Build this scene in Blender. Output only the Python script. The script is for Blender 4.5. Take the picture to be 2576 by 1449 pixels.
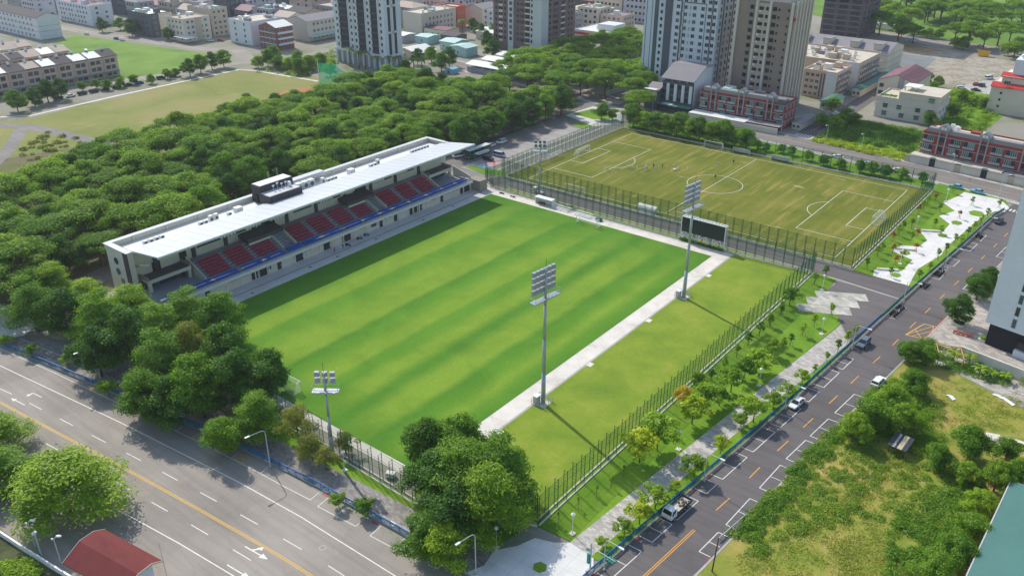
import bpy, bmesh, math, random
from mathutils import Vector, Matrix
random.seed(7)
for o in list(bpy.data.objects): bpy.data.objects.remove(o, do_unlink=True)
S = bpy.context.scene
C = S.collection
R = math.radians

# ------------------------------------------------------------------ camera
CAM = Vector((113.497, -255.35, 96.534)); YAW, PIT, ROL = -0.66410, 0.46400, 0.0022
_f = Vector((math.sin(YAW)*math.cos(PIT), math.cos(YAW)*math.cos(PIT), -math.sin(PIT)))
_r = Vector((math.cos(YAW), -math.sin(YAW), 0)); _u = _r.cross(_f)
c_, s_ = math.cos(ROL), math.sin(ROL)
_r, _u = c_*_r+s_*_u, -s_*_r+c_*_u
cd = bpy.data.cameras.new('camera'); cam = bpy.data.objects.new('camera', cd); C.objects.link(cam)
cd.sensor_width = 36; cd.lens = 2266.91/2729*36; cd.clip_start = 1; cd.clip_end = 6000
cam.matrix_world = Matrix(((_r.x, _u.x, -_f.x, CAM.x), (_r.y, _u.y, -_f.y, CAM.y), (_r.z, _u.z, -_f.z, CAM.z), (0, 0, 0, 1)))
S.camera = cam
FD = 2266.91*2576/2729
def G(x, y, z=0.0):
    "survey helper: the place on the level z that the photograph shows at (x, y) of its 2576 wide copy"
    d = _r*((x-1288)/FD) + _u*(-(y-724.5)/FD) + _f
    return CAM + d*((z-CAM.z)/d.z)

# ------------------------------------------------------------------ sky, sun, exposure
SUN_EL, SUN_AZ = R(43), math.atan2(-0.945, 0.327)
w = bpy.data.worlds.new('World'); S.world = w; w.use_nodes = True
nt = w.node_tree; nt.nodes.clear()
sk = nt.nodes.new('ShaderNodeTexSky'); sk.sky_type = 'NISHITA'; sk.sun_disc = False
sk.sun_elevation = SUN_EL; sk.sun_rotation = SUN_AZ; sk.air_density = 1.2; sk.dust_density = 1.2; sk.altitude = 50
bg = nt.nodes.new('ShaderNodeBackground'); bg.inputs[1].default_value = 0.15
wo = nt.nodes.new('ShaderNodeOutputWorld')
nt.links.new(sk.outputs[0], bg.inputs[0]); nt.links.new(bg.outputs[0], wo.inputs[0])
sl = bpy.data.lights.new('sun', 'SUN'); sl.energy = 3.3; sl.angle = R(0.6); sl.color = (1.0, 0.95, 0.86)
so = bpy.data.objects.new('sun', sl); C.objects.link(so)
so.rotation_euler = Vector((-math.sin(SUN_AZ)*math.cos(SUN_EL), -math.cos(SUN_AZ)*math.cos(SUN_EL), -math.sin(SUN_EL))).to_track_quat('-Z', 'Y').to_euler()
so.location = (-200, 60, 300)
S.render.engine = 'CYCLES'
S.view_settings.view_transform = 'Standard'; S.view_settings.look = 'None'; S.view_settings.gamma = 1
S.view_settings.exposure = 0.27
S.render.resolution_x = 1024; S.render.resolution_y = 575
S.cycles.max_bounces = 6; S.cycles.transparent_max_bounces = 10; S.cycles.volume_bounces = 0
S.cycles.caustics_reflective = False; S.cycles.caustics_refractive = False

# ------------------------------------------------------------------ materials
def srgb(r, g, b):
    return tuple(((v/255)/12.92 if v/255 <= .04045 else ((v/255+.055)/1.055)**2.4) for v in (r, g, b)) + (1,)
class NB:
    "small node builder"
    def __init__(s, name):
        s.m = bpy.data.materials.new(name); s.m.use_nodes = True; s.t = s.m.node_tree; s.t.nodes.clear()
        s.out = s.n('ShaderNodeOutputMaterial'); s.b = s.n('ShaderNodeBsdfPrincipled')
        s.l(s.b.outputs[0], s.out.inputs[0]); s._p = None
    def n(s, t, **k):
        o = s.t.nodes.new(t)
        for a, v in k.items(): setattr(o, a, v)
        return o
    def l(s, a, b): s.t.links.new(a, b)
    def pos(s):
        if s._p is None: s._p = s.n('ShaderNodeNewGeometry').outputs['Position']
        return s._p
    def scaled(s, sc, rot=0, loc=(0, 0, 0)):
        m = s.n('ShaderNodeMapping'); m.inputs['Scale'].default_value = sc; m.inputs['Rotation'].default_value = (0, 0, rot); m.inputs['Location'].default_value = loc
        s.l(s.pos(), m.inputs[0]); return m.outputs[0]
    def noise(s, scale, detail=4, vec=None, rough=.55, dist=0):
        o = s.n('ShaderNodeTexNoise'); o.inputs['Scale'].default_value = scale; o.inputs['Detail'].default_value = detail
        o.inputs['Roughness'].default_value = rough; o.inputs['Distortion'].default_value = dist
        s.l(vec if vec is not None else s.pos(), o.inputs['Vector']); return o.outputs[0]
    def ramp(s, fac, stops):
        o = s.n('ShaderNodeValToRGB'); e = o.color_ramp.elements
        while len(e) < len(stops): e.new(0.5)
        for i, (p, c) in enumerate(stops): e[i].position = p; e[i].color = c if len(c) == 4 else tuple(c)+(1,)
        s.l(fac, o.inputs[0]); return o.outputs[0]
    def mix(s, fac, a, b, mode='MIX'):
        o = s.n('ShaderNodeMix', data_type='RGBA', blend_type=mode)
        for k, v in ((0, fac), (6, a), (7, b)):
            if hasattr(v, 'is_linked') or hasattr(v, 'links'): s.l(v, o.inputs[k])
            else: o.inputs[k].default_value = v
        return o.outputs[2]
    def math(s, op, a, b=None, c=None):
        o = s.n('ShaderNodeMath', operation=op)
        for k, v in ((0, a), (1, b), (2, c)):
            if v is None: continue
            if hasattr(v, 'links'): s.l(v, o.inputs[k])
            else: o.inputs[k].default_value = v
        return o.outputs[0]
    def bump(s, h, st, dist=.05):
        o = s.n('ShaderNodeBump'); o.inputs['Strength'].default_value = st; o.inputs['Distance'].default_value = dist
        s.l(h, o.inputs['Height']); s.l(o.outputs[0], s.b.inputs['Normal'])
    def done(s, col=None, rough=.85, spec=.3, metal=0):
        if col is not None:
            if hasattr(col, 'links'): s.l(col, s.b.inputs['Base Color'])
            else: s.b.inputs['Base Color'].default_value = col
        s.b.inputs['Roughness'].default_value = rough; s.b.inputs['Specular IOR Level'].default_value = spec; s.b.inputs['Metallic'].default_value = metal
        return s.m
_M = {}
def mat(name, rgb, rough=.8, var=.12, scale=.6, spec=.3, metal=0, dirt=0):
    "plain coloured surface with broad and fine mottling"
    if name in _M: return _M[name]
    k = NB(name); c = srgb(*rgb)
    lo = tuple(v*(1-var) for v in c[:3])+(1,); hi = tuple(min(1, v*(1+var*.8)) for v in c[:3])+(1,)
    n1 = k.noise(scale, 3); n2 = k.noise(scale*9, 3)
    f = k.math('ADD', k.math('MULTIPLY', n1, .6), k.math('MULTIPLY', n2, .4))
    col = k.ramp(f, [(.32, lo), (.68, hi)])
    if dirt:
        d = k.ramp(k.noise(scale*.7, 6, k.scaled((1, 1, .25)), .7), [(.5, (0, 0, 0)), (.8, (1, 1, 1))])
        o = k.math('MULTIPLY', d, dirt); col = k.mix(o, col, tuple(v*.45 for v in c[:3])+(1,))
    _M[name] = k.done(col, rough, spec, metal); return _M[name]
def glass(name, rgb, rough=.08):
    if name in _M: return _M[name]
    k = NB(name); c = srgb(*rgb)
    g = k.n('ShaderNodeObjectInfo').outputs['Random']
    col = k.ramp(g, [(0, tuple(v*.55 for v in c[:3])+(1,)), (.6, c), (1, tuple(min(1, v*1.9) for v in c[:3])+(1,))])
    _M[name] = k.done(col, rough, .6); return _M[name]

# ------------------------------------------------------------------ mesh builder
class MB:
    def __init__(s): s.v = []; s.f = []; s.mi = []; s.cur = 0
    def add(s, vs, fs):
        o = len(s.v); s.v.extend([tuple(q) for q in vs])
        for f in fs: s.f.append(tuple(i+o for i in f)); s.mi.append(s.cur)
        return s
    def box(s, x0, x1, y0, y1, z0, z1):
        return s.add([(x0, y0, z0), (x1, y0, z0), (x1, y1, z0), (x0, y1, z0), (x0, y0, z1), (x1, y0, z1), (x1, y1, z1), (x0, y1, z1)],
                     [(0, 3, 2, 1), (4, 5, 6, 7), (0, 1, 5, 4), (1, 2, 6, 5), (2, 3, 7, 6), (3, 0, 4, 7)])
    def obox(s, c, hx, hy, z0, z1, a=0):
        ca, sa = math.cos(a), math.sin(a)
        P = [(c[0]+ca*x-sa*y, c[1]+sa*x+ca*y) for x, y in ((-hx, -hy), (hx, -hy), (hx, hy), (-hx, hy))]
        return s.prism(P, z0, z1)
    def prism(s, P, z0, z1):
        n = len(P); vs = [(q[0], q[1], z0) for q in P]+[(q[0], q[1], z1) for q in P]
        ar = sum(P[i][0]*P[(i+1) % n][1]-P[(i+1) % n][0]*P[i][1] for i in range(n))
        fs = [tuple(range(n-1, -1, -1)), tuple(range(n, 2*n))]+[(i, (i+1) % n, n+(i+1) % n, n+i) for i in range(n)]
        if ar < 0: fs = [tuple(reversed(f)) for f in fs]
        return s.add(vs, fs)
    def profx(s, P, x0, x1):
        "extrude a (y,z) outline along x"
        n = len(P); vs = [(x0, q[0], q[1]) for q in P]+[(x1, q[0], q[1]) for q in P]
        fs = [tuple(range(n-1, -1, -1)), tuple(range(n, 2*n))]+[(i, (i+1) % n, n+(i+1) % n, n+i) for i in range(n)]
        return s.add(vs, fs)
    def profy(s, P, y0, y1):
        "extrude an (x,z) outline along y"
        n = len(P); vs = [(q[0], y0, q[1]) for q in P]+[(q[0], y1, q[1]) for q in P]
        fs = [tuple(range(n)), tuple(range(2*n-1, n-1, -1))]+[((i+1) % n, i, n+i, n+(i+1) % n) for i in range(n)]
        return s.add(vs, fs)
    def cyl(s, a, b, r0, r1=None, n=8, cap=True):
        r1 = r0 if r1 is None else r1; a = Vector(a); b = Vector(b); d = (b-a)
        if d.length < 1e-6: return s
        d.normalize(); t = Vector((1, 0, 0)) if abs(d.x) < .9 else Vector((0, 1, 0)); p = d.cross(t).normalized(); q = d.cross(p)
        vs = []
        for c, r in ((a, r0), (b, r1)):
            for i in range(n): an = 2*math.pi*i/n; vs.append(c+p*(r*math.cos(an))+q*(r*math.sin(an)))
        fs = [(i, (i+1) % n, n+(i+1) % n, n+i) for i in range(n)]
        if cap: fs += [tuple(range(n-1, -1, -1)), tuple(range(n, 2*n))]
        return s.add(vs, fs)
    def tube(s, P, r, n=6):
        for a, b in zip(P, P[1:]): s.cyl(a, b, r, r, n)
        return s
    def sheet(s, P, z): return s.add([(q[0], q[1], z) for q in P], [tuple(range(len(P)))])
    def ball(s, c, rx, ry, rz, n=8, m=5):
        vs = [(c[0], c[1], c[2]-rz)]; fs = []
        for j in range(1, m):
            t = math.pi*j/m-math.pi/2
            for i in range(n): an = 2*math.pi*i/n; vs.append((c[0]+rx*math.cos(t)*math.cos(an), c[1]+ry*math.cos(t)*math.sin(an), c[2]+rz*math.sin(t)))
        vs.append((c[0], c[1], c[2]+rz)); L = len(vs)-1
        for i in range(n):
            k = (i+1) % n; fs.append((0, 1+k, 1+i)); fs.append((L, L-n+i, L-n+k))
            for j in range(m-2): fs.append((1+j*n+i, 1+j*n+k, 1+(j+1)*n+k, 1+(j+1)*n+i))
        return s.add(vs, fs)
    def mesh(s, name, mats, smooth=False):
        me = bpy.data.meshes.new(name); me.from_pydata(s.v, [], s.f)
        for m in (mats if isinstance(mats, (list, tuple)) else [mats]): me.materials.append(m)
        if isinstance(mats, (list, tuple)) and len(mats) > 1: me.polygons.foreach_set('material_index', s.mi)
        if smooth: me.polygons.foreach_set('use_smooth', [True]*len(me.polygons))
        me.update(); return me
    def build(s, name, mats, parent=None, smooth=False, loc=None, rz=0):
        return ob(name, s.mesh(name, mats, smooth), parent, loc, rz)
def ob(name, me, parent=None, loc=None, rz=0):
    o = bpy.data.objects.new(name, me); C.objects.link(o); o.parent = parent
    if loc is not None: o.location = loc
    if rz: o.rotation_euler = (0, 0, rz)
    return o
def tag(o, label, cat, group=None):
    o['label'] = label; o['category'] = cat
    if group: o['group'] = group
    return o
def thing(name, label, cat, loc=(0, 0, 0), rz=0, group=None):
    o = ob(name, None, None, loc, rz); o.empty_display_size = .3; return tag(o, label, cat, group)
def struct(name, mb, m, smooth=False): o = mb.build(name, m, None, smooth); o['kind'] = 'structure'; return o
def stuff(o): o['kind'] = 'stuff'; return o
KIDS = {}
def copy_tree(o, parent=None, loc=None, rz=None, label=None, group=None, scale=None):
    c = o.copy(); C.objects.link(c); c.parent = parent
    if loc is not None: c.location = loc
    if rz is not None: c.rotation_euler = (0, 0, rz)
    if scale is not None: c.scale = scale if hasattr(scale, '__len__') else (scale,)*3
    if label: c['label'] = label
    if group: c['group'] = group
    for ch in KIDS.get(o.name, None) or o.children: copy_tree(ch, c)
    return c
class Kit:
    "first call hands out the prototype itself, later calls copies"
    def __init__(s, proto): s.p = proto; s.used = False; KIDS[proto.name] = list(proto.children)
    def put(s, loc, rz=0, label=None, group=None, scale=None):
        if not s.used:
            s.used = True; o = s.p; o.location = loc; o.rotation_euler = (0, 0, rz)
            if label: o['label'] = label
            if group: o['group'] = group
            if scale is not None: o.scale = scale if hasattr(scale, '__len__') else (scale,)*3
            return o
        return copy_tree(s.p, None, loc, rz, label, group, scale)
def lerp(a, b, t): return a+(b-a)*t
def along(P, d):
    "point and heading at distance d on a polyline"
    for a, b in zip(P, P[1:]):
        L = math.hypot(b[0]-a[0], b[1]-a[1])
        if d <= L or b is P[-1]: t = d/L; return (lerp(a[0], b[0], t), lerp(a[1], b[1], t)), math.atan2(b[1]-a[1], b[0]-a[0])
        d -= L
def plen(P): return sum(math.hypot(b[0]-a[0], b[1]-a[1]) for a, b in zip(P, P[1:]))
def offs(P, d):
    "polyline shifted sideways (left positive)"
    out = []
    for i, q in enumerate(P):
        a = P[max(0, i-1)]; b = P[min(len(P)-1, i+1)]; L = math.hypot(b[0]-a[0], b[1]-a[1])
        out.append((q[0]-(b[1]-a[1])/L*d, q[1]+(b[0]-a[0])/L*d))
    return out
ORD = ['first', 'second', 'third', 'fourth', 'fifth', 'sixth', 'seventh', 'eighth', 'ninth', 'tenth', 'eleventh', 'twelfth', 'thirteenth', 'fourteenth', 'fifteenth', 'sixteenth', 'seventeenth', 'eighteenth', 'nineteenth', 'twentieth']
def nth(i):
    if i < 20: return ORD[i]
    t = ['twenty', 'thirty', 'forty', 'fifty', 'sixty'][(i+1)//10-2]; r = (i+1) % 10
    return (t[:-1]+'ieth') if r == 0 else t+'-'+ORD[r-1]
# ================================================================== GROUND, ROADS, PITCHES
def turf(name, stops, scale=.05, stripe=None, fine=1.2, dry=None, rough=.95):
    k = NB(name); f = k.noise(scale, 5, None, .6, .4); g = k.noise(fine, 4)
    h = k.math('ADD', k.math('MULTIPLY', f, .75), k.math('MULTIPLY', g, .25))
    col = k.ramp(h, stops)
    if dry:
        d = k.ramp(k.noise(dry[1], 6, None, .65, .8), [(dry[2], (0, 0, 0)), (dry[2]+.16, (1, 1, 1))]); col = k.mix(k.math('MULTIPLY', d, dry[3]), col, dry[0])
    k.bump(k.noise(6, 3), .35, .08)
    return k.done(col, rough, .1)
def asphalt(name, rgb, dirt=.25, track=0):
    k = NB(name); c = srgb(*rgb)
    a = k.noise(.06, 6, None, .65, .3); b = k.noise(14, 2)
    f = k.math('ADD', k.math('MULTIPLY', a, .7), k.math('MULTIPLY', b, .3))
    col = k.ramp(f, [(.3, tuple(v*.78 for v in c[:3])), (.52, c), (.75, tuple(v*1.2 for v in c[:3]))])
    st = k.ramp(k.noise(.22, 6, None, .72, 1.2), [(.56, (0, 0, 0)), (.78, (1, 1, 1))])
    col = k.mix(k.math('MULTIPLY', st, dirt), col, tuple(v*.55 for v in c[:3])+(1,))
    tr = k.ramp(k.noise(1., 4, k.scaled((.035, .75, 1), track), .6), [(.42, (1, 1, 1)), (.62, (.84, .83, .82))]); col = k.mix(.8, col, tr, 'MULTIPLY')
    pt = k.n('ShaderNodeTexVoronoi'); pt.inputs['Scale'].default_value = .11; k.l(k.pos(), pt.inputs['Vector']); col = k.mix(.5, col, k.ramp(pt.outputs['Color'], [(.2, (.9, .9, .9)), (.8, (1.07, 1.06, 1.05))]), 'MULTIPLY')
    ck = k.n('ShaderNodeTexVoronoi', feature='DISTANCE_TO_EDGE'); ck.inputs['Scale'].default_value = .16; k.l(k.mix(.12, k.pos(), k.n('ShaderNodeTexNoise').outputs[1]), ck.inputs['Vector']); col = k.mix(.16, col, k.ramp(ck.outputs['Distance'], [(.004, (.62, .6, .58)), (.012, (1, 1, 1))]), 'MULTIPLY')
    k.bump(k.noise(30, 2), .25, .02)
    return k.done(col, .88, .25)
def concrete(name, rgb, stain=.35, joint=0, rot=0):
    k = NB(name); c = srgb(*rgb)
    col = k.ramp(k.noise(.25, 6, None, .65), [(.3, tuple(v*.86 for v in c[:3])), (.7, tuple(min(1, v*1.08) for v in c[:3]))])
    st = k.ramp(k.noise(.16, 7, None, .72, .6), [(.52, (0, 0, 0)), (.74, (1, 1, 1))])
    col = k.mix(k.math('MULTIPLY', st, stain), col, tuple(a*b for a, b in zip(c[:3], (.42, .38, .33)))+(1,))
    if joint:
        br = k.n('ShaderNodeTexBrick'); br.offset = .0; br.inputs['Scale'].default_value = 1
        br.inputs['Brick Width'].default_value = joint; br.inputs['Row Height'].default_value = joint; br.inputs['Mortar Size'].default_value = .03*joint/2
        br.inputs['Color1'].default_value = br.inputs['Color2'].default_value = (1, 1, 1, 1); br.inputs['Mortar'].default_value = (.8, .79, .78, 1)
        k.l(k.scaled((1, 1, 1), rot), br.inputs['Vector']); col = k.mix(1., col, br.outputs[0], 'MULTIPLY')
    return k.done(col, .85, .25)
def pavers(name, rgb, bw=.6, rh=.3, rot=0):
    k = NB(name); c = srgb(*rgb)
    br = k.n('ShaderNodeTexBrick'); br.inputs['Scale'].default_value = 1; br.inputs['Brick Width'].default_value = bw; br.inputs['Row Height'].default_value = rh
    br.inputs['Mortar Size'].default_value = .02; br.inputs['Color1'].default_value = tuple(v*.75 for v in c[:3])+(1,); br.inputs['Color2'].default_value = tuple(min(1, v*1.2) for v in c[:3])+(1,)
    br.inputs['Mortar'].default_value = tuple(v*.5 for v in c[:3])+(1,)
    k.l(k.scaled((1, 1, 1), rot), br.inputs['Vector'])
    st = k.ramp(k.noise(.18, 6, None, .7, .6), [(.48, (1, 1, 1)), (.75, (.62, .6, .58))])
    return k.done(k.mix(1., br.outputs[0], st, 'MULTIPLY'), .85, .3)

M_city = turf('city_ground', [(.3, srgb(140, 136, 124)), (.5, srgb(150, 146, 134)), (.62, srgb(112, 122, 72)), (.75, srgb(120, 118, 104))], .03)
M_asph = asphalt('sunbleached_asphalt', (158, 150, 140), .3, R(-6))
M_dark = asphalt('new_dark_asphalt', (108, 103, 102), .35, R(-85))
M_mid = asphalt('grey_asphalt', (134, 129, 124), .35)
M_conc = concrete('pale_concrete', (220, 212, 200), .62)
M_apron = concrete('apron_concrete', (196, 193, 188), .2, 2.4)
M_plaza = concrete('white_plaza_concrete', (224, 221, 216), .3, 3.0)
M_kerb = concrete('kerb_concrete', (176, 173, 167), .3)
M_pav = pavers('grey_pavers', (154, 148, 142), .8, .4, R(12))
M_pav2 = pavers('light_grey_pavers', (188, 182, 174), .9, .45, R(5))
M_lawn = turf('park_lawn', [(.3, srgb(84, 120, 34)), (.5, srgb(110, 146, 42)), (.7, srgb(138, 162, 56))], .09)
M_field = turf('dry_meadow', [(.3, srgb(108, 124, 58)), (.48, srgb(136, 138, 80)), (.62, srgb(150, 142, 94)), (.75, srgb(122, 134, 64))], .022, dry=(srgb(186, 166, 120), .03, .58, .5))
M_glot = turf('bright_meadow', [(.3, srgb(92, 124, 54)), (.5, srgb(114, 144, 64)), (.7, srgb(136, 158, 80))], .04)
M_floor = turf('forest_floor', [(.3, srgb(84, 80, 60)), (.5, srgb(118, 110, 84)), (.66, srgb(92, 110, 48)), (.8, srgb(150, 140, 110))], .06)
M_weed = turf('weedy_ground', [(.3, srgb(92, 116, 42)), (.46, srgb(130, 140, 56)), (.6, srgb(158, 148, 76)), (.76, srgb(112, 130, 46))], .1, dry=(srgb(182, 154, 100), .07, .47, .85))
M_verge = turf('tired_verge', [(.3, srgb(102, 130, 44)), (.5, srgb(124, 145, 48)), (.7, srgb(148, 155, 64))], .12)
M_gravel = turf('rubble_gravel', [(.34, srgb(120, 112, 98)), (.46, srgb(176, 168, 152)), (.56, srgb(140, 130, 112)), (.68, srgb(200, 190, 172))], .12, fine=.9)
M_soil = asphalt('bare_soil', (168, 132, 92), .3)
M_clay = asphalt('red_clay', (190, 120, 84), .15)
M_wht = mat('white_road_paint', (226, 224, 216), .7, .14, 1.5)
M_yel = mat('yellow_road_paint', (222, 174, 74), .7, .14, 1.5)
M_ora = mat('orange_road_paint', (230, 162, 56), .7, .12, 1.5)
M_redp = mat('red_kerb_paint', (188, 60, 62), .7, .2, 1.5)
M_bluep = mat('blue_bay_paint', (150, 180, 214), .7, .15, 1.0)
M_pinkp = mat('pink_bay_paint', (226, 150, 160), .7, .15, 1.0)

# main pitch: soft mower bands along y, lush edges, with the stand's shade painted in along the west one
k = NB('main_pitch_turf')
sx = k.n('ShaderNodeSeparateXYZ'); k.l(k.pos(), sx.inputs[0])
wob = k.noise(.045, 3, None, .5); wob2 = k.noise(.16, 4)
xx = k.math('ADD', sx.outputs[0], k.math('ADD', k.math('MULTIPLY_ADD', wob, 2.2, -1.1), k.math('MULTIPLY_ADD', wob2, 1.0, -.5)))
tt = k.math('DIVIDE', k.math('ADD', xx, 53.5), 80.)
gd, gm, gl = srgb(84, 130, 42), srgb(94, 138, 44), srgb(120, 150, 52)
us = [(-53, gd), (-48, gd), (-44, gm), (-41, gl), (-37, gl), (-35.5, gm), (-33, gm), (-27, gl), (-21, gl), (-19.5, gd), (-16, gm), (-12, gl), (-9, gl), (-7.5, gm), (-5, gm), (-2, gl), (0, gl), (2.5, gd), (4, gd), (7, gl), (11.5, gl), (13.5, gd), (17, gm), (20, gl), (22.5, gm), (25.5, gd)]
col = k.ramp(tt, [((u+53.5)/80, c) for u, c in us])
ends = k.math('MAXIMUM', k.ramp(k.math('ADD', k.math('DIVIDE', sx.outputs[1], 100.), k.math('MULTIPLY_ADD', wob, .16, 1.62)), [(.0, (1, 1, 1)), (.10, (0, 0, 0))]),
              k.ramp(k.math('ADD', k.math('DIVIDE', sx.outputs[1], 100.), k.math('MULTIPLY_ADD', wob, .3, 1.36)), [(.72, (0, 0, 0)), (.93, (1, 1, 1))]))
col = k.mix(k.math('MULTIPLY', ends, .75), col, srgb(82, 128, 42))
blot = k.ramp(k.noise(.09, 5, None, .6, .6), [(.35, (.82, .88, .8)), (.6, (1.05, 1.03, 1.0))])
col = k.mix(1., col, blot, 'MULTIPLY')
col = k.mix(.55, col, k.ramp(k.noise(1.6, 6, None, .7), [(.3, (.72, .8, .66)), (.7, (1.25, 1.16, 1.15))]), 'MULTIPLY')
col = k.mix(.35, col, k.ramp(k.noise(.35, 6, k.scaled((1, .35, 1)), .7), [(.3, (.8, .86, .75)), (.7, (1.18, 1.1, 1.1))]), 'MULTIPLY')
k.bump(k.noise(7, 3), .4, .06)
M_pitch = k.done(col, .95, .1)
# training pitch: olive artificial turf with faint roll lines and worn sandy streaks
k = NB('training_pitch_turf')
col = k.ramp(k.noise(.06, 5, None, .6), [(.3, srgb(92, 104, 34)), (.5, srgb(110, 116, 44)), (.72, srgb(132, 128, 60))])
sv = k.scaled((.55, .05, 1), R(18)); dr = k.ramp(k.noise(1., 5, sv, .6), [(.53, (0, 0, 0)), (.68, (1, 1, 1))])
col = k.mix(k.math('MULTIPLY', dr, .5), col, srgb(172, 152, 88))
dr2 = k.ramp(k.noise(1., 4, k.scaled((.06, .28, 1), R(-20), (9, 3, 0)), .6), [(.66, (0, 0, 0)), (.74, (1, 1, 1))])
col = k.mix(k.math('MULTIPLY', dr2, .7), col, srgb(196, 176, 128))
wv = k.n('ShaderNodeTexWave'); wv.bands_direction = 'X'; wv.inputs['Scale'].default_value = .09; wv.inputs['Distortion'].default_value = 1.5; k.l(k.pos(), wv.inputs[0])
col = k.mix(.25, col, k.ramp(wv.outputs[0], [(.2, (.8, .85, .75)), (.8, (1.1, 1.1, 1.1))]), 'MULTIPLY')
k.bump(k.noise(7, 3), .3, .05)
M_train = k.done(col, .95, .1)

def patch(name, P, z, m): return struct(name, MB().sheet([(q[0], q[1]) for q in P], z), m)
def strip(name, A, B, z, m):
    mb = MB(); mb.add([(q[0], q[1], z) for q in A]+[(q[0], q[1], z) for q in B], [(i, i+1, len(A)+i+1, len(A)+i) for i in range(len(A)-1)]); return struct(name, mb, m)
def line(parent, P, wd, z, m, name='road_line'):
    A, B = offs(P, wd/2), offs(P, -wd/2); mb = MB()
    mb.add([(q[0], q[1], z) for q in A]+[(q[0], q[1], z) for q in B], [(len(A)+i, len(A)+i+1, i+1, i) for i in range(len(A)-1)])
    return mb.build(name, m, parent)
patch('ground', [(-2500, -700), (2500, -700), (2500, 3500), (-2500, 3500)], -.03, M_city)
patch('forest_ground', [(-262, -206), (-84, -206), (-84, -165), (-88, -54), (-84, 66), (-110, 72), (-196, 40), (-262, -40)], -.012, M_floor)
patch('dry_playing_field', [(-330, -230), (-262, -106), (-274.5, 6), (-216, 24), (-190, 8), (-200, -80), (-208, -112), (-240, -230)], -.008, M_field)
patch('bright_green_lot', [tuple(G(*q)[:2]) for q in ((130, 112), (190, 88), (540, 138), (490, 170), (330, 200), (270, 196))], -.010, M_glot)
patch('clay_infield', [tuple(G(*q)[:2]) for q in ((665, 250), (720, 228), (790, 218), (800, 230), (700, 262))], -.003, M_clay)
# park paths on the far left
fp = [G(0, 295), G(75, 292), G(300, 240), G(600, 176), G(640, 178), G(800, 205)]
strip('field_path', offs(fp, .9), offs(fp, -.9), 0, M_conc)
pl = [G(-20, 315), G(60, 318), G(150, 335), G(250, 360), G(300, 380)]
strip('park_lane', offs(pl, 3.2), offs(pl, -3.2), .002, M_mid)
pl2 = [G(55, 322), G(40, 350), G(10, 390), G(-30, 425)]
strip('park_side_lane', offs(pl2, 2.6), offs(pl2, -2.6), .006, M_mid)
lr = [G(-60, 268), G(0, 262), G(300, 205), G(470, 182), G(640, 152), G(840, 196), G(1000, 215)]
strip('field_road', offs(lr, 4.2), offs(lr, -4.2), -.004, M_asph)
lr2 = [G(640, 160), G(600, 128), G(520, 125), G(220, 82), G(60, 55)]
strip('lot_road', offs(lr2, 4.5), offs(lr2, -4.5), -.002, M_asph)
# forest road and clearings
fr = [(-84, -196), (-92, -178), (-96, -150), (-96, 30), (-92, 66)]
strip('forest_road', offs(fr, 4), offs(fr, -4), -.004, M_mid)
fr3 = [G(40, 600), G(120, 545), G(240, 520), G(340, 560)]
strip('forest_lane', offs(fr3, 3.), offs(fr3, -3.), -.002, M_mid)
# ------------------------------------------------ main road along the south
BF = [(-130, -205), (-77.4, -196.9), (-49.7, -192.9), (-25.7, -189.4), (-5, -186.6), (15.3, -184.9), (34.5, -184.1), (48.6, -184.2), (60, -184.5)]
YL = [(-130, -217), (-54.1, -206.9), (-16.8, -202.7), (4.8, -200.6), (23.3, -199.1), (31.2, -198.7), (60, -198)]
RS = [(-130, -238), (-60, -228), (-16.7, -223.2), (-9.5, -222.7), (-1.4, -221.7), (6, -220.6), (60, -214)]
main_road = strip('main_road', RS, [(q[0], q[1]) for q in [(-130, -205), (-60, -194.4), (-16.7, -188.2), (-9.5, -187.2), (-1.4, -186.2), (6, -185.6), (60, -184.5)]], .0, M_asph)
WN = [(-130, -209.5), (-68.4, -200.6), (-29.3, -195.7), (3.6, -192.3), (19.5, -191.3), (40.6, -190.9), (60, -190.6)]
WS = [(-130, -224), (-39.8, -213.4), (-26.3, -212), (-5, -208.9), (8.8, -207.2), (21.7, -206), (60, -203)]
PK = [(-100, -200.6), (-56.4, -194.8), (-21, -190.9), (-9.6, -189.7), (3.1, -188.6), (10.3, -188.2)]
for d in (.16, -.16): line(main_road, offs(YL, d), .15, .008, M_yel, 'centre_line')
line(main_road, WN, .18, .008, M_wht, 'edge_line'); line(main_road, WS, .18, .008, M_wht, 'edge_line')
DN = [((a[0]+b[0])/2, (a[1]+b[1])/2) for a, b in zip(offs(YL, 3.5), offs(YL, 3.5))]
for P0, s0 in ((offs(YL, 2.95), 1.0), (offs(YL, -3.1), 6.0)):
    L = plen(P0); d = s0
    while d < L-5:
        a, _ = along(P0, d); b, _ = along(P0, d+4.2); line(main_road, [a, b], .15, .008, M_wht, 'lane_dash'); d += 10.1
line(main_road, PK, .12, .008, M_wht, 'bay_line')
def nearest_y(P, x):
    for a, b in zip(P, P[1:]):
        if a[0] <= x <= b[0]: return lerp(a[1], b[1], (x-a[0])/(b[0]-a[0]))
    return P[-1][1]
def bays(x0, n, step, box=True):
    for i in range(n):
        x = x0+i*step
        line(main_road, [(x, nearest_y(PK, x)), (x-.35, nearest_y(BF, x)-.75)], .11, .009, M_wht, 'bay_divider')
bays(-56, 9, 7.6)
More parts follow.
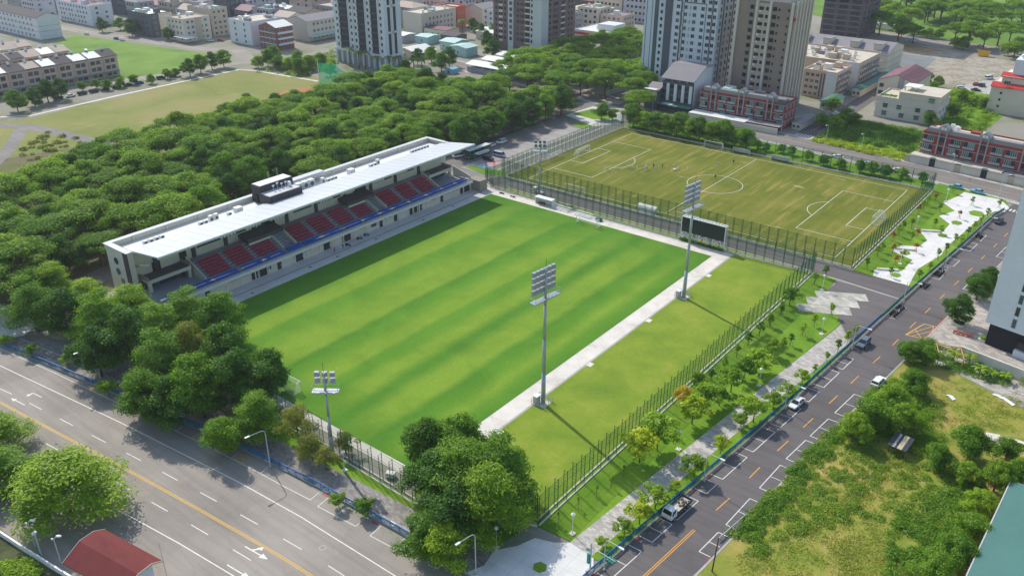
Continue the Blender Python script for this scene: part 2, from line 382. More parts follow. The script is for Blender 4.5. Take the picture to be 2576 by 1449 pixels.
for i, xa in enumerate((-45.5, -37.6, -25.7, -13.8, -2.2)):     # yellow crossed keep-clear boxes
    xb = xa+2.6; q = [(xa, nearest_y(PK, xa)+.1), (xb, nearest_y(PK, xb)+.1), (xb-.2, nearest_y(BF, xb)-.8), (xa-.2, nearest_y(BF, xa)-.8)]
    for a, b in ((0, 1), (1, 2), (2, 3), (3, 0), (0, 2), (1, 3)): line(main_road, [q[a], q[b]], .12, .010+.001*a, M_yel, 'keep_clear_line')
for xa, xb in ((19.2, 28), (31.2, 41.5)):
    for q in ([(10.3, -188.2), (17.2, -187.6)],) if xa == 19.2 else (): line(main_road, q, .12, .008, M_wht, 'bay_line')
    ya, yb = -187.9+.05*(xa-19), -187.7+.05*(xb-19)
    for q in ([(xa, ya+2.6), (xa+.25, ya), (xb, yb), (xb-.25, yb+2.6)], [(lerp(xa, xb, .5), lerp(ya, yb, .5)), (lerp(xa, xb, .5)-.1, lerp(ya, yb, .5)+2.6)]): 
        for a, b in zip(q, q[1:]): line(main_road, [a, b], .12, .008+.001*(a is q[1]), M_wht, 'bay_line')
line(main_road, [(17.2, -187.6), (16.9, -185.4)], .12, .009, M_wht, 'bay_divider')
for xa in (17.6, 29.2, 43): line(main_road, [(xa, nearest_y(BF, xa)-.5), (xa+1.6, nearest_y(BF, xa+1.6)-.45)], .3, .008, M_redp, 'red_kerb_mark')
def arrow(p, a, kind, parent, s=1.0):
    mb = MB(); ca, sa = math.cos(a), math.sin(a)
    def T(P): mb.add([(p[0]+s*(ca*x-sa*y), p[1]+s*(sa*x+ca*y), .011) for x, y in P], [tuple(range(len(P)))])
    if kind in 'sb': T([(-2.6, -.1), (1.0, -.1), (1.0, .1), (-2.6, .1)]); T([(1.0, -.5), (2.6, 0), (1.0, .5)])
    if kind == 'b': T([(-1.2, .1), (-.7, .1), (-.2, .75), (-.5, .75)]); T([(-.8, .75), (.35, .75), (.05, 1.5)])
    if kind == 't': T([(-2.2, -.1), (1, -.1), (1.2, .1), (-2.2, .1)]); T([(.8, .1), (1.3, .1), (1.3, .8), (.9, .8)]); T([(.5, .8), (1.7, .8), (1.1, 1.6)])
    return mb.build('lane_arrow', M_wht, parent)
arrow(G(45, 1010), R(187), 's', main_road, .9); arrow(G(90, 992), R(187), 't', main_road, .9)
arrow(G(600, 1437), R(5), 's', main_road, 1.0); arrow(G(645, 1390), R(5), 'b', main_road, 1.0)
mc = MB(); c0 = G(812, 1377); mc.add([(c0.x+r*math.cos(t), c0.y+r*math.sin(t), .009) for r in (.42, .6) for t in [i*math.pi/10 for i in range(20)]], [(i, (i+1) % 20, 20+(i+1) % 20, 20+i) for i in range(20)]).build('manhole_ring', M_kerb, main_road)
# kerb + pavement north of the main road
pvS = offs(BF, .35); pvN = [(-130, -196), (-77, -189), (-49, -185), (-25, -182.3), (-5, -180.6), (15, -179.6), (34, -178.4), (49, -177.4), (60, -177)]
pave = strip('south_pavement', pvS, pvN, .12, M_pav)
strip('south_kerb', offs(BF, .1), offs(BF, .45), .13, M_kerb); strip('south_kerb_face', offs(BF, .1), offs(BF, -.0), .07, M_kerb)
PWL = [(-77, -192.6), (-49.7, -189.0), (-25.7, -186.6), (3, -185.3+.6), (16.1, -183.9), (31.4, -182.8), (48, -182.4)]
line(pave, PWL, .28, .126, M_kerb, 'pavement_band')
mb0 = MB()
d = 2.0; i = 0
while d < plen(PWL)-2:
    (x, y), a = along(PWL, d)
    for j, (ex, ey, hx, hy) in enumerate(((0, -.32, .5, .08), (0, .32, .5, .08), (-.42, 0, .08, .4), (.42, 0, .08, .4))):
        pass
    fr_ = MB(); 
    for ex, ey, hx, hy in ((0, -.42, .55, .1), (0, .42, .55, .1), (-.45, 0, .1, .32), (.45, 0, .1, .32)):
        fr_.obox((x+.0+ex*math.cos(a)-(ey+.55)*math.sin(a)*-1*-1, y+ex*math.sin(a)+(ey-.55)*math.cos(a)), hx, hy, .127, .15, a)
    fr_.build('tree_grate', M_wht if i % 3 else M_kerb, pave); d += 4.9; i += 1
patch('fence_foot_lawn', [(-8, -180.9), (15, -179.7), (34, -178.5), (49, -177.3), (50, -171), (30.5, -176.9), (12, -176.6), (-8, -175.6)], .124, M_lawn)
patch('west_plaza', [tuple(G(*q)[:2]) for q in ((-60, 800), (0, 765), (45, 790), (110, 808), (60, 845), (0, 855), (-60, 850))], .126, M_plaza)
patch('stand_back_path', [(-84, -176), (-66, -176), (-66, -167.8), (-84, -167.8)], .02, M_pav2)
# ------------------------------------------------ main stadium ground
struct('stadium_concrete', MB().box(-61, 30.6, -173.2, -49.5, -.02, .03), M_conc)
struct('stand_apron', MB().box(-60, -52.9, -170, -49.6, .0, .034), M_apron)
main_pitch = patch('main_pitch', [(-52.9, -171.0), (25.6, -171.0), (25.6, -54.2), (-52.9, -54.0)], .045, M_pitch)
patch('training_verge', [(30.0, -176.6), (50.6, -168.4), (50.6, -49.4), (30.0, -49.4)], .042, M_verge)
for q in ((29.6, 30.05),): struct('drain_channel', MB().box(q[0], q[1], -172, -50, .0, .05), M_kerb)
for yv in (-66, -97, -122, -153): struct('drain_cover', MB().box(29.9, 31.1, yv-.8, yv+.8, .0, .056), M_conc)
struct('apron_drain', MB().box(-56.6, -56.3, -168, -54, .0, .037), mat('drain_slot', (96, 94, 92)))
for i, yv in enumerate((-157, -146, -127, -118, -103, -84, -70)): struct('apron_manhole', MB().cyl((-55.2+.6*(i % 2), yv, 0), (-55.2+.6*(i % 2), yv, .042), .42, n=12), mat('drain_slot', (96, 94, 92)))
patch('north_verge', [(-52, -49.6), (51, -49.6), (51, -46.4), (-52, -46.4)], .038, M_verge)
cross = patch('cross_lane', [(-62, -46.5), (51.5, -46.5), (58, -46.6), (75.2, -48.5), (75.6, -40), (59, -39.6), (-62, -37.4)], .036, M_dark)
patch('entrance_yard', [(58.4, -48.2), (75, -48.6), (73.4, -67), (71.6, -78), (66.4, -70), (57.8, -55)], .040, M_dark)
line(cross, [(51.5, -46.9), (58, -47.4), (66, -48.2), (75, -48.9)], .5, .05, M_kerb, 'drain_band')
struct('lane_kerb', MB().box(-60, 58, -37.9, -37.4, 0, .16), M_conc)
struct('lane_kerb_south', MB().box(-52, 51, -46.5, -46.25, 0, .14), M_conc)
# ------------------------------------------------ training pitch
train = patch('training_pitch', [(-60, -37.5), (58.6, -37.5), (58.6, 38.8), (-60, 38.8)], .05, M_train)
Lh, Wh = 52.5, 34.0; zt = .062
def rect(x0, x1, y0, y1, nm):
    for i, (a, b) in enumerate((((x0, y0), (x1, y0)), ((x1, y0), (x1, y1)), ((x1, y1), (x0, y1)), ((x0, y1), (x0, y0)))): line(train, [a, b], .16, zt+.001*i, M_wht, nm)
rect(-Lh, Lh, -Wh, Wh, 'touch_line'); line(train, [(0, -Wh), (0, Wh)], .16, zt, M_wht, 'halfway_line')
line(train, [(9.15*math.cos(t), 9.15*math.sin(t)) for t in [i*2*math.pi/48 for i in range(49)]], .16, zt+.002, M_wht, 'centre_circle')
for s in (-1, 1):
    for dx, hy, nm in ((16.5, 20.16, 'penalty_line'), (5.5, 9.16, 'goal_area_line')):
        q = [(s*Lh, hy), (s*(Lh-dx), hy), (s*(Lh-dx), -hy), (s*Lh, -hy)]
        for i, (a, b) in enumerate(zip(q, q[1:])): line(train, [a, b], .16, zt+.003+.001*i, M_wht, nm)
    line(train, [(s*(Lh-11-9.15*math.cos(t)), 9.15*math.sin(t)) for t in [R(-53)+i*R(106)/14 for i in range(15)]], .16, zt, M_wht, 'penalty_arc')
# ------------------------------------------------ parking west of the training pitch and the far street
patch('car_park', [(-90, -52), (-61, -50), (-60.6, 40), (-62, 52), (-74, 60), (-90, 62)], .0, M_mid)
patch('car_park_bays', [(-78.5, -40), (-70.5, -40), (-70.5, 27), (-78.5, 27)], .006, asphalt('light_asphalt', (164, 158, 152), .2))
lot = bpy.data.objects['car_park']
line(lot, [(-70.3, -40), (-70.3, 30)], .25, .012, M_wht, 'bay_line'); line(lot, [(-66.5, -36), (-66.5, 34), (-70, 40)], .3, .012, M_wht, 'bay_line')
for i in range(9): line(lot, [(-78, -34+7.2*i), (-70.5, -34+7.2*i)], .12, .012, M_wht, 'bay_divider')
patch('parking_bay_pink', [G(1217, 412), G(1240, 404), G(1262, 410), G(1240, 418)], .016, M_pinkp)
patch('parking_bay_blue', [G(1196, 420), G(1217, 412), G(1240, 418), G(1222, 427)], .014, M_bluep)
patch('parking_island', [G(1168, 420), G(1200, 418), G(1290, 435), G(1270, 442), G(1215, 438)], .03, M_lawn)
patch('parking_triangle', [(-89, 40), (-70, 33), (-64, 44), (-72, 58), (-88, 60)], .02, concrete('pale_kerb_paving', (206, 202, 194), .2))
for P in ([(-88, 44), (-76, 42), (-70, 48), (-76, 56), (-86, 56)], [(-80, 30), (-74, 28), (-70, 33), (-78, 36)]): patch('parking_green', P, .03, M_lawn)
FS = [(-200, 88), (-110, 76), (-60, 68.5), (0, 64.5), (48, 57.5), (90, 50), (200, 34)]
far_street = strip('far_street', offs(FS, -6), offs(FS, 6), .004, M_mid)
line(far_street, FS, .16, .012, M_ora, 'centre_line')
strip('far_pavement', offs(FS, -6), offs(FS, -9), .05, M_pav2); strip('far_pavement_north', offs(FS, 6), offs(FS, 8), .05, M_pav2)
patch('north_lawn_strip', [(-60, 40), (58.5, 40), (58.5, 46), (46, 49), (0, 55.6), (-55, 59.5), (-60, 58)], .02, M_lawn)
for i in range(9): line(far_street, [(-90+1.15*i, 70.6-.15*i), (-90.6+1.15*i, 77.4-.15*i)], .5, .014, M_wht, 'crossing_stripe')
bs = [(2.0, 70), (3.4, 114), (2.6, 150), (1.6, 190), (0, 204)]
side_street = strip('side_street', offs(bs, -3.8), offs(bs, 3.8), .008, M_dark)
line(side_street, [(2.2, 82), (2.8, 100)], .2, .016, M_yel, 'centre_line'); line(side_street, [(5.0, 82), (5.6, 100)], .15, .016, M_wht, 'edge_line')
for i in range(7): line(side_street, [(-.9+1.1*i, 71), (-1+1.1*i, 76)], .5, .018, M_wht, 'crossing_stripe')
# ------------------------------------------------ east side: lawn, paver path, white plaza, road
RF = [(62.4, -196), (63.9, -172), (66, -149.6), (67.8, -130.1), (69.9, -106.9), (71.7, -81.5), (74.7, -43.1), (77.9, -4.2), (80.4, 30), (82.4, 38), (84.6, 60)]
patch('east_lawn', [(50.6, -169), (57.6, -168.5), (61.3, -127.8), (63.6, -102.9), (66.5, -72), (66.4, -70), (57.8, -55), (57.5, -47.6), (51.6, -46.6), (50.8, -50)], .052, M_lawn)
PPL = [(57.4, -170), (58.8, -154.7), (61.3, -127.8), (63.6, -102.9), (66.8, -71)]
PPR = [(61.8, -169.6), (62.9, -157), (64.5, -139), (66.9, -114), (71.2, -78)]
strip('paver_path', PPR, PPL, .06, M_pav2)
strip('roadside_verge', [(64.3, -169), (66.2, -149.6), (68.0, -130.1), (70.0, -106.9), (71.7, -81.5)], [(61.8, -169.6), (62.9, -157), (64.5, -139), (66.9, -114), (71.2, -78)], .058, M_lawn)
E_lawn = [(59, -39.4), (74.6, -39.8), (79.2, 30), (82.2, 37), (80, 44), (58.8, 48)]
patch('northeast_lawn', E_lawn, .052, M_lawn)
plaza = patch('white_plaza', [(73.3, -39.7), (64.3, -39.4), (63.4, -35.5), (69.4, -31.8), (69.6, -22.6), (63.3, -19.7), (64.4, -14.1), (68.5, -12.1), (69, -5.7), (65.3, .1), (71, 3.4), (71, 11.2), (66.8, 16), (69.5, 23.8), (64.8, 28.9), (67, 38.2), (67.7, 43.6), (78.4, 43.4), (81.6, 38.5), (82.3, 36.8), (81.9, 32), (79.6, 31.4), (77.6, 26), (74.5, -8), (74.9, -14), (72.3, -28)], .066, M_plaza)
for x, y, r in ((68.9, -35.2, 1.3), (66.6, -19, 1.5), (71.6, .6, 1.4), (72.4, 13.5, 1.6), (75.3, 25.5, 2.3)):
    struct('planting_island', MB().prism([(x+r*math.cos(t), y+1.25*r*math.sin(t)) for t in [i*math.pi/3 for i in range(6)]], .0, .10), M_lawn)
for x, y, a in ((66.2, -33.6, .5), (66, -16.8, .4), (68.2, 1.6, .5)): 
    tag(MB().obox((x, y), 2.7, .35, .06, .5, a).build('seat_wall', M_conc), {-33.6: 'low concrete seat wall on the white plaza nearest the asphalt entrance', -16.8: 'middle of the three low concrete seat walls on the white plaza', 1.6: 'low concrete seat wall on the white plaza farthest from the entrance'}[y], 'seat wall')
ramp = [[(55.4, -57.3), (66.2, -51.5), (68.2, -55), (57.4, -60.8)], [(54.9, -61.9), (65.7, -56.5), (67.6, -59.9), (56.8, -65.4)], [(54.3, -66.9), (65.4, -61.2), (67.4, -64.8), (56.4, -70.5)]]
for i, q in enumerate(ramp): struct('slab_paving', MB().prism(q, .0, .075+.004*i), pavers('buff_slabs', (186, 182, 170), 2.2, 1.1, R(27)))
corner = patch('corner_plaza', [(48.8, -183.8), (50, -181), (49.2, -177.6), (51.5, -174.5), (52.6, -171.4), (55.6, -170.4), (57.6, -168.8), (62.4, -169.4), (63.8, -171.5), (62.6, -184.3)], .132, M_plaza)
struct('planting_island', MB().prism([(G(1358, 1428).x+1.15*math.cos(t), G(1358, 1428).y+1.15*math.sin(t)) for t in [i*math.pi/3 for i in range(6)]], .1, .2), M_lawn)
RE = [(73.9, -196), (75.3, -170), (76.3, -163), (77.4, -149.2), (78.4, -126.7), (80.6, -104), (83.5, -72.2), (85, -54.7), (88.3, -16), (91.5, 20), (93.5, 52)]
right_road = strip('east_road', RE[:2]+RE[3:], [RF[0], RF[1], RF[2], RF[3], RF[4], RF[5], (73.8, -54.7), (76.9, -16), (79.7, 20), (84, 52)], .012, M_dark)
strip('east_kerb', [(q[0]+.0, q[1]) for q in RF[1:9]], [(q[0]+.35, q[1]) for q in RF[1:9]], .11, M_kerb)
strip('east_kerb_far', [(q[0]-.05, q[1]) for q in RE], [(q[0]+.3, q[1]) for q in RE], .07, M_kerb)
CL = [(70.0, -172), (71.7, -153.9), (72.8, -143.2), (73.6, -130), (75.3, -113), (77, -94.7), (79.1, -73.1), (80.6, -53.2), (81.8, -38.4), (83.4, -19.9), (85.2, 3), (87.2, 30), (88, 45)]
for d in (.17, -.17): line(right_road, [q for q in offs(CL[:2], d)], .14, .02, M_ora, 'centre_line')
for a, b in ((-147.5, -143.2), (-136.2, -132.2), (-125.8, -121.6), (-115.8, -111.6), (-104.8, -100.8), (-94.7, -90.7), (-83.6, -79.8), (-73.1, -69.5), (-62.4, -58.7), (-52.6, -49), (-42.5, -39), (-32, -28.4), (-21.5, -17.8), (-10.5, -7), (.5, 4), (11, 14.5), (22, 25.5)):
    def onx(y):
        for p_, q_ in zip(CL, CL[1:]):
            if p_[1] <= y <= q_[1]: return lerp(p_[0], q_[0], (y-p_[1])/(q_[1]-p_[1]))
    line(right_road, [(onx(a), a), (onx(b), b)], .17, .02, M_ora, 'centre_dash')
def rfx(y, P=RF):
    for p_, q_ in zip(P, P[1:]):
        if p_[1] <= y <= q_[1]: return lerp(p_[0], q_[0], (y-p_[1])/(q_[1]-p_[1]))
    return P[-1][0]
LB = [(-171.5, -163.4), (-160.6, -155), (-153.6, -147.2), (-144.6, -141.2), (-139.4, -131), (-128.8, -120.5), (-118.4, -110), (-106.6, -101.8), (-99.6, -92), (-90.2, -84.6), (-79.6, -76.5), (-31, -27.5), (-20, -15), (-6.5, .2), (2.6, 8.6), (19.5, 24)]
LBP = [(63.6, -172)]+[(rfx(y), y) for y in range(-170, 41, 10)]
for a, b in LB:
    xa, xb = rfx(a), rfx(b); q = [(xa+.5, a), (xa+2.75, a), (xb+2.75, b), (xb+.5, b)]
    for i, (u_, v_) in enumerate(zip(q, q[1:])): line(right_road, [u_, v_], .14, .02+.001*i, M_wht, 'bay_line')
    if b-a > 5: line(right_road, [(lerp(xa, xb, .5)+.5, (a+b)/2), (lerp(xa, xb, .5)+2.7, (a+b)/2)], .12, .020, M_wht, 'bay_divider')
    line(right_road, [(xa+.42, a-1.3), (xa+.42, a-.15)], .25, .021, M_redp, 'red_kerb_mark')
for i in range(6): line(right_road, [(rfx(-26+1.2*i)+.6, -26+1.2*i-.2), (rfx(-26+1.2*i)+2.5, -26+1.2*i)], .1, .020, M_wht, 'scooter_bay_line')
for i in range(7): line(right_road, [(rfx(-60+1.2*i)+.6, -60+1.2*i-.2), (rfx(-60+1.2*i)+2.5, -60+1.2*i)], .1, .020, M_wht, 'scooter_bay_line')
line(right_road, [(rfx(-74)+.42, -74), (rfx(-66)+.42, -66)], .25, .021, M_redp, 'red_kerb_mark')
RB_ = [(-157.8, -152), (-149.6, -141.2), (-137.6, -129.4), (-127, -119.4), (-117.6, -110), (-107.2, -98.2), (-33, -24), (-6, 3)]
for a, b in RB_:
    xa, xb = rfx(a, RE), rfx(b, RE); q = [(xa-.25, a), (xa-2.2, a), (xb-2.2, b), (xb-.25, b)]
    for i, (u_, v_) in enumerate(zip(q, q[1:])): line(right_road, [u_, v_], .14, .02+.001*i, M_wht, 'bay_line')
    line(right_road, [(lerp(xa, xb, .5)-.25, (a+b)/2), (lerp(xa, xb, .5)-2.2, (a+b)/2)], .12, .020, M_wht, 'bay_divider')
    line(right_road, [(xa-.2, a-1.7), (xa-.2, a-.2)], .22, .021, M_redp, 'red_kerb_mark')
line(right_road, [(75.2, -176), (76.9, -158)], .25, .021, M_redp, 'red_kerb_mark'); line(right_road, [(rfx(-71, RE)-.2, -71), (rfx(-52, RE)-.2, -52)], .25, .021, M_redp, 'red_kerb_mark')
yb = [G(2325, 815), G(2420, 838), G(2383, 865), G(2278, 842)]     # yellow keep-clear grid before the garage
for i in range(4): line(right_road, [tuple(yb[i][:2]), tuple(yb[(i+1) % 4][:2])], .22, .022+.001*i, M_yel, 'keep_clear_line')
for t in (.25, .5, .75):
    for a, b in ((lerp(yb[0], yb[1], t), lerp(yb[3], yb[2], max(0, t-.35))), (lerp(yb[0], yb[1], t), lerp(yb[3], yb[2], min(1, t+.35)))): line(right_road, [tuple(a[:2]), tuple(b[:2])], .14, .027+.001*t, M_yel, 'keep_clear_line')
line(right_road, [tuple(lerp(yb[0], yb[3], .5)[:2]), tuple(lerp(yb[3], yb[2], .38)[:2])], .14, .029, M_yel, 'keep_clear_line')
for i in range(8): line(right_road, [(83.6+1.1*i, 42.4-.15*i), (84.4+1.1*i, 47.2-.15*i)], .5, .02, M_wht, 'crossing_stripe')
for i in range(5): line(right_road, [(82.8+1.0*i, 34.2-.1*i), (83.1+1.0*i, 36.4-.1*i)], .5, .02, M_wht, 'crossing_stripe')
# east lots
patch('weed_lot', [(RE[0][0]+.3, -196), (75.6, -170), (77.7, -149.2), (78.7, -126.7), (80.9, -104), (83.6, -75.5), (92, -76.5), (130, -92), (130, -196)], .03, M_weed)
patch('forecourt', [(83.7, -75.4), (85.3, -54.7), (88.6, -16), (91.8, 20), (94, 50), (130, 40), (130, -91), (92.1, -76.4)], .032, pavers('forecourt_pavers', (178, 170, 160), 1.2, .6, R(8)))
for i in range(9): line(bpy.data.objects['forecourt'], [(88.2+.95*i, -71.6-.15*i), (88.9+.95*i, -66.8-.15*i)], .42, .038, mat('worn_stripe', (206, 202, 196)), 'ramp_stripe')
patch('rubble_lot', [(-50, 306), (-29, 302), (46, 280), (46, 215), (10, 196), (0, 200), (-10, 216)], .0, M_gravel)
patch('dug_soil', [(-46, 304), (-26, 300), (4, 290), (-6, 276), (-34, 282)], .006, M_soil)
patch('gravel_dark', [(-22, 268), (4, 264), (6, 236), (-6, 232), (-20, 240)], .008, asphalt('dark_gravel', (130, 134, 134), .4))
patch('service_yard', [(30, 200), (58, 296), (80, 296), (80, 160), (40, 165)], .004, M_pav2)
NR = [(-140, 380), (-58, 322), (40, 306), (120, 296)]
strip('northeast_road', offs(NR, -11), offs(NR, 11), .01, M_asph)
patch('northeast_park', [(-160, 405), (-58, 336), (130, 308), (220, 700), (-200, 900)], .006, turf('far_park_grass', [(.3, srgb(84, 122, 46)), (.6, srgb(116, 146, 66)), (.8, srgb(140, 146, 84))], .03))
patch('straw_lot', [(47, 78), (47, 104), (100, 100), (100, 68)], .03, turf('straw', [(.3, srgb(190, 160, 96)), (.7, srgb(222, 190, 122))], .3))
patch('rough_garden', [(6.4, 74), (6.8, 112), (46, 110), (44, 66)], .02, M_lawn)
patch('back_garden', [(24, 150), (30, 196), (60, 190), (56, 116), (40, 114)], .02, M_lawn)
patch('canal_bed', [(-60, -229), (-16, -224), (6, -221), (12, -232), (-10, -260), (-60, -260)], .004, turf('canal_bank', [(.3, srgb(56, 58, 50)), (.6, srgb(96, 104, 66)), (.75, srgb(90, 130, 44))], .2))
# ================================================================== GRANDSTAND
M_cream = mat('cream_render', (206, 200, 186), .85, .06, .3, dirt=.18)
M_fasc = mat('pale_fascia', (216, 213, 204), .8, .05, .3, dirt=.15)
M_deck = mat('grey_terrace_concrete', (150, 154, 164), .85, .1, .5)
M_roofw = mat('white_metal_roof', (190, 195, 198), .5, .06, .08, .35, dirt=.12)
M_copg = mat('grey_coping', (196, 198, 200), .6, .05, .2)
M_charc = mat('charcoal_cladding', (70, 68, 72), .6, .1, .5)
M_dkg = mat('dark_grey_membrane', (84, 84, 88), .85, .12, .4)
M_door = mat('dark_door', (52, 52, 54), .6, .1, .5)
M_shade = mat('dim_interior', (60, 58, 56), .9, .2, .5)  # dark tone painted in for the unlit space behind the stand's openings
M_red = mat('red_seat_plastic', (168, 66, 86), .5, .12, 1.2)
M_blue = mat('blue_seat_plastic', (44, 100, 190), .5, .12, 1.2)
M_glz = glass('stand_glazing', (62, 86, 88))
M_unit = mat('white_unit_paint', (224, 224, 220), .6, .08, 1)
M_fan = mat('grey_fan_grille', (98, 100, 102), .7, .2, 3)
M_taupe = mat('taupe_tile', (150, 140, 128), .8, .08, .6)
M_lamp = mat('lamp_housing', (210, 212, 214), .4, .1, 1)
st = thing('grandstand', 'long cream grandstand with white roof and red and blue seats', 'grandstand', (0, 0, 0))
YA, YB = -166.2, -54.6
b = MB()                                                        # ground floor carcase with a recessed front
b.box(-80, -60.6, YA, YB, 0, 2.55); b.build('ground_floor_wall', M_cream, st)
fb = MB().box(-60.62, -59.7, YA+.0, YB+.0, 2.5, 3.25); fb.build('front_fascia', M_fasc, st)
MB().box(-72.6, -60.62, YA+.4, YB-.4, 2.56, 3.05).build('front_deck', M_deck, st)
MB().box(-60.66, -60.3, YA+.4, YB-.4, 3.25, 3.6).build('deck_upstand', M_deck, st)
for i in range(1, 26):                                          # panel ribs on the ground floor front
    y = YA+i*(YB-YA)/26; MB().box(-60.6, -60.42, y-.14, y+.14, 0, 2.5).build('pilaster', M_fasc, st)
def front(kind, y, wd=1.2):
    if kind == 'door':
        d = MB().box(-60.6, -60.5, y-wd/2, y+wd/2, 0, 2.15).build('door', M_door, st); MB().box(-60.5, -60.46, y+wd/2-.25, y+wd/2-.12, .9, 1.2).build('handle', M_copg, d)
    elif kind == 'open':
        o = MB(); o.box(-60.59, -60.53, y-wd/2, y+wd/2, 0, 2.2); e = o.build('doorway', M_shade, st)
        [MB().box(-60.6, -60.4, yy, yy+.12, 0, 2.3).build('frame', M_fasc, e) for yy in (y-wd/2-.12, y+wd/2)]
    elif kind == 'slot': MB().box(-60.6, -60.5, y-1.4, y+1.4, 1.95, 2.25).build('slot_window', M_door, st)
    else: 
        wn = MB().box(-60.6, -60.5, y-wd/2, y+wd/2, 1.1, 1.95).build('window', M_glz, st); MB().box(-60.52, -60.47, y-.05, y+.05, 1.1, 1.95).build('mullion', M_door, wn)
for y in (-154.6, -132.8, -95.7, -83.1, -69.2): front('door', y)
for y, wd in ((-140.6, 1.9), (-126.3, 2.8), (-116.5, 2.2), (-89.5, 1.7), (-59.6, 1.6), (-78.7, .7)): front('door', y, wd)
for y, wd in ((-138, 2.4), (-109.3, 3.2), (-80.9, 2.1), (-57.2, 2.8)): front('open', y, wd)
for y in (-162.7, -158.1, -147.2, -143.7, -123.3, -102.8, -92.9, -77, -72.6, -66.4, -62.8): front('slot', y)
for y, wd in ((-135.9, 1.0), (-98.4, 2.4)): front('window', y, wd)
# raked terrace
steps = MB(); NR_, T0, Z0, TR, RI = 7, -64.0, 3.05, .96, .44
P = [(T0, Z0)]
for i in range(NR_): P += [(T0-i*TR, Z0+(i+1)*RI), (T0-(i+1)*TR, Z0+(i+1)*RI)]
P += [(T0-NR_*TR-1.6, Z0+NR_*RI), (T0-NR_*TR-1.6, Z0)]
VOM = [(-128.6, -124.0), (-94.0, -89.9)]
for a, c in ((-152.2, VOM[0][0]), (VOM[0][1], VOM[1][0]), (VOM[1][1], -67.2)):
    steps = MB(); steps.profy([(x, z) for x, z in P][::-1], a, c); steps.build('seating_terrace', M_deck, st)
BL = [(-151.0, -144.6), (-143.2, -137.4), (-136.0, -129.8), (-123.2, -117.6), (-116.0, -109.8), (-108.2, -102.4), (-100.8, -95.2), (-88.9, -83.0), (-81.2, -75.6), (-74.0, -68.2)]
def seats(rows, a, c, m, nm):
    mb = MB(); n = int((c-a)/.52)
    for x, z in rows:
        for j in range(n):
            y = a+.26+(c-a-.52)*j/max(1, n-1)
            mb.box(x-.42, x, y-.245, y+.245, z+.34, z+.42); mb.box(x-.48, x-.40, y-.245, y+.245, z+.38, z+.80); mb.box(x-.36, x-.3, y-.05, y+.05, z, z+.34)
    stuff(mb.build(nm, m, st))
for a, c in BL: seats([(T0-i*TR-.22, Z0+(i+1)*RI) for i in range(6)], a, c, M_red, 'red_seat_block')
BB = [(-164.6, -157.8), (-156.8, -152.0), (-151.2, -144.4), (-143, -137.2), (-135.9, -129.8), (-128.4, -124.2), (-123.3, -117.6), (-116, -109.8), (-108.2, -102.4), (-100.8, -95.2), (-93.9, -90.2), (-88.9, -83), (-81.2, -75.6), (-74, -68), (-67, -61.6), (-60.6, -55.8)]
for a, c in BB: seats([(-61.0, 3.06), (-62.1, 3.3)], a, c, M_blue, 'blue_seat_block')
MB().box(-62.9, -61.7, YA+.5, YB-.5, 3.05, 3.3).build('front_row_step', M_deck, st)
# vomitories: stairs between sloping rails, dark landing hood above
for a, c in VOM:
    sb = MB()
    for i in range(8): sb.box(-64.2-i*.72, -64.2-(i+1)*.72, a+.5, c-.5, 3.0, 3.05+.36*(i+.3))
    sb.build('stair_flight', M_deck, st)
    for y in (a+.2, c-.2):
        rl = MB(); rl.profy([(-63.8, 3.05), (-63.8, 4.0), (-70.6, 7.2), (-70.6, 3.05)][::-1], y-.16, y+.16); rl.build('stair_wall', M_cream, st)
        MB().cyl((-63.7, y, 4.25), (-70.6, y, 7.5), .05, n=6).build('handrail', M_copg, st)
    hd = MB(); hd.profy([(-68.2, 6.3), (-68.2, 7.3), (-72.4, 7.9), (-72.4, 6.9)][::-1], a-7.5 if a < -110 else a-7.2, c-.6); hd.build('landing_hood', M_dkg, st)
    MB().box(-68.6, -68.25, (a-7.3 if a < -110 else a-7.0), a-.2, 5.6, 7.25).build('landing_parapet', M_cream, st)
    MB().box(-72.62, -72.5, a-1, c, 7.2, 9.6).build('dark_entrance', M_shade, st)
# side wings: dark-topped boxes with glass rooms under them
for a, c, nm in ((-164.8, -153.2, 1), (-66.2, -55.6, 0)):
    MB().box(-73.2, -68.4, a, c, 5.35, 6.2).build('wing_fascia', M_cream, st)
    MB().box(-73.0, -68.7, a+.3, c-.3, 6.2, 6.28).build('wing_roof', M_dkg, st)
    [MB().box(-73.2, -68.4, q0, q1, 6.2, 7.0).build('wing_parapet', M_taupe, st) for q0, q1 in ((a-.05, a+.3), (c-.3, c+.05))]
    for y in (a+.45, c-.45): MB().box(-69.3, -68.5, y-.4, y+.4, 3.05, 5.35).build('wing_column', M_cream, st)
    for i in range(6): 
        y0 = a+1.2+i*(c-a-2.4)/6; gl = MB().box(-71.3, -71.2, y0+.08, y0+(c-a-2.4)/6-.08, 3.05, 5.3).build('glass_panel', M_glz, st)
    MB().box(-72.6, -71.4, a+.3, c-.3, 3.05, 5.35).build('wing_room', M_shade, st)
for y in (-152.4, -66.9):
    rl = MB(); rl.profy([(-63.8, 3.05), (-63.8, 3.9), (-71.5, 7.5), (-71.5, 3.05)][::-1], y-.18, y+.18); rl.build('stair_wall', M_cream, st)
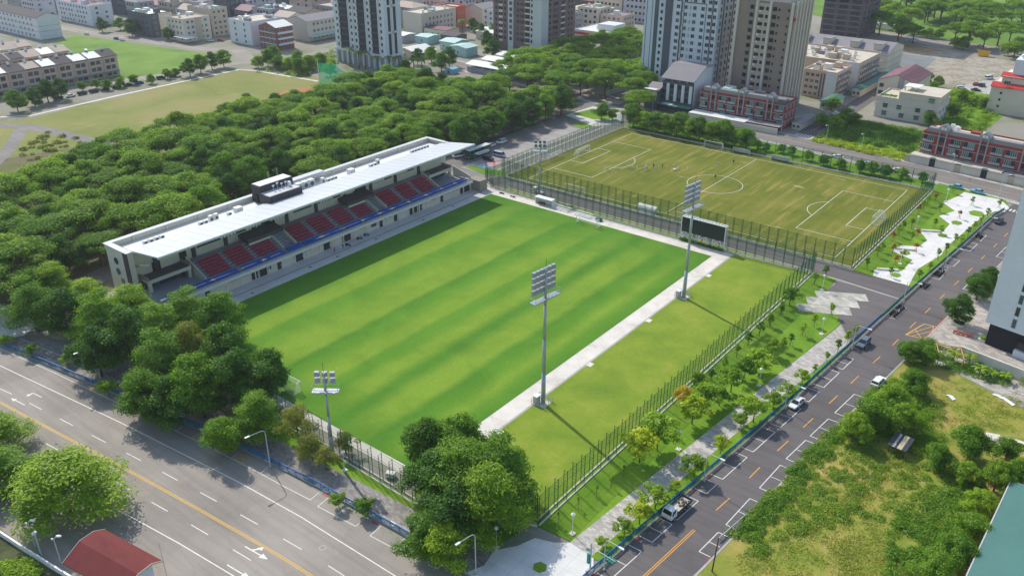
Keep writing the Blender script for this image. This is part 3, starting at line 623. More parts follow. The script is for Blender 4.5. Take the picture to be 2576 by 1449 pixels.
# rear wall, columns, strip windows
MB().box(-80, -72.6, YA, YB, 2.56, 12.6).build('rear_block', M_cream, st)
for i, y in enumerate((-160, -149.5, -140, -131, -120, -109.5, -98.5, -88, -77.5, -67)):
    MB().box(-72.6, -72.2, y-.5, y+.5, 6.2, 12.8).build('column', M_charc, st)
for a, c in ((-148.4, -141), (-139, -133.5), (-117.5, -111), (-108.3, -100), (-86.5, -79), (-76, -69)):
    wn = MB().box(-72.58, -72.48, a, c, 8.2, 9.8).build('strip_window', M_glz, st)
    for t in (.33, .66): MB().box(-72.5, -72.44, lerp(a, c, t)-.05, lerp(a, c, t)+.05, 8.2, 9.8).build('mullion', M_door, wn)
MB().box(-72.58, -72.5, -161, -158.8, 6.3, 8.6).build('door', M_door, st); MB().box(-72.58, -72.5, -153.5, -151.5, 6.3, 8.8).build('door', M_door, st)
# roof
rf = MB(); rf.profy([(-59.4, 15.2), (-59.4, 15.55), (-72.6, 13.75), (-72.6, 13.4)][::-1], -166.0, -54.0); roof = rf.build('roof', M_roofw, st)
seam = mat('roof_seam', (176, 182, 186), .5, .03)
for i in range(1, 37):
    y = -166.0+i*112/37; r_ = MB(); r_.add([(-59.6, y-.03, 15.53), (-59.6, y+.03, 15.53), (-72.4, y+.03, 13.79), (-72.4, y-.03, 13.79), (-59.6, y-.03, 15.545), (-59.6, y+.03, 15.545), (-72.4, y+.03, 13.80), (-72.4, y-.03, 13.80)], [(4, 7, 6, 5), (0, 4, 5, 1), (3, 2, 6, 7), (0, 3, 7, 4), (1, 5, 6, 2)]); r_.build('seam', seam, roof)
MB().box(-59.42, -59.2, -166.05, -53.95, 15.0, 15.5).build('gutter', M_copg, roof)
for y in (-160, -149.5, -140, -131, -120, -109.5, -98.5, -88, -77.5, -67): MB().profy([(-60.5, 14.9), (-60.5, 15.2), (-72.5, 13.4), (-72.5, 12.2)][::-1], y-.18, y+.18).build('roof_beam', M_copg, st)
gut = MB(); gut.box(-79.0, -72.6, YA+1.5, YB-1.2, 12.6, 12.75); gut.build('flat_roof', mat('white_roof_coating', (228, 226, 220), .6, .06, .3, dirt=.15), st)
b = MB(); b.box(-80.2, -79.2, YA-1.6, -131, 12.6, 14.0); b.build('rear_parapet', M_cream, st); b = MB(); b.box(-80.2, -79.2, -131, -101, 12.6, 14.0); b.build('rear_parapet', M_cream, st); b = MB(); b.box(-80.2, -79.2, -101, YB+.2, 12.6, 14.0); b.build('rear_parapet', M_cream, st)
MB().box(-80.5, -79.0, YA-1.8, YB+.3, 14.0, 14.15).build('coping', M_copg, st); MB().box(-79.0, -70.0, YA-1.8, YA-.3, 14.0, 14.15).build('coping', M_copg, st); MB().box(-79.0, -70.0, YB-.9, YB+.3, 14.0, 14.15).build('coping', M_copg, st)
for i in range(12): MB().box(-79.2, -78.85, -161+i*9.2-.25, -161+i*9.2+.25, 12.75, 14.0).build('parapet_pier', M_cream, st)
MB().box(-79.3, -77.0, -99.8, -113, 14.15, 15.6).build('roof_room', M_copg, st) if False else MB().box(-79.6, -77.4, -113.6, -101.2, 14.15, 15.3).build('roof_room', M_copg, st)
# left end wall with a tall dark pier, portholes and a glazed stair slot
MB().box(-80, -70.2, YA-1.5, YA, 0, 14.0).build('end_wall', M_cream, st); MB().box(-72.2, -70.1, YA-1.62, YA-1.5, 0, 13.9).build('end_pier', M_charc, st)
for z in (10.6, 7.8): MB().cyl((-76, YA-1.62, z), (-76, YA-1.5, z), .9, n=16).build('porthole', M_glz, st)
for i in range(4): MB().box(-75.4, -74.0, YA-1.6, YA-1.5, .4+i*1.5, 1.7+i*1.5).build('stair_pane', M_glz, st)
MB().box(-80, -72.6, YB, YB+.9, 0, 14).build('end_wall', M_cream, st)
MB().box(-61.5, -56.8, YB-.2, YB+3.4, 0, 3.6).build('end_store', M_taupe, st); 
ew = MB(); ew.profy([(-61.4, 3.6), (-61.4, 4.4), (-69, 6.4), (-69, 3.0)][::-1], YB+.3, YB+.6); ew.build('end_ramp_wall', M_cream, st)
MB().box(-72.5, -61.5, YB, YB+3.4, 0, 3.0).build('end_platform', M_taupe, st)
# plant room
pr = MB(); pr.box(-75.2, -70.6, -126, -115, 13.3, 15.8); pr.box(-79, -75.2, -125.6, -114.4, 12.7, 17.6); prm = pr.build('plant_room', M_charc, st)
MB().box(-75.0, -70.9, -125.7, -115.3, 15.8, 15.86).build('plant_roof', M_copg, prm); MB().box(-78.8, -75.4, -125.3, -114.7, 17.6, 17.7).build('plant_roof', M_unit, prm)
MB().box(-77.4, -76.0, -126.1, -125.95, 13.0, 15.2).build('plant_door', M_door, prm)
for i, (x, y, h) in enumerate(((-74, -122, 1.5), (-74.2, -120.5, 1.9), (-74, -119.2, 1.4), (-73.8, -118, 1.6))):
    a = MB(); a.cyl((x, y, 15.86), (x, y, 15.86+h), .07, n=6); a.cyl((x-.1, y, 15.86+h*.8), (x+.35, y+.2, 15.95+h), .35, .1, 8); a.build('roof_aerial', M_lamp, prm)
for x, y, h in ((-77, -121, 2.6), (-77, -118, 3)): MB().cyl((x, y, 17.7), (x, y, 17.7+h), .05, n=5).build('mast_pole', M_copg, prm)
MB().box(-73.9, -73.1, -117.3, -116.6, 15.86, 17.2).build('roof_unit', M_unit, prm)
# air conditioning units on the flat roof
def ac(y, x=-74.5, s=1.0, h=1.1):
    u = MB().box(x-.45*s, x+.45*s, y-.55*s, y+.55*s, 12.76, 12.76+h).build('air_conditioner', M_unit, st)
    MB().cyl((x+.46*s, y, 12.76+h*.5), (x+.5*s, y, 12.76+h*.5), .38*s, n=10).build('fan', M_fan, u)
for y in (-160.5, -159, -157.5, -156, -145, -143.6, -102.5, -101.2, -99.8, -85.5, -83.9, -67.5, -66.1, -64.7, -63.3, -61.9, -60.4, -136.4): ac(y)
for y in (-141.9, -140.4, -104.5, -82.6): ac(y, h=1.9)
for y in (-112.4, -110.2, -108): ac(y, -75.6, 1.7, 2.2)
for y in (-133.5, -93.5): MB().box(-75.4, -73.7, y-1, y+1, 12.75, 14.4).build('roof_hatch', M_unit, st)
for a, c in ((-155, -147), (-138, -134.5), (-99, -95), (-92, -87), (-81, -69)): MB().box(-74.6, -74.2, a, c, 12.76, 13.05).build('duct', M_unit, st)
# clusters of small floodlights under the roof edge
for y0 in (-148, -140.5, -133, -116.5, -108.5, -97, -87.5, -72, -63):
    for j in range(5):
        y = y0+j*.95; f = MB(); f.cyl((-61.2, y, 14.9), (-61.2, y, 14.2), .05, n=5); f.obox((-61.2, y), .22, .3, 13.75, 14.25, .2); f.build('floodlight', M_lamp, st)
for y in (-165, -55.8): MB().profy([(-66, 11.2), (-66, 11.6), (-72.4, 9.4), (-72.4, 9.0)][::-1], y-.2, y+.2).build('brace', M_cream, st)
# ================================================================== FLOODLIGHT MASTS, FENCES, PITCH FURNITURE
M_galv = mat('galvanised_steel', (164, 172, 176), .45, .1, .8, .5, .25)
M_lampg = mat('grey_lamp_housing', (164, 168, 172), .4, .15, 1.5, .5)
M_lens = mat('floodlight_face', (92, 98, 104), .3, .2, 2, .5)
M_whp = mat('white_steel_paint', (232, 232, 228), .45, .06, 1)
M_box = mat('grey_cabinet', (196, 194, 184), .6, .08, 1)
M_grn = mat('dark_green_steel', (18, 74, 48), .6, .15, 1)
def netmat(name, rgb, alpha):
    k = NB(name); k.t.nodes.remove(k.b)
    d = k.n('ShaderNodeBsdfDiffuse'); d.inputs[0].default_value = srgb(*rgb); tr = k.n('ShaderNodeBsdfTransparent'); mx = k.n('ShaderNodeMixShader'); mx.inputs[0].default_value = alpha
    tl = k.n('ShaderNodeBsdfTranslucent'); tl.inputs[0].default_value = srgb(*rgb); m0 = k.n('ShaderNodeMixShader'); m0.inputs[0].default_value = .5; k.l(d.outputs[0], m0.inputs[1]); k.l(tl.outputs[0], m0.inputs[2])
    k.l(tr.outputs[0], mx.inputs[1]); k.l(m0.outputs[0], mx.inputs[2]); k.l(mx.outputs[0], k.out.inputs[0]); return k.m
M_net = netmat('green_fence_mesh', (26, 104, 60), .28)
M_wnet = netmat('white_goal_net', (225, 228, 228), .22)
M_gnet = netmat('green_practice_net', (26, 150, 110), .62)
def mast(loc, H, rows, cols, head, label):
    t = thing('floodlight_mast', label, 'floodlight mast', loc, 0, 'stadium floodlight masts')
    p = MB(); pr = 1.0 if H > 25 else .72
    for i in range(4): p.cyl((0, 0, H*i/4), (0, 0, H*(i+1)/4+.02), (.48-.07*i)*pr, (.41-.07*i)*pr, 12)
    p.build('pole', M_galv, t, True)
    ca, sa = math.cos(head), math.sin(head)
    def T(u, v, z): return (u*ca-v*sa, u*sa+v*ca, z)
    sp = 1.05 if cols > 3 else 1.35; w2 = sp*(cols-1)/2+.45; rs = 1.25
    pf = MB(); pf.obox((0, 0), w2+.5, .75, H-6.0 if rows > 3 else H-3.6, H-5.85 if rows > 3 else H-3.45, head); zb = H-5.9 if rows > 3 else H-3.5
    pf.build('platform', M_galv, t)
    r = MB()
    for z in (zb+.55, zb+1.1):
        q = [T(-w2-.5, -.75, z), T(w2+.5, -.75, z), T(w2+.5, .75, z), T(-w2-.5, .75, z), T(-w2-.5, -.75, z)]; r.tube(q, .04, 4)
    for u in (-w2-.5, 0, w2+.5):
        for v in (-.75, .75): r.cyl(T(u, v, zb), T(u, v, zb+1.1), .04, n=4)
    r.build('guard_rail', M_galv, t)
    br = MB(); br.obox((0, 0), .13, .13, zb+.15, H+.1, head); br.build('head_post', M_galv, t)
    for i in range(rows):
        z = H-.4-i*rs; bar = MB(); bar.cyl(T(-w2, .18, z), T(w2, .18, z), .07, n=6); cb = bar.build('cross_arm', M_galv, t)
        for j in range(cols):
            u = -w2+.45+j*sp
            if abs(u) < .2 and rows > 3: continue
            l = MB(); c = T(u, .5, z+.05); l.obox((c[0], c[1]), .42, .26, z-.42, z+.5, head); lo = l.build('lamp', M_lampg, t)
            f = MB(); c2 = T(u, .755, z+.02); f.obox((c2[0], c2[1]), .38, .015, z-.38, z+.42, head); f.build('lamp_face', M_lens, lo)
    MB().cyl((0, 0, H), (0, 0, H+2.3), .04, n=5).build('lightning_rod', M_charc, t)
    bx_ = MB().box(-1.7, -.75, -1.1, .1, 0, 1.75); bx_.build('switch_cabinet', M_box, t)
    MB().box(-1.8, -.65, -1.2, .2, 1.75, 1.85).build('cabinet_lid', M_unit, t)
    cg = MB()
    for z in (.55, 1.2): cg.tube([(-1.95, -1.4, z), (1.2, -1.4, z), (1.2, 1.6, z), (-1.95, 1.6, z), (-1.95, -1.4, z)], .05, 4)
    for x, y in ((-1.95, -1.4), (-.9, -1.4), (.15, -1.4), (1.2, -1.4), (1.2, .1), (1.2, 1.6), (.15, 1.6), (-.9, 1.6), (-1.95, 1.6), (-1.95, .1)): cg.cyl((x, y, 0), (x, y, 1.25), .05, n=4)
    cg.build('safety_cage', M_galv, t)
    MB().box(-1.9, 1.1, -1.3, 1.5, 0, .12).build('footing', M_conc, t)
    return t
mast((31.3, -140.2, 0), 29.6, 4, 6, R(84), 'tall floodlight mast with lamp rack in the middle of the picture beside the concrete strip')
mast((31.3, -81.2, 0), 29.6, 4, 6, R(84), 'tall floodlight mast in front of the dark scoreboard screen')
mast((11.2, -177.3, 0), 17.6, 2, 3, R(36), 'shorter floodlight mast rising from trees behind the near goal')
mast((-41.3, -43.2, 0), 17.6, 2, 3, R(216), 'shorter floodlight mast behind the white dugout beside the cross lane')
# ------------------------------------------------ tall mesh fences carried by ladder trusses
FH = 6.1
tr_ = MB()
for u in (-.36, .36): tr_.box(u-.04, u+.04, -.04, .04, 0, FH if u < 0 else FH-.15)
for i in range(9): tr_.box(-.36, .36, -.02, .02, .55+i*.66, .58+i*.66)
truss_me = tr_.mesh('post', M_grn)
def mesh_fence(P, label, step=2.6, skip=()):
    t = thing('mesh_fence', label, 'fence', (P[0][0], P[0][1], 0), 0, 'tall green mesh fences')
    o = Vector((P[0][0], P[0][1], 0)); L = plen(P); n = int(L/step)
    for i in range(n+1):
        (x, y), a = along(P, min(L-.001, L*i/n)); ob('post', truss_me, t, (x-o.x, y-o.y, 0), a+math.pi/2)
    for a, b in zip(P, P[1:]):
        ang = math.atan2(b[1]-a[1], b[0]-a[0]); ox, oy = math.sin(ang)*.36, -math.cos(ang)*.36
        nb = MB(); q = [Vector((a[0]+ox, a[1]+oy, 0))-o, Vector((b[0]+ox, b[1]+oy, 0))-o]
        nb.add([(q[0].x, q[0].y, .15), (q[1].x, q[1].y, .15), (q[1].x, q[1].y, FH-.1), (q[0].x, q[0].y, FH-.1)], [(0, 1, 2, 3)]); nb.build('mesh_panel', M_net, t)
        rl = MB()
        for z in (.2, 2.2, 4.2, FH-.1): rl.cyl((q[0].x, q[0].y, z), (q[1].x, q[1].y, z), .03, n=4)
        rl.build('rail', M_grn, t)
        kb = MB(); Ld = math.hypot(b[0]-a[0], b[1]-a[1]); c = ((a[0]+b[0])/2-o.x, (a[1]+b[1])/2-o.y)
        for sgn in (-1, 1): kb.obox((c[0]-math.sin(ang)*.45*sgn, c[1]+math.cos(ang)*.45*sgn), Ld/2+.1, .13, 0, .22, ang)
        kb.build('footing_kerb', M_conc, t)
    return t
mesh_fence([(50.9, -168.6), (51.1, -47.4)], 'tall green mesh fence beside the east lawn of young trees')
mesh_fence([(50.9, -168.6), (44, -172.2), (31.5, -177.0), (-14, -175.9)], 'tall mesh fence between the near end of the main pitch and the road trees')
mesh_fence([(51.1, -47.4), (31, -48.6), (-40, -48.6), (-56.4, -48.9)], 'tall mesh fence on the stadium side of the cross lane behind the scoreboard')
mesh_fence([(-60.4, -37.9), (58.4, -38.2)], 'tall mesh fence on the training pitch side of the cross lane')
mesh_fence([(58.6, -38.2), (58.9, 39)], 'tall green mesh fence between the training pitch and the white plaza lawn')
mesh_fence([(58.9, 39), (-60.2, 39.2)], 'tall mesh fence along the far touchline of the training pitch', 3.4)
mesh_fence([(-60.2, 39.2), (-60.4, -37.9)], 'tall mesh fence between the training pitch and the car park')
mesh_fence([(-56.6, -49.2), (-63.5, -44.5), (-60.8, -38.2)], 'short run of tall mesh fence at the corner beside the grandstand end')
# ------------------------------------------------ goals
def goal(loc, rz, label, depth=2.0, h=2.44, net=M_wnet):
    t = thing('football_goal', label, 'goal', loc, rz, 'football goals'); w = 3.66
    for s in (-1, 1): MB().cyl((s*w, 0, 0), (s*w, 0, h+.06), .075, n=8).build('upright', M_whp, t)
    MB().cyl((-w, 0, h), (w, 0, h), .075, n=8).build('crossbar', M_whp, t)
    fr_ = MB()
    for s in (-1, 1): fr_.tube([(s*w, 0, h), (s*w, depth*.55, h-.05), (s*w, depth, .05), (s*w, 0, .05)], .045, 5)
    fr_.cyl((-w, depth, .05), (w, depth, .05), .045, n=5); fr_.build('net_frame', M_whp, t)
    n = MB(); n.add([(-w, 0, h), (w, 0, h), (w, depth*.55, h-.05), (-w, depth*.55, h-.05), (w, depth, .05), (-w, depth, .05), (w, 0, .05), (-w, 0, .05)], [(0, 1, 2, 3), (3, 2, 4, 5), (0, 3, 5, 7), (1, 6, 4, 2)]); n.build('net', net, t)
    return t
g1 = G(1471, 574); goal((-13.6, -57.2, .05), 0, 'white goal on the main pitch in front of the benches')
goal((-13.6, -167.2, .05), math.pi, 'white goal at the near end of the main pitch partly behind trees')
goal((52.6, 0, .06), -math.pi/2, 'netted goal at the white plaza end of the training pitch', 2.4)
goal((-52.6, 0, .06), math.pi/2, 'netted goal at the car park end of the training pitch', 2.4)
goal((-57.8, -11, .06), math.pi/2, 'spare goal standing against the car park side fence', 1.4)
goal((-18.5, 36.2, .06), 0, 'spare goal by the far touchline of the training pitch', 1.4)
goal((-32.0, -36.2, .06), math.pi, 'spare goal near the cross lane behind the white dugout', 1.2)
goal((8.6, -36.2, .06), math.pi, 'spare goal near the cross lane just left of the scoreboard', 1.2)
# ------------------------------------------------ dugout, benches, shelters, scoreboard
t = thing('dugout', 'white open-fronted dugout beside the main pitch', 'dugout', (-33.4, -50.9, .05))
MB().box(-3.3, 3.3, -1.2, .9, 2.15, 2.3).build('roof', M_whp, t); MB().box(-3.2, 3.2, .75, .85, .0, 2.15).build('back_panel', M_unit, t)
for s in (-1, 1): MB().box(s*3.2-.05, s*3.2+.05, -.7, .75, .0, 2.15).build('side_panel', M_whp, t)
MB().box(-2.9, 2.9, .1, .6, .4, .5).build('bench', M_whp, t)
def chairs(loc, lab):
    c = thing('folding_chairs', lab, 'chairs', loc)
    for i in range(4):
        m = MB(); x = -1+i*.62; m.box(x-.2, x+.2, -.2, .2, .42, .48); m.box(x-.2, x+.2, .16, .22, .46, .95)
        for a, b in ((-.17, -.17), (.17, -.17), (-.17, .17), (.17, .17)): m.box(x+a-.02, x+a+.02, b-.02, b+.02, 0, .44)
        m.build('chair', mat('dark_red_plastic', (96, 30, 34), .5), c)
chairs((-34, -51.6, .05), 'dark red chairs standing under the white dugout')
def bleacher(loc, label):
    t = thing('bench_stand', label, 'bench', loc, R(-1.5), 'white metal benches by the main pitch')
    for i in range(3): MB().box(-3, 3, -.9+i*.75, -.55+i*.75, .35+.28*i, .42+.28*i).build('plank', M_whp, t)
    for x in (-2.6, 0, 2.6):
        f = MB(); f.tube([(x, -.9, 0), (x, .95, 0)], .03, 4)
        for i in range(3): f.cyl((x, -.72+i*.75, 0), (x, -.72+i*.75, .36+.28*i), .035, n=4)
        f.build('support', M_galv, t)
bleacher((-26.6, -51.3, .05), 'three-row white metal bench nearest the white dugout'); bleacher((-18.6, -51.4, .05), 'three-row white metal bench nearest the green tub')
t = thing('green_tub', 'dark green oval tub on the concrete strip beside the benches', 'tub', (-12.8, -51.7, .05))
def ring(n, rx, ry, z): return [(rx*math.cos(2*math.pi*i/n), ry*math.sin(2*math.pi*i/n), z) for i in range(n)]
tb = MB(); tb.add(ring(14, 1.1, .75, 0)+ring(14, 1.3, .95, .5)+ring(14, 1.15, .8, .5)+ring(14, 1.0, .65, .12), [(i, (i+1) % 14, 14+(i+1) % 14, 14+i) for i in range(14)]+[(14+i, 14+(i+1) % 14, 28+(i+1) % 14, 28+i) for i in range(14)]+[(28+i, 28+(i+1) % 14, 42+(i+1) % 14, 42+i) for i in range(14)]+[tuple(range(42, 56))]); tb.build('tub_shell', mat('green_plastic', (28, 92, 84), .5), t)
MB().cyl((-.2, 0, .12), (-.2, 0, .42), .5, n=12).build('hose_coil', mat('teal_hose', (46, 120, 110), .5), t)
def shelter(loc, rz, label, wd=3.2):
    t = thing('team_shelter', label, 'shelter', loc, rz, 'curved white team shelters')
    n = 8; arc = [(-.9+1.8*math.sin(i/n*math.pi*.62), .1+1.95*math.sin(.12+i/n*math.pi*.5)) for i in range(n+1)]
    arc = [(.9-1.7*(1-math.cos(i/n*math.pi/2)), 0+2.0*math.sin(i/n*math.pi/2)) for i in range(n+1)]
    s = MB(); s.add([(-wd, y, z) for y, z in arc]+[(wd, y, z) for y, z in arc], [(i, i+1, n+2+i, n+1+i) for i in range(n)]); s.build('shell', M_whp, t, True)
    for x in (-wd, wd): e = MB(); e.add([(x, y, z) for y, z in arc]+[(x, arc[-1][0], 0)], [tuple(range(n+2))]); e.build('end_panel', mat('frosted_panel', (206, 222, 226), .3), t)
    for i in range(5): f = MB(); x = -wd+2*wd*i/4; f.tube([(x, y, z+.02) for y, z in arc], .035, 4); f.build('rib', M_galv, t)
    MB().box(-wd+.2, wd-.2, .1, .5, .4, .48).build('bench', M_unit, t); return t
shelter((-5.2, -36.3, .06), math.pi, 'curved white team shelter by the cross lane fence left of the scoreboard'); shelter((15.8, -36.4, .06), math.pi, 'curved white team shelter half hidden behind the scoreboard edge', 2.0)
shelter((-7.5, 37.2, .06), 0, 'white team shelter by the far touchline nearer the spare goal'); shelter((7.6, 37.3, .06), 0, 'white team shelter by the far touchline to the right of the halfway line')
t = thing('scoreboard', 'large dark scoreboard screen on white truss legs', 'scoreboard', (19.9, -48.4, .04))
SW = 6.6
sc = MB().box(-SW, SW, -.75, -.55, 2.7, 7.0).build('screen', mat('black_led_screen', (46, 48, 54), .35, .04, .5, .4), t)
for i in range(1, 10): MB().box(-SW+i*1.32-.015, -SW+i*1.32+.015, -.757, -.74, 2.7, 7.0).build('panel_joint', M_door, sc)
for j in (1, 2): MB().box(-SW, SW, -.758, -.741, 2.7+j*1.43-.012, 2.7+j*1.43+.012).build('panel_joint', M_door, sc)
MB().box(-SW, SW, -.54, .5, 3.0, 6.9).build('screen_back', M_copg, t)
tp = MB(); tp.box(-SW-.1, SW+.1, -.8, -.55, 7.0, 7.2); tp.box(-SW-.1, SW+.1, .45, .65, 7.0, 7.2)
for i in range(15): tp.box(-SW+i*.94-.08, -SW+i*.94+.08, -.6, .5, 7.02, 7.15)
tp.build('top_truss', M_whp, t)
for x in (SW+.05, -SW-.05):
    e = MB()
    for y in (-.7, .6): e.box(x-.09, x+.09, y-.09, y+.09, 0, 7.0)
    for i in range(6): e.cyl((x, -.7, .4+i*1.1), (x, .6, .95+i*1.1), .05, n=4)
    e.build('end_truss', M_whp, t)
for k in range(4):
    xc = -SW+.2+k*(2*SW-.4)/3; l = MB()
    for y in (-.6, .5):
        for d in (-1.35, 1.35):
            if abs(xc+d) <= SW+.2: l.cyl((xc, y*.5, .1), (xc+d, y, 2.75), .11, n=6)
    l.box(xc-.3, xc+.3, -.5, .5, 0, .15); l.cyl((xc, 0, .1), (xc, 0, 2.7), .12, n=6); l.build('truss_leg', M_whp, t)
for k in range(3):
    xm = -SW+.2+(k+.5)*(2*SW-.4)/3; l = MB(); l.cyl((xm-1.4, -.6, 1.3), (xm+1.4, -.6, 2.6), .07, n=5); l.cyl((xm-1.4, -.6, 2.6), (xm+1.4, -.6, 1.3), .07, n=5); l.build('cross_brace', M_whp, t)
# green practice net beyond the forest
t = thing('practice_net', 'tall green practice net on white poles at the edge of the dry field', 'net', tuple(G(805, 222)))
pA, pB, pC = Vector((0, 0, 0)), G(852, 215)-G(805, 222), G(905, 216)-G(805, 222)
for q, h in ((pA, 14), (pB, 12), (pC, 5)): MB().cyl((q.x, q.y, 0), (q.x, q.y, h), .2, .12, 6).build('pole', M_whp, t)
for a, b, ha, hb in ((pA, pB, 12, 10), (pB, pC, 9, 1.5)): n = MB(); n.add([(a.x, a.y, .2), (b.x, b.y, .2), (b.x, b.y, hb), (a.x, a.y, ha)], [(0, 1, 2, 3)]); n.build('net_panel', M_gnet, t)
LAWN_YOUNG = [(62.1,-75.5,1),(61.6,-81.4,1.05),(61.2,-87.5,0.9),(63.5,-68.5,1),(54.1,-75.6,0.9),(54.1,-82.2,1),(54.1,-88.1,1.1),(60.6,-90.6,1),(53.9,-94,1.1),(53.8,-99.6,1),(54.1,-106.4,1.05),(54,-112.3,1)]
ROAD_YOUNG = [(71.2,-74.7,1),(71,-79.4,1.05),(70.5,-84.1,1.05),(70.2,-90.1,0.8),(69.7,-95.7,0.7)]
LAWN_BARE = [(55.7,-149.6,0.9),(55.6,-153.4,0.9),(54.9,-157.1,0.9),(54,-161.2,0.8),(53.6,-166.4,0.8),(57.2,-133.7,0.9)]
LAWN_BUSHY = [(59.5,-94.1,1.5),(59.8,-102.8,2.1),(59.1,-107.2,1.8),(58.9,-113.2,2),(57.5,-122.6,2.1),(59.2,-119.1,1.6),(57.8,-128,2.3),(53.2,-123.4,1.4),(52.9,-116.6,1.4),(53.5,-68.9,1.7),(55.9,-144.5,2.5),(56.6,-139.4,2.6)]
ROAD_BUSHY = [(69.1,-101.1,1.2),(68.6,-107.8,1.35),(68,-113.4,1.4),(66.8,-120.1,2.2),(65.6,-123.1,1.3),(66.1,-133,1.35),(65.3,-141.9,1.7),(64.7,-147.5,0.9),(64.2,-153.5,1.9),(64,-158.3,1.7),(63.5,-162.1,1.3),(62.1,-166.5,0.8)]
GATE_YOUNG = [(54.3,-54.3,1.1),(54.7,-48,1.1),(53.7,-74.8,1),(53.9,-82,1)]
PLAZA_LAWN = [(61.5,-36),(61.4,-26.8),(61.3,-22.4),(66.8,-29.1),(64.1,-21.9),(67.3,-24.4),(61.5,-12.8),(61.5,-7.9),(61.4,-2.9),(65.8,-10.6),(62.8,0.8),(66.3,-6),(61.4,13.1),(61.6,17.5),(61.5,23.2),(62.5,28.5),(65.9,19.5),(68.2,5)]
PLAZA_ISL = [(68,-37.5),(68.7,-16.6),(70.8,0.7),(72.1,17.5),(72.5,32),(65,39.8)]
PLAZA_ROAD = [(74.3,-34.5),(75.2,-27.8),(74.8,-18.4),(75.5,-12.3),(75.8,-3.9),(77.4,-3.9),(77.5,3.5),(77.8,10),(78.4,15.7),(78.5,23.9),(79.7,34.8)]
NORTH_ROW = [(-57,42.5,1.25),(-51.2,41.2,1),(-46.1,41,1.15),(-41.4,40.6,1.2),(-36.8,41.5,1.2),(-31.9,41.3,1.1),(-27.3,42.2,1.15),(-22.1,42.4,1.2),(-17.2,42.5,1.2),(-12.6,42.3,1),(-8,42.1,1)]
NORTH_SMALL = [(-5.4,46.7,0.6),(-1.2,45,0.55),(3.9,46.7,0.6),(8,46.3,0.6),(15,43.7,0.65),(21.6,41.9,0.75),(27.6,41.1,0.75),(34.3,42.4,0.7),(38.1,42.8,0.8),(42.8,42.6,0.8),(47.8,45.3,0.7),(54.2,45.3,0.6)]
GATE_TREES = [(-73.6,44.4,1.05),(-69.3,46.3,0.7)]
FORECOURT = [(88,-54.2,1),(88.7,-37.6,0.95),(89.6,-31.3,0.9)]
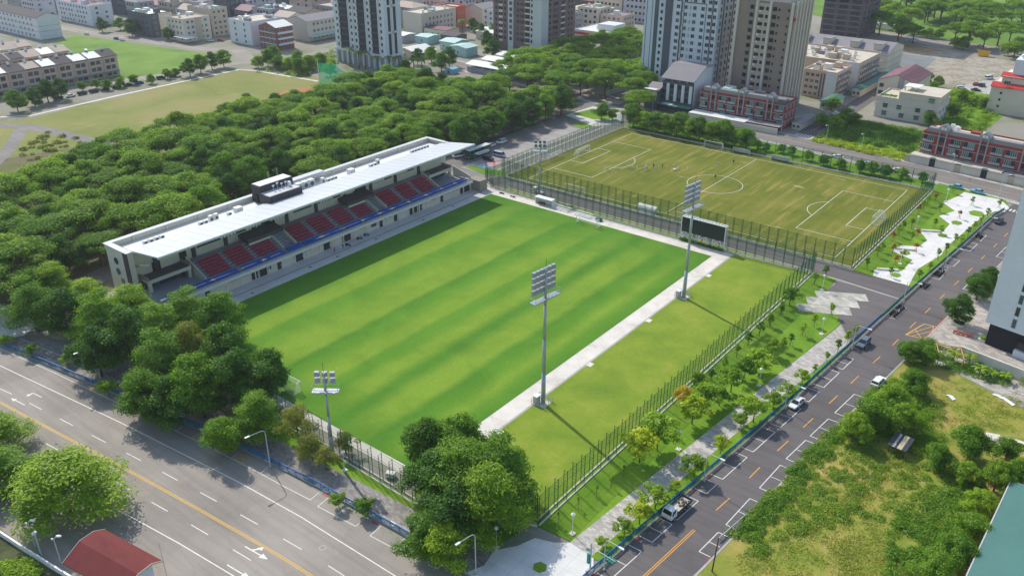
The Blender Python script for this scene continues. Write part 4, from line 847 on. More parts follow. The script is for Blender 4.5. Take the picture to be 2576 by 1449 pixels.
FOREST = [[(-91.9,-192.2),(-88.5,-182.9),(-88.1,-27.9),(-91.8,-16),(-91.2,-6.4),(-90.3,5.7),(-90.9,16.7),(-90.5,27.5),(-89.6,37.7)],[(-99.3,-191),(-98.7,-181.2),(-101.1,-170.3),(-98.6,-160.9),(-102,-148.7),(-100.6,-137.1),(-101.1,-127.5),(-98.5,-87.1),(-100.2,-74.9),(-101,-62.7),(-99.8,-53.3),(-101.5,-44),(-99.7,-33.6),(-102.2,-23.9),(-101,-12.1),(-98.5,-0.1),(-100.4,10.3),(-99.6,21),(-99.9,32),(-98.3,43.1)],[(-110,-187.8),(-109.9,-178.6),(-112.3,-167.5),(-110.5,-156.4),(-111,-145.2),(-109.4,-133.8),(-112.3,-124.6),(-108.4,-113.4),(-110.6,-103.4),(-111.2,-92.4),(-111.2,-82.1),(-110,-71.8),(-110.9,-61.7),(-112.5,-50.2),(-109.4,-39.3),(-111.6,-29.2),(-111.5,-17.6),(-110.7,-7.8),(-112.2,3.5),(-111.1,13.7),(-110.7,25.4)],[(-119.3,-181),(-122.2,-170.7),(-119.3,-160.7),(-121.3,-150.7),(-121,-140.2),(-118.7,-129.8),(-122.8,-120.1),(-118.9,-108.1),(-120.9,-95.9),(-118.7,-83.9),(-119.5,-74),(-119.9,-62.3),(-121.5,-51.5),(-121.8,-41.3),(-120.2,-31.9),(-119.2,-21.8),(-118.8,-12.5),(-118.7,-1.2),(-118.8,10.7),(-122.7,21.6),(-122,33)],[(-129.4,-181.8),(-129.5,-172.1),(-129.5,-160.1),(-133,-148.4),(-129.2,-137.4),(-131.8,-128),(-130.7,-118),(-130.9,-107.5),(-133,-96),(-132.4,-86.6),(-132.7,-77.1),(-129.2,-64.9),(-130.8,-55.5),(-131.6,-45.3),(-130.2,-35.1),(-131.4,-24.1),(-131.6,-14.3),(-130.6,-4.8),(-131.3,6.6),(-132.2,16),(-130.3,26.3)],[(-139.1,-167.3),(-139.2,-157),(-142,-145.4),(-142.7,-134.8),(-140.3,-123.2),(-139.7,-111.3),(-140,-100.1),(-142.7,-89.2),(-143.2,-78.3),(-139.8,-68.6),(-142.8,-59.3),(-139.3,-49.8),(-143.1,-40.1),(-142.7,-28.3),(-140.2,-16.6),(-139,-4.9),(-139.7,6),(-139.8,15.4),(-140.1,26.1),(-139.9,35.6)],[(-151.6,-159.9),(-152.7,-148.5),(-150.1,-137.2),(-151.1,-126),(-150.6,-115.3),(-152.7,-103.4),(-150.1,-94),(-151.1,-82),(-150.2,-71.5),(-152.2,-61.7),(-150.8,-51.9),(-152.4,-41.8),(-149.2,-30.5),(-150.3,-20.4),(-149.6,-10),(-152.2,1),(-153.3,10.8),(-151.7,21.5),(-151.8,31.2)],[(-160.6,-156.6),(-159.8,-144.5),(-162.8,-134.6),(-162.8,-124.6),(-159.8,-113.3),(-162.5,-101.4),(-162.2,-89.6),(-160.4,-79.1),(-163.2,-69.7),(-162.3,-58),(-161,-47.7),(-163.6,-36.5),(-161.7,-26.3),(-162.7,-15.6),(-159.4,-4.6),(-161.2,5.7),(-162.4,15.3),(-163.1,26.5)],[(-171,-134.1),(-169.9,-124.4),(-173.3,-113.2),(-173.2,-101.2),(-170.6,-91),(-171.4,-80),(-171.8,-68.9),(-173,-58.7),(-170.7,-49.3),(-171.4,-37.9),(-172.2,-26.5),(-172.1,-16.5),(-173.6,-4.6),(-172.7,6.1),(-172.2,17.6),(-172,27.8)],[(-180.2,-73),(-181.4,-62.4),(-184,-51),(-181.1,-39.5),(-181.7,-28.8),(-181.2,3.3),(-181.5,13.8)]]
GROVE = [(-135,60),(-121.9,59.1),(-108.8,60.5),(-66.4,62.4),(-147.2,75.2),(-132.9,71.3),(-118.3,72.9),(-103.4,72.8),(-90.7,73.7),(-76.1,73.2),(-151.5,89.1),(-137.9,88.2),(-123.4,88.7),(-108.6,86.7),(-94.6,85.1),(-80,86.4),(-155.3,102.9),(-141.2,98.4),(-127.9,101.8),(-112.9,98.3),(-100.9,100.4),(-87.6,102.5),(-150.6,114.8),(-137,112.5),(-124.1,116),(-111.7,114.2),(-97.9,113.3),(-151.3,129.2),(-139.2,127),(-126,125.9),(-113.3,126.3),(-147.1,139.6),(-132.7,143.4),(-119.6,143.5),(-144.9,155.7),(-132,152.1),(-118,155.7),(-153.1,168.1),(-139.9,165.8),(-127.1,167.1),(-144.2,180.3)]
NEAR_WEST = [(-86.7,-179,1.1,'f'),(-77,-188.3,1.15,'f'),(-67.6,-185.7,1.2,'b'),(-73.2,-177.7,1,'f'),(-57.5,-182.4,1.2,'f'),(-59.4,-174.4,1.15,'f'),(-45.1,-183.5,1.2,'b'),(-47.2,-189.3,1,'b'),(-44.5,-176.6,1.2,'f'),(-46.2,-168.7,1.1,'f'),(-39.4,-165.7,1.1,'b'),(-30.7,-184.2,1.25,'f'),(-30.4,-178.1,1.15,'w'),(-17.5,-184.8,1.2,'b'),(-24.9,-173.8,1.2,'b'),(-13.9,-178.4,1.2,'b'),(-13.6,-171.6,1.05,'b'),(-3.7,-182.3,0.95,'f'),(-25.2,-191.7,1,'b'),(-19.3,-189.6,1,'b')]
NEAR_MID = [(-4.5,-188.8,0.95,'r'),(3.4,-178.7,0.95,'d'),(9.7,-180.7,0.75,'d'),(13.4,-180.7,0.6,'d'),(12.6,-175.4,0.6,'d')]
NEAR_CORNER = [(27.6,-169.7,0.95,'b'),(32.6,-165.7,1.05,'b'),(34.8,-175.6,1,'b'),(39,-173.6,1.3,'f'),(43,-169.2,1.25,'f'),(46.6,-176.1,1.2,'f'),(43.5,-179.7,1.1,'b'),(41.5,-185.2,0.95,'r'),(45,-183.6,1.05,'r')]
STREET_SMALL = [(-66.4,-194.7,1.2),(-57.1,-191.5,1.2),(-38.5,-192.5,1.5),(-28.3,-191.6,1.4),(-22.3,-189.4,1),(-75.1,-196.1,1.1),(22.5,-185.9,1.1),(27.3,-184.6,1.3)]
ROADSIDE = [(-11.5,-214.4,1.75,'f'),(-37.9,-214.6,1.2,'f'),(-27.1,-218.9,1.2,'f')]
FAR_LEFT = [(-277.1,-101.9),(-279.7,-93.3),(-282.4,-86.2),(-283.5,-79.5),(-277.9,-17.3),(-280.2,-9.6),(-282.5,-1.5),(-282.8,5.9)]
FAR_ROWSMALL = [(-291,-66),(-290.5,-59.5),(-283.4,-57.9),(-283,-51.4),(-284.3,-43.9),(-279.1,-37.6),(-282.4,-27),(-284.2,-21.5)]
FAR_MIDROW = [(-267.8,16.5),(-267.2,22.1),(-256.7,20.3),(-250.5,22.7),(-240.3,21.1),(-242.3,29.4),(-243.9,38.2),(-223.8,27.2),(-261.9,36.9),(-275.3,32.9)]
PALMS = [(-231.9,48),(-224.6,47.4),(-221.3,48.8),(-209.1,46),(-203,48.5),(-200.6,52.8),(-192.3,54.6),(-185.7,53.9),(-241.3,147.7)]
FAR_CLUMP = [(-207.8,73.5),(-205.6,81.9),(-187.9,70.4),(-186.1,42.4),(-188.9,29.1),(-191.3,80.2),(-224.3,158.7),(-207.6,130.9),(-186.7,110.8),(-248.4,166.5),(-230.9,153.4),(-428.8,30.9),(-402.9,24.1),(-373.6,30.2),(-372.2,40),(-430.6,20),(-552.2,28.3),(-529.8,34.4),(-520.4,46.8)]
NE_PARK = [(-66.3,379.3),(-43.1,316.1),(-47.9,361.4),(-31.6,334.7),(-18.8,300.5),(-33.6,383.5),(-25.8,294.8),(-27.5,399.4),(-29,432.7),(-12.8,389.7),(2.5,358.3),(-0.4,399.7),(10.3,387.9),(10.7,430.2),(10.2,307.3),(0.7,316.1),(37.2,291),(25.2,344.3),(22.4,325.2),(22.9,388.2),(17.4,313.1),(-70.6,411.3),(-57.2,422.1),(-31.5,416.3),(-3.7,495.2),(-15.6,387.2),(-67,386.6),(-8.6,420.7),(-16.6,469.3),(-62,442),(-7.9,368.5),(-65.7,403.8),(-2.7,380.2),(-46.5,459.2),(-55,427.9),(-6.2,498.5),(-34.2,393.2),(-1.9,490.3),(-29.4,466.2),(-70,456.8),(-83,430.2),(-34.2,409.6),(-26.7,474),(-28.9,456.3),(-27.4,462.1)]
NE_ROAD = [(-30.2,318.1),(-16.7,325.4),(-10.5,326.9),(9.1,300),(4.3,302.4),(33.1,298.3),(36.6,306.9)]
GARDEN = [(7.3,107),(8.6,96.2),(8.7,88.8),(13,99.7),(8,169.9),(16.8,178),(23.5,176.2),(17.5,189),(34.7,151.5),(38.6,166.3),(43.6,165.7),(49.6,159.9),(41.8,138.5),(22,192.5),(-2.5,118.4),(2.8,91.6),(37.2,119)]
LOT_TREES = [(86.4,-101.3,1.2),(85.3,-108.9,1.15),(90.1,-106.7,1.1),(83.7,-114.2,1),(87.3,-77.8,0.8),(102.1,-106.6,1.15),(98.4,-113.2,0.85),(103.2,-114.3,0.8),(107.5,-102.4,0.8),(107.7,-113.5,1),(109.8,-109.8,0.9),(106.8,-121.2,0.9),(107,-128.9,0.9),(106.8,-136.8,0.95),(104.8,-142.5,0.9),(88.6,-90.5,0.9),(83.8,-78.4,0.9)]
BANANA = [(91.5,-72.3),(97.2,-75),(99.4,-74.3),(102,-74.1),(94.4,-71)]
# ================================================================== TREES
import numpy as np
def leafmat(name, a, b, c=None, tr=.5):
    k = NB(name); k.t.nodes.remove(k.b)
    ri = k.n('ShaderNodeNewGeometry').outputs['Random Per Island']; ro = k.n('ShaderNodeObjectInfo').outputs['Random']
    c1 = k.ramp(k.math('ADD', k.math('MULTIPLY', ri, .55), k.math('MULTIPLY', k.noise(.35, 2), .45)), [(.15, srgb(*a)), (.75, srgb(*b))])
    if c: c1 = k.mix(k.math('MULTIPLY', ro, .75), c1, srgb(*c))
    else: c1 = k.mix(1., c1, k.ramp(ro, [(0, (.76, .8, .62)), (.5, (.98, .98, .95)), (1, (1.26, 1.14, .85))]), 'MULTIPLY')
    d = k.n('ShaderNodeBsdfDiffuse'); t = k.n('ShaderNodeBsdfTranslucent'); g = k.n('ShaderNodeBsdfGlossy'); g.inputs['Roughness'].default_value = .5
    k.l(c1, d.inputs[0]); k.l(k.mix(1., c1, (1.15, 1.25, .55, 1), 'MULTIPLY'), t.inputs[0])
    m = k.n('ShaderNodeMixShader'); m.inputs[0].default_value = tr; k.l(d.outputs[0], m.inputs[1]); k.l(t.outputs[0], m.inputs[2])
    m2 = k.n('ShaderNodeMixShader'); m2.inputs[0].default_value = .02; k.l(m.outputs[0], m2.inputs[1]); k.l(g.outputs[0], m2.inputs[2]); k.l(m2.outputs[0], k.out.inputs[0])
    return k.m
L_rain = leafmat('rain_tree_leaf', (76, 116, 24), (158, 192, 48))
L_dark = leafmat('dark_leaf', (44, 86, 22), (98, 144, 40))
L_mid = leafmat('mid_leaf', (64, 112, 22), (136, 176, 46))
L_lite = leafmat('light_feather_leaf', (92, 136, 24), (170, 198, 54))
L_dull = leafmat('dull_olive_leaf', (108, 122, 40), (172, 172, 82))
L_yel = leafmat('yellow_green_leaf', (112, 146, 24), (190, 204, 52))
L_gold = leafmat('golden_leaf', (190, 168, 30), (236, 206, 60))
L_straw = leafmat('straw_grass', (128, 148, 44), (182, 188, 76))
L_weed = leafmat('weed_leaf', (84, 126, 30), (152, 180, 58))
L_red = leafmat('reddish_leaf', (142, 88, 58), (196, 124, 84))
L_palm = leafmat('palm_leaf', (74, 108, 50), (126, 152, 82))
M_bark = mat('bark', (96, 82, 66), .95, .25, 2)
M_barkd = mat('dark_bark', (70, 60, 50), .95, .25, 2)
M_stake = mat('bamboo_stake', (128, 112, 82), .9, .2, 2)
def leafmesh(name, puffs, n, size, m, seed, low=.35, flat=.35, asp=.55):
    rg = np.random.default_rng(seed); pf = np.array(puffs, float); C0, Rd = pf[:, :3], pf[:, 3:6]
    w = (Rd[:, 0]*Rd[:, 1]+Rd[:, 0]*Rd[:, 2]+Rd[:, 1]*Rd[:, 2]); i = rg.choice(len(pf), n, p=w/w.sum())
    d = rg.normal(size=(n, 3)); d /= np.linalg.norm(d, axis=1)[:, None]
    fl = (d[:, 2] < 0) & (rg.random(n) > low); d[fl, 2] *= -1
    p = C0[i]+d*Rd[i]*np.where(rg.random(n) < .16, rg.uniform(1.0, 1.38, n), rg.uniform(.6, 1.04, n))[:, None]
    nr = d/Rd[i]; nr /= np.linalg.norm(nr, axis=1)[:, None]; nr += rg.normal(size=(n, 3))*.45+np.array((0, 0, flat)); nr /= np.linalg.norm(nr, axis=1)[:, None]
    t = np.cross(nr, rg.normal(size=(n, 3))); t /= np.linalg.norm(t, axis=1)[:, None]+1e-9; b = np.cross(nr, t)
    s = size*rg.uniform(.6, 1.35, n)[:, None]
    v = np.stack([p-t*s, p+b*s*asp+nr*s*.12, p+t*s, p-b*s*asp+nr*s*.12], 1).reshape(-1, 3)
    me = bpy.data.meshes.new(name); me.vertices.add(4*n); me.loops.add(4*n); me.polygons.add(n)
    me.vertices.foreach_set('co', v.ravel()); me.loops.foreach_set('vertex_index', np.arange(4*n)); me.polygons.foreach_set('loop_start', np.arange(0, 4*n, 4))
    me.materials.append(m); me.update(calc_edges=True); return me
def trunkmesh(name, H, r, puffs, k, m=None, lean=0):
    mb = MB(); top = Vector((lean, 0, H)); mb.cyl((0, 0, -.1), (lean*.5, 0, H*.55), r, r*.75, 8); mb.cyl((lean*.5, 0, H*.5), top, r*.75, r*.5, 8)
    for p in sorted(puffs, key=lambda q: -(q[3]))[:k]:
        c = Vector(p[:3]); s = Vector((lean*.5, 0, H*.55)).lerp(top, random.random()); md = s.lerp(c, .5)+Vector((0, 0, .3)); mb.cyl(s, md, r*.42, r*.28, 6); mb.cyl(md, c, r*.28, r*.1, 5)
    return mb.mesh(name, m or M_bark)
def umbrella(seed, Rr=7., H=10.5):
    rg = random.Random(seed); pf = []
    for ring, cnt in ((0, 1), (.42, 5), (.8, 9)):
        for i in range(cnt):
            a = 2*math.pi*(i+rg.random()*.7)/cnt; rr = Rr*ring*rg.uniform(.85, 1.12); z = H-.9-4.0*ring**2+rg.uniform(-.7, .7); s = rg.uniform(1.5, 2.7)*(1.15 if ring < .5 else .9)
            pf.append((rr*math.cos(a), rr*math.sin(a), z, s, s*rg.uniform(.8, 1.1), rg.uniform(.75, 1.15)))
    return pf
def dome(seed, Rr=4., H=9., z0=3., n=22, s0=1.5):
    rg = random.Random(seed); pf = []
    for i in range(n):
        t = (i+.5)/n; z = lerp(z0, H-1, t); prof = math.sin(math.pi*min(1, (.18+.82*t))**.8)**.6 if t > .05 else .5; a = i*2.4+rg.random()
        rr = Rr*prof*rg.uniform(.3, 1.08); s = s0*rg.uniform(.5, 1.3); pf.append((rr*math.cos(a), rr*math.sin(a), z+rg.uniform(-.5, .5)*s0, s*rg.uniform(.8, 1.3), s, s*rg.uniform(.5, .85)))
    return pf
def feather(seed, Rr=4.6, H=9.5, z0=3.2, tiers=7):
    rg = random.Random(seed); pf = []
    for k in range(tiers):
        t = k/(tiers-1); z = lerp(z0, H, t); rr0 = Rr*(1-.75*t**1.6); c = max(2, int(6*(1-.6*t)))
        for i in range(c):
            a = 2*math.pi*(i+rg.random())/c; rr = rr0*rg.uniform(.35, .85); s = rg.uniform(1.0, 1.7); pf.append((rr*math.cos(a), rr*math.sin(a), z+rg.uniform(-.5, .5), s*1.35, s*1.35, s*.36))
    return pf
def tree_kit(name, puffs, n, size, lm, H, r, k=8, bark=None, seed=0, low=.35, flat=.35, asp=.55):
    t = thing(name, 'tree', 'tree'); ob('trunk', trunkmesh('trunk', H, r, puffs, k, bark), t); ob('crown', leafmesh('crown', puffs, n, size, lm, seed, low, flat, asp), t); return Kit(t)
RT = [tree_kit('rain_tree', umbrella(i, 6.6+.5*(i % 3), 10.2+.5*i), 12000, .25, L_rain if i != 2 else L_mid, 6.2, .38, 9, seed=i, flat=.6) for i in range(4)]
BT = [tree_kit('broadleaf_tree', dome(20+i, 4.9, 10.5+.5*i, 2.8, 34, 1.5), 15000, .2, L_dark if i != 1 else L_mid, 6.0, .3, 8, seed=30+i) for i in range(3)]
FT = [tree_kit('feathery_tree', feather(50+i, 5.4, 10.2, 2.6, 10), 15000, .21, (L_lite, L_mid)[i], 7.5, .26, 8, seed=60+i, flat=.5, asp=.4) for i in range(2)]
WT = [tree_kit('weeping_tree', [(p[0], p[1], p[2], p[3]*.8, p[4]*.8, p[5]*2.0) for p in feather(70, 4.8, 9.8, 3.0, 8)], 14000, .2, L_dull, 7.5, .26, 8, seed=71, low=.7, asp=.3)]
DT = [tree_kit('thin_crowned_tree', dome(75+i, 3.6, 8.6, 3.0, 22, 1.2), 6000, .19, L_dull, 6.5, .2, 10, seed=75+i, asp=.35) for i in range(2)]
OT = [tree_kit('round_tree', dome(80+i, 3.6, 7.6, 1.8, 30, 1.3), 12000, .18, (L_mid, L_lite)[i], 4.2, .22, 6, seed=85+i) for i in range(2)]
BU = [tree_kit('bushy_sapling', dome(100+i, 1.25, 3.4, 1.1, 20, .42), 1500, .13, (L_lite, L_yel, L_gold, L_mid)[i], 2.1, .06, 5, seed=105+i) for i in range(4)]
def staked(name, puffs, n, lm, H, seed):
    t = thing(name, 'young tree', 'tree'); ob('trunk', trunkmesh('trunk', H, .05, puffs, 4), t)
    if n: ob('crown', leafmesh('crown', puffs, n, .17, lm, seed, .5, .3), t)
    s = MB()
    for j in range(3): a = j*2.1+.4; s.cyl((.75*math.cos(a), .75*math.sin(a), 0), (.03*math.cos(a), .03*math.sin(a), 1.55), .035, n=5)
    s.build('stake', M_stake, t); return Kit(t)
YT = [staked('young_tree', dome(120+i, .7, 4.1, 1.7, 11, .34), 420, (L_mid, L_lite, L_lite)[i], 3.4, 125+i) for i in range(3)]
YR = [staked('young_tree', dome(130, .6, 4.0, 1.9, 9, .36), 260, L_red, 3.4, 131)]
YB = [staked('young_tree', [(0, 0, 2.2, .3, .3, .3), (.2, .1, 2.6, .25, .25, .2)], 40, L_mid, 2.7, 140)]
# palm
def palm_kit():
    t = thing('palm_tree', 'palm', 'palm'); tk = MB(); tk.cyl((0, 0, 0), (.1, 0, 4), .26, .2, 8); tk.cyl((.1, 0, 4), (.15, 0, 7), .2, .17, 8); tk.build('trunk', M_bark, t)
    for j in range(13):
        a = j*2*math.pi/13; f = MB(); el = .7-.9*(j % 3)/2; pts = []
        for q in range(6):
            u = q/5; r_ = 2.9*u*math.cos(el*.6); z = 7+2.0*u*math.sin(el+.5)-2.3*u*u; wd = .5*math.sin(math.pi*(.12+.86*u)); x, y = .15+r_*math.cos(a), r_*math.sin(a); pts += [(x-wd*math.sin(a), y+wd*math.cos(a), z-.2*wd), (x, y, z), (x+wd*math.sin(a), y-wd*math.cos(a), z-.2*wd)]
        f.add(pts, [c for q in range(5) for c in ((3*q, 3*q+1, 3*q+4, 3*q+3), (3*q+1, 3*q+2, 3*q+5, 3*q+4))]); f.build('frond', L_palm, t)
    return Kit(t)
PT = palm_kit()
def plant(kit, q, s, label, group, rz=None, z=0, sz=None):
    return kit.put((q[0], q[1], z), random.uniform(0, 6.28) if rz is None else rz, label, group, (s, s, s*(sz or random.uniform(.92, 1.1))))
# --- the forest behind the stand, planted in rows
for i, row in enumerate(FOREST):
    for j, q in enumerate(row):
        if abs(q[0]-lerp(-96, -96, 0)) < 2.2 and q[1] < 40 and i == 0: q = (q[0]+3.5, q[1])
        if i == 0 and (-60 < q[1] or j % 3 == 1): kt, s, nm = BT[(i+j) % 3], random.uniform(.95, 1.15), 'dense round-crowned tree'
        elif random.random() < .26: kt, s, nm = BT[(i+j) % 3], random.uniform(.95, 1.2), 'dense round-crowned tree'
        else: kt, s, nm = RT[random.choice((0, 1, 3, 0, 1, 3, 2))], random.uniform(.88, 1.26), 'broad umbrella-crowned tree'
        rowname = 'the row directly behind the grandstand' if i == 0 else 'forest row %s behind the grandstand' % ('two three four five six seven eight nine ten eleven twelve'.split()[i-1])
        plant(kt, q, s, '%s, %s from the left in %s' % (nm, nth(j), rowname), 'trees of the forest behind the grandstand')
for j, q in enumerate(sorted(GROVE)): plant(RT[j % 4], q, random.uniform(.95, 1.25), 'spreading green tree, %s from the left in the grove left of the white tower' % nth(j), 'trees of the far grove')
# --- near trees along the main road
KT = {'b': BT, 'f': FT, 'w': WT, 'r': OT, 'd': DT}; KN = {'b': 'dense broadleaf tree', 'f': 'feathery tree', 'w': 'drooping olive tree', 'r': 'round bright green tree', 'd': 'thin-crowned olive tree'}
for lst, where in ((NEAR_WEST, 'the clump before the grandstand end'), (NEAR_MID, 'the group at the short mast'), (NEAR_CORNER, 'the clump at the near fence corner'), (ROADSIDE, 'the red-roofed house side of the road')):
    for j, q in enumerate(sorted(lst)):
        plant(KT[q[3]][j % len(KT[q[3]])], q, q[2], '%s, %s from the left in %s' % (KN[q[3]], nth(j), where), 'large trees along the main road', sz=.62 if lst is ROADSIDE else None)
for j, q in enumerate(sorted(STREET_SMALL)): plant(BU[(0, 3, 0)[j % 3]], q, q[2], 'small leafy street tree, %s from the left along the blue railing' % nth(j), 'street trees along the blue railing')
# --- east lawn and roadside
for j, q in enumerate(sorted(LAWN_YOUNG, key=lambda q: q[1])): plant(YT[j % 3], q, q[2], 'staked slender young tree, %s nearest on the lawn beside the green fence' % nth(j), 'young trees on the east lawn', z=.05)
for j, q in enumerate(sorted(LAWN_BARE, key=lambda q: q[1])): plant(YB[0], q, q[2], 'nearly bare sapling tied to three stakes, %s nearest on the east lawn' % nth(j), 'bare saplings on the east lawn', z=.05)
for j, q in enumerate(sorted(LAWN_BUSHY, key=lambda q: q[1])):
    kt = 2 if abs(q[2]-1.4) < .01 and q[1] < -108 and j < 8 and not any(o.name.startswith('gold') for o in ()) and q == tuple(LAWN_BUSHY[7]) else (1 if q[2] >= 2.3 and j != 1 else (0, 0, 3)[j % 3])
    plant(BU[kt], q, q[2]*1.02, '%s bushy small tree, %s nearest on the east lawn' % (('green', 'yellow-green', 'golden', 'dark green')[kt], nth(j)), 'bushy trees on the east lawn', z=.05)
for j, q in enumerate(sorted(ROAD_YOUNG, key=lambda q: q[1])): plant(YT[(j+1) % 3], q, q[2], 'staked slender young tree, %s nearest on the verge by the road entrance' % nth(j), 'young trees on the road verge', z=.06)
for j, q in enumerate(sorted(ROAD_BUSHY, key=lambda q: q[1])): plant(BU[1 if j in (2, 4, 6) else 0], q, q[2]*.98, 'bushy small street tree, %s nearest on the verge of the east road' % nth(j), 'street trees on the east road verge', z=.06)
for j, q in enumerate(GATE_YOUNG): plant(YT[(j+2) % 3], q, q[2], 'staked young tree, %s from the cross lane beside the slab paving' % nth(j), 'young trees by the entrance', z=.05)
for j, q in enumerate(sorted(PLAZA_LAWN, key=lambda q: q[1])):
    k_ = j % 4 == 1 or j in (3, 6); plant(YR[0] if k_ else YT[j % 3], q, .95, '%s young tree, %s nearest on the lawn left of the white plaza' % ('reddish' if k_ else 'green', nth(j)), 'young trees on the plaza lawn', z=.05)
for j, q in enumerate(sorted(PLAZA_ISL, key=lambda q: q[1])): plant(YR[0] if j in (1, 3) else YT[j % 3], q, .9, 'thin young tree on the %s nearest round island of the white plaza' % nth(j), 'young trees on plaza islands', z=.09)
for j, q in enumerate(sorted(PLAZA_ROAD, key=lambda q: q[1])): plant(YT[j % 3], q, .95, 'slim young tree, %s nearest between the white plaza and the east road' % nth(j), 'young trees between plaza and road', z=.06)
for j, q in enumerate(sorted(NORTH_ROW)): plant(OT[j % 2], q, q[2]*1.02, 'leafy street tree, %s from the left beyond the far training pitch fence' % nth(j), 'street trees beyond the training pitch')
for j, q in enumerate(sorted(NORTH_SMALL)): plant(OT[(j+1) % 2], q, q[2]*.78, 'smaller street tree, %s from the left in front of the overgrown garden' % nth(j), 'smaller street trees beyond the training pitch')
for j, q in enumerate(GATE_TREES): plant(OT[0], q, q[2]*.85, ('leafy tree on the green triangle of the car park', 'smaller leafy tree beside the car park corner fence')[j], 'car park trees')
for j, q in enumerate(FORECOURT): plant(BT[0], q, q[2]*.72, 'dark dense street tree, %s nearest in front of the white building at the right edge' % nth(j), 'trees before the right-hand building')
# --- far trees
for lst, kt, s, lab, gr in ((FAR_LEFT, BT, .8, 'dark round tree, %s from the left along the dry playing field', 'trees beside the dry field'), (FAR_ROWSMALL, OT, .6, 'small pale street tree, %s from the left behind the parked cars by the dry field', 'small trees by the parked cars'),
                             (FAR_MIDROW, OT, .95, 'bushy light green tree, %s from the left before the dark striped white tower', 'trees before the striped tower'), (FAR_CLUMP, BT, .8, 'far dark tree, %s from the left among the low houses', 'trees among the houses'),
                             (NE_PARK, RT, 1.15, 'spreading park tree, %s from the left beyond the upper right road', 'trees of the upper right park'), (NE_ROAD, OT, .95, 'roadside tree, %s from the left along the upper right road', 'trees along the upper right road'),
                             (GARDEN, OT, .75, 'garden tree, %s from the left among the houses on the right', 'garden trees on the right')):
    for j, q in enumerate(sorted(lst)): plant(kt[j % len(kt)], q, s*random.uniform(.85, 1.2), lab % nth(j), gr)
for j, q in enumerate(sorted(PALMS)): plant(PT, q, random.uniform(1.1, 1.4), 'tall palm tree, %s from the left near the striped white tower' % nth(j), 'palms at the foot of the tower')
for j, q in enumerate(sorted(LOT_TREES)): plant(OT[0 if j % 3 else 1], q, q[2]*.78, 'leafy tree, %s from the left in the overgrown lot at lower right' % nth(j), 'trees of the overgrown lot', z=.02)
ban = thing('banana_plant', 'banana plant', 'plant')
for j in range(7):
    a = j*.9; f = MB(); pts = []
    for q in range(5):
        u = q/4; r_ = 1.5*u; z = 1.3+1.5*u-1.4*u*u+.2*(j % 2); wd = .3*math.sin(math.pi*(.1+.85*u)); pts += [(r_*math.cos(a)-wd*math.sin(a), r_*math.sin(a)+wd*math.cos(a), z-.05), (r_*math.cos(a), r_*math.sin(a), z), (r_*math.cos(a)+wd*math.sin(a), r_*math.sin(a)-wd*math.cos(a), z-.05)]
    f.add(pts, [c for q in range(4) for c in ((3*q, 3*q+1, 3*q+4, 3*q+3), (3*q+1, 3*q+2, 3*q+5, 3*q+4))]); f.build('leaf', L_lite, ban)
MB().cyl((0, 0, 0), (0, 0, 1.5), .14, .1, 7).build('stem', L_mid, ban)
KB = Kit(ban)
for j, q in enumerate(sorted(BANANA)): plant(KB, q, random.uniform(1., 1.4), 'banana plant, %s from the left before the grey wall at the right edge' % nth(j), 'banana plants')
# --- thickets nobody could count
def thicket(name, label, pts, n, size, lm, seed): 
    o = stuff(ob(name, leafmesh(name, pts, n, size, lm, seed, .15, .4))); o['label'] = label; return o
rg = random.Random(5)
def scatter(P, n, s0, s1, h):
    xs = [p[0] for p in P]; ys = [p[1] for p in P]; out = []
    while len(out) < n:
        x, y = rg.uniform(min(xs), max(xs)), rg.uniform(min(ys), max(ys)); c = False
        for i in range(len(P)):
            (x1, y1), (x2, y2) = P[i], P[i-1]
            if (y1 > y) != (y2 > y) and x < (x2-x1)*(y-y1)/(y2-y1)+x1: c = not c
        if c: s = rg.uniform(s0, s1); out.append((x, y, h*.25*s, s, s, h*s*rg.uniform(.5, 1)))
    return out
def gp(*L): return [tuple(G(*q)[:2]) for q in L]
thicket('weed_thicket', 'low tangled green weeds covering the lot at lower right', scatter(gp((1840, 1340), (2030, 1130), (2200, 1000), (2290, 1010), (2330, 1130), (2440, 1210), (2430, 1290), (2290, 1330), (2160, 1300), (2000, 1350), (1900, 1400)), 330, .5, 1.5, .42), 48000, .15, L_weed, 200)
thicket('dry_grass', 'tufts of dry yellowish grass across the lot at lower right', scatter(gp((1830, 1449), (1900, 1380), (2050, 1290), (2240, 1290), (2260, 1449)), 90, .8, 2.2, .10)+scatter(gp((2330, 950), (2576, 990), (2576, 1090), (2380, 1080), (2330, 1010)), 70, .7, 1.8, .10)+scatter(gp((2000, 1240), (2200, 1120), (2330, 1180), (2250, 1290)), 90, .6, 1.6, .22), 22000, .13, L_straw, 212)
thicket('weed_thicket', 'darker green weeds along the edge of the green roof', scatter(gp((2250, 1300), (2420, 1220), (2500, 1180), (2470, 1240), (2380, 1449), (2220, 1449)), 170, .6, 1.5, .65), 28000, .15, L_mid, 201)
thicket('weed_thicket', 'tall green weeds along the kerb of the east road', scatter(gp((1840, 1350), (2020, 1150), (2110, 1070), (2140, 1080), (2040, 1190), (1890, 1370)), 120, .6, 1.2, .8), 18000, .15, L_mid, 202)
thicket('weed_thicket', 'scrub around the timber frame on the right', scatter(gp((2280, 880), (2330, 850), (2460, 900), (2576, 950), (2576, 985), (2420, 940), (2330, 920), (2290, 960)), 150, .5, 1.2, .8), 18000, .14, L_mid, 203)
thicket('weed_thicket', 'scrub beside the fallen shed in the overgrown lot', scatter(gp((2180, 990), (2300, 930), (2370, 1060), (2360, 1130), (2290, 1150), (2200, 1090)), 170, .6, 1.5, .9), 26000, .15, L_mid, 204)
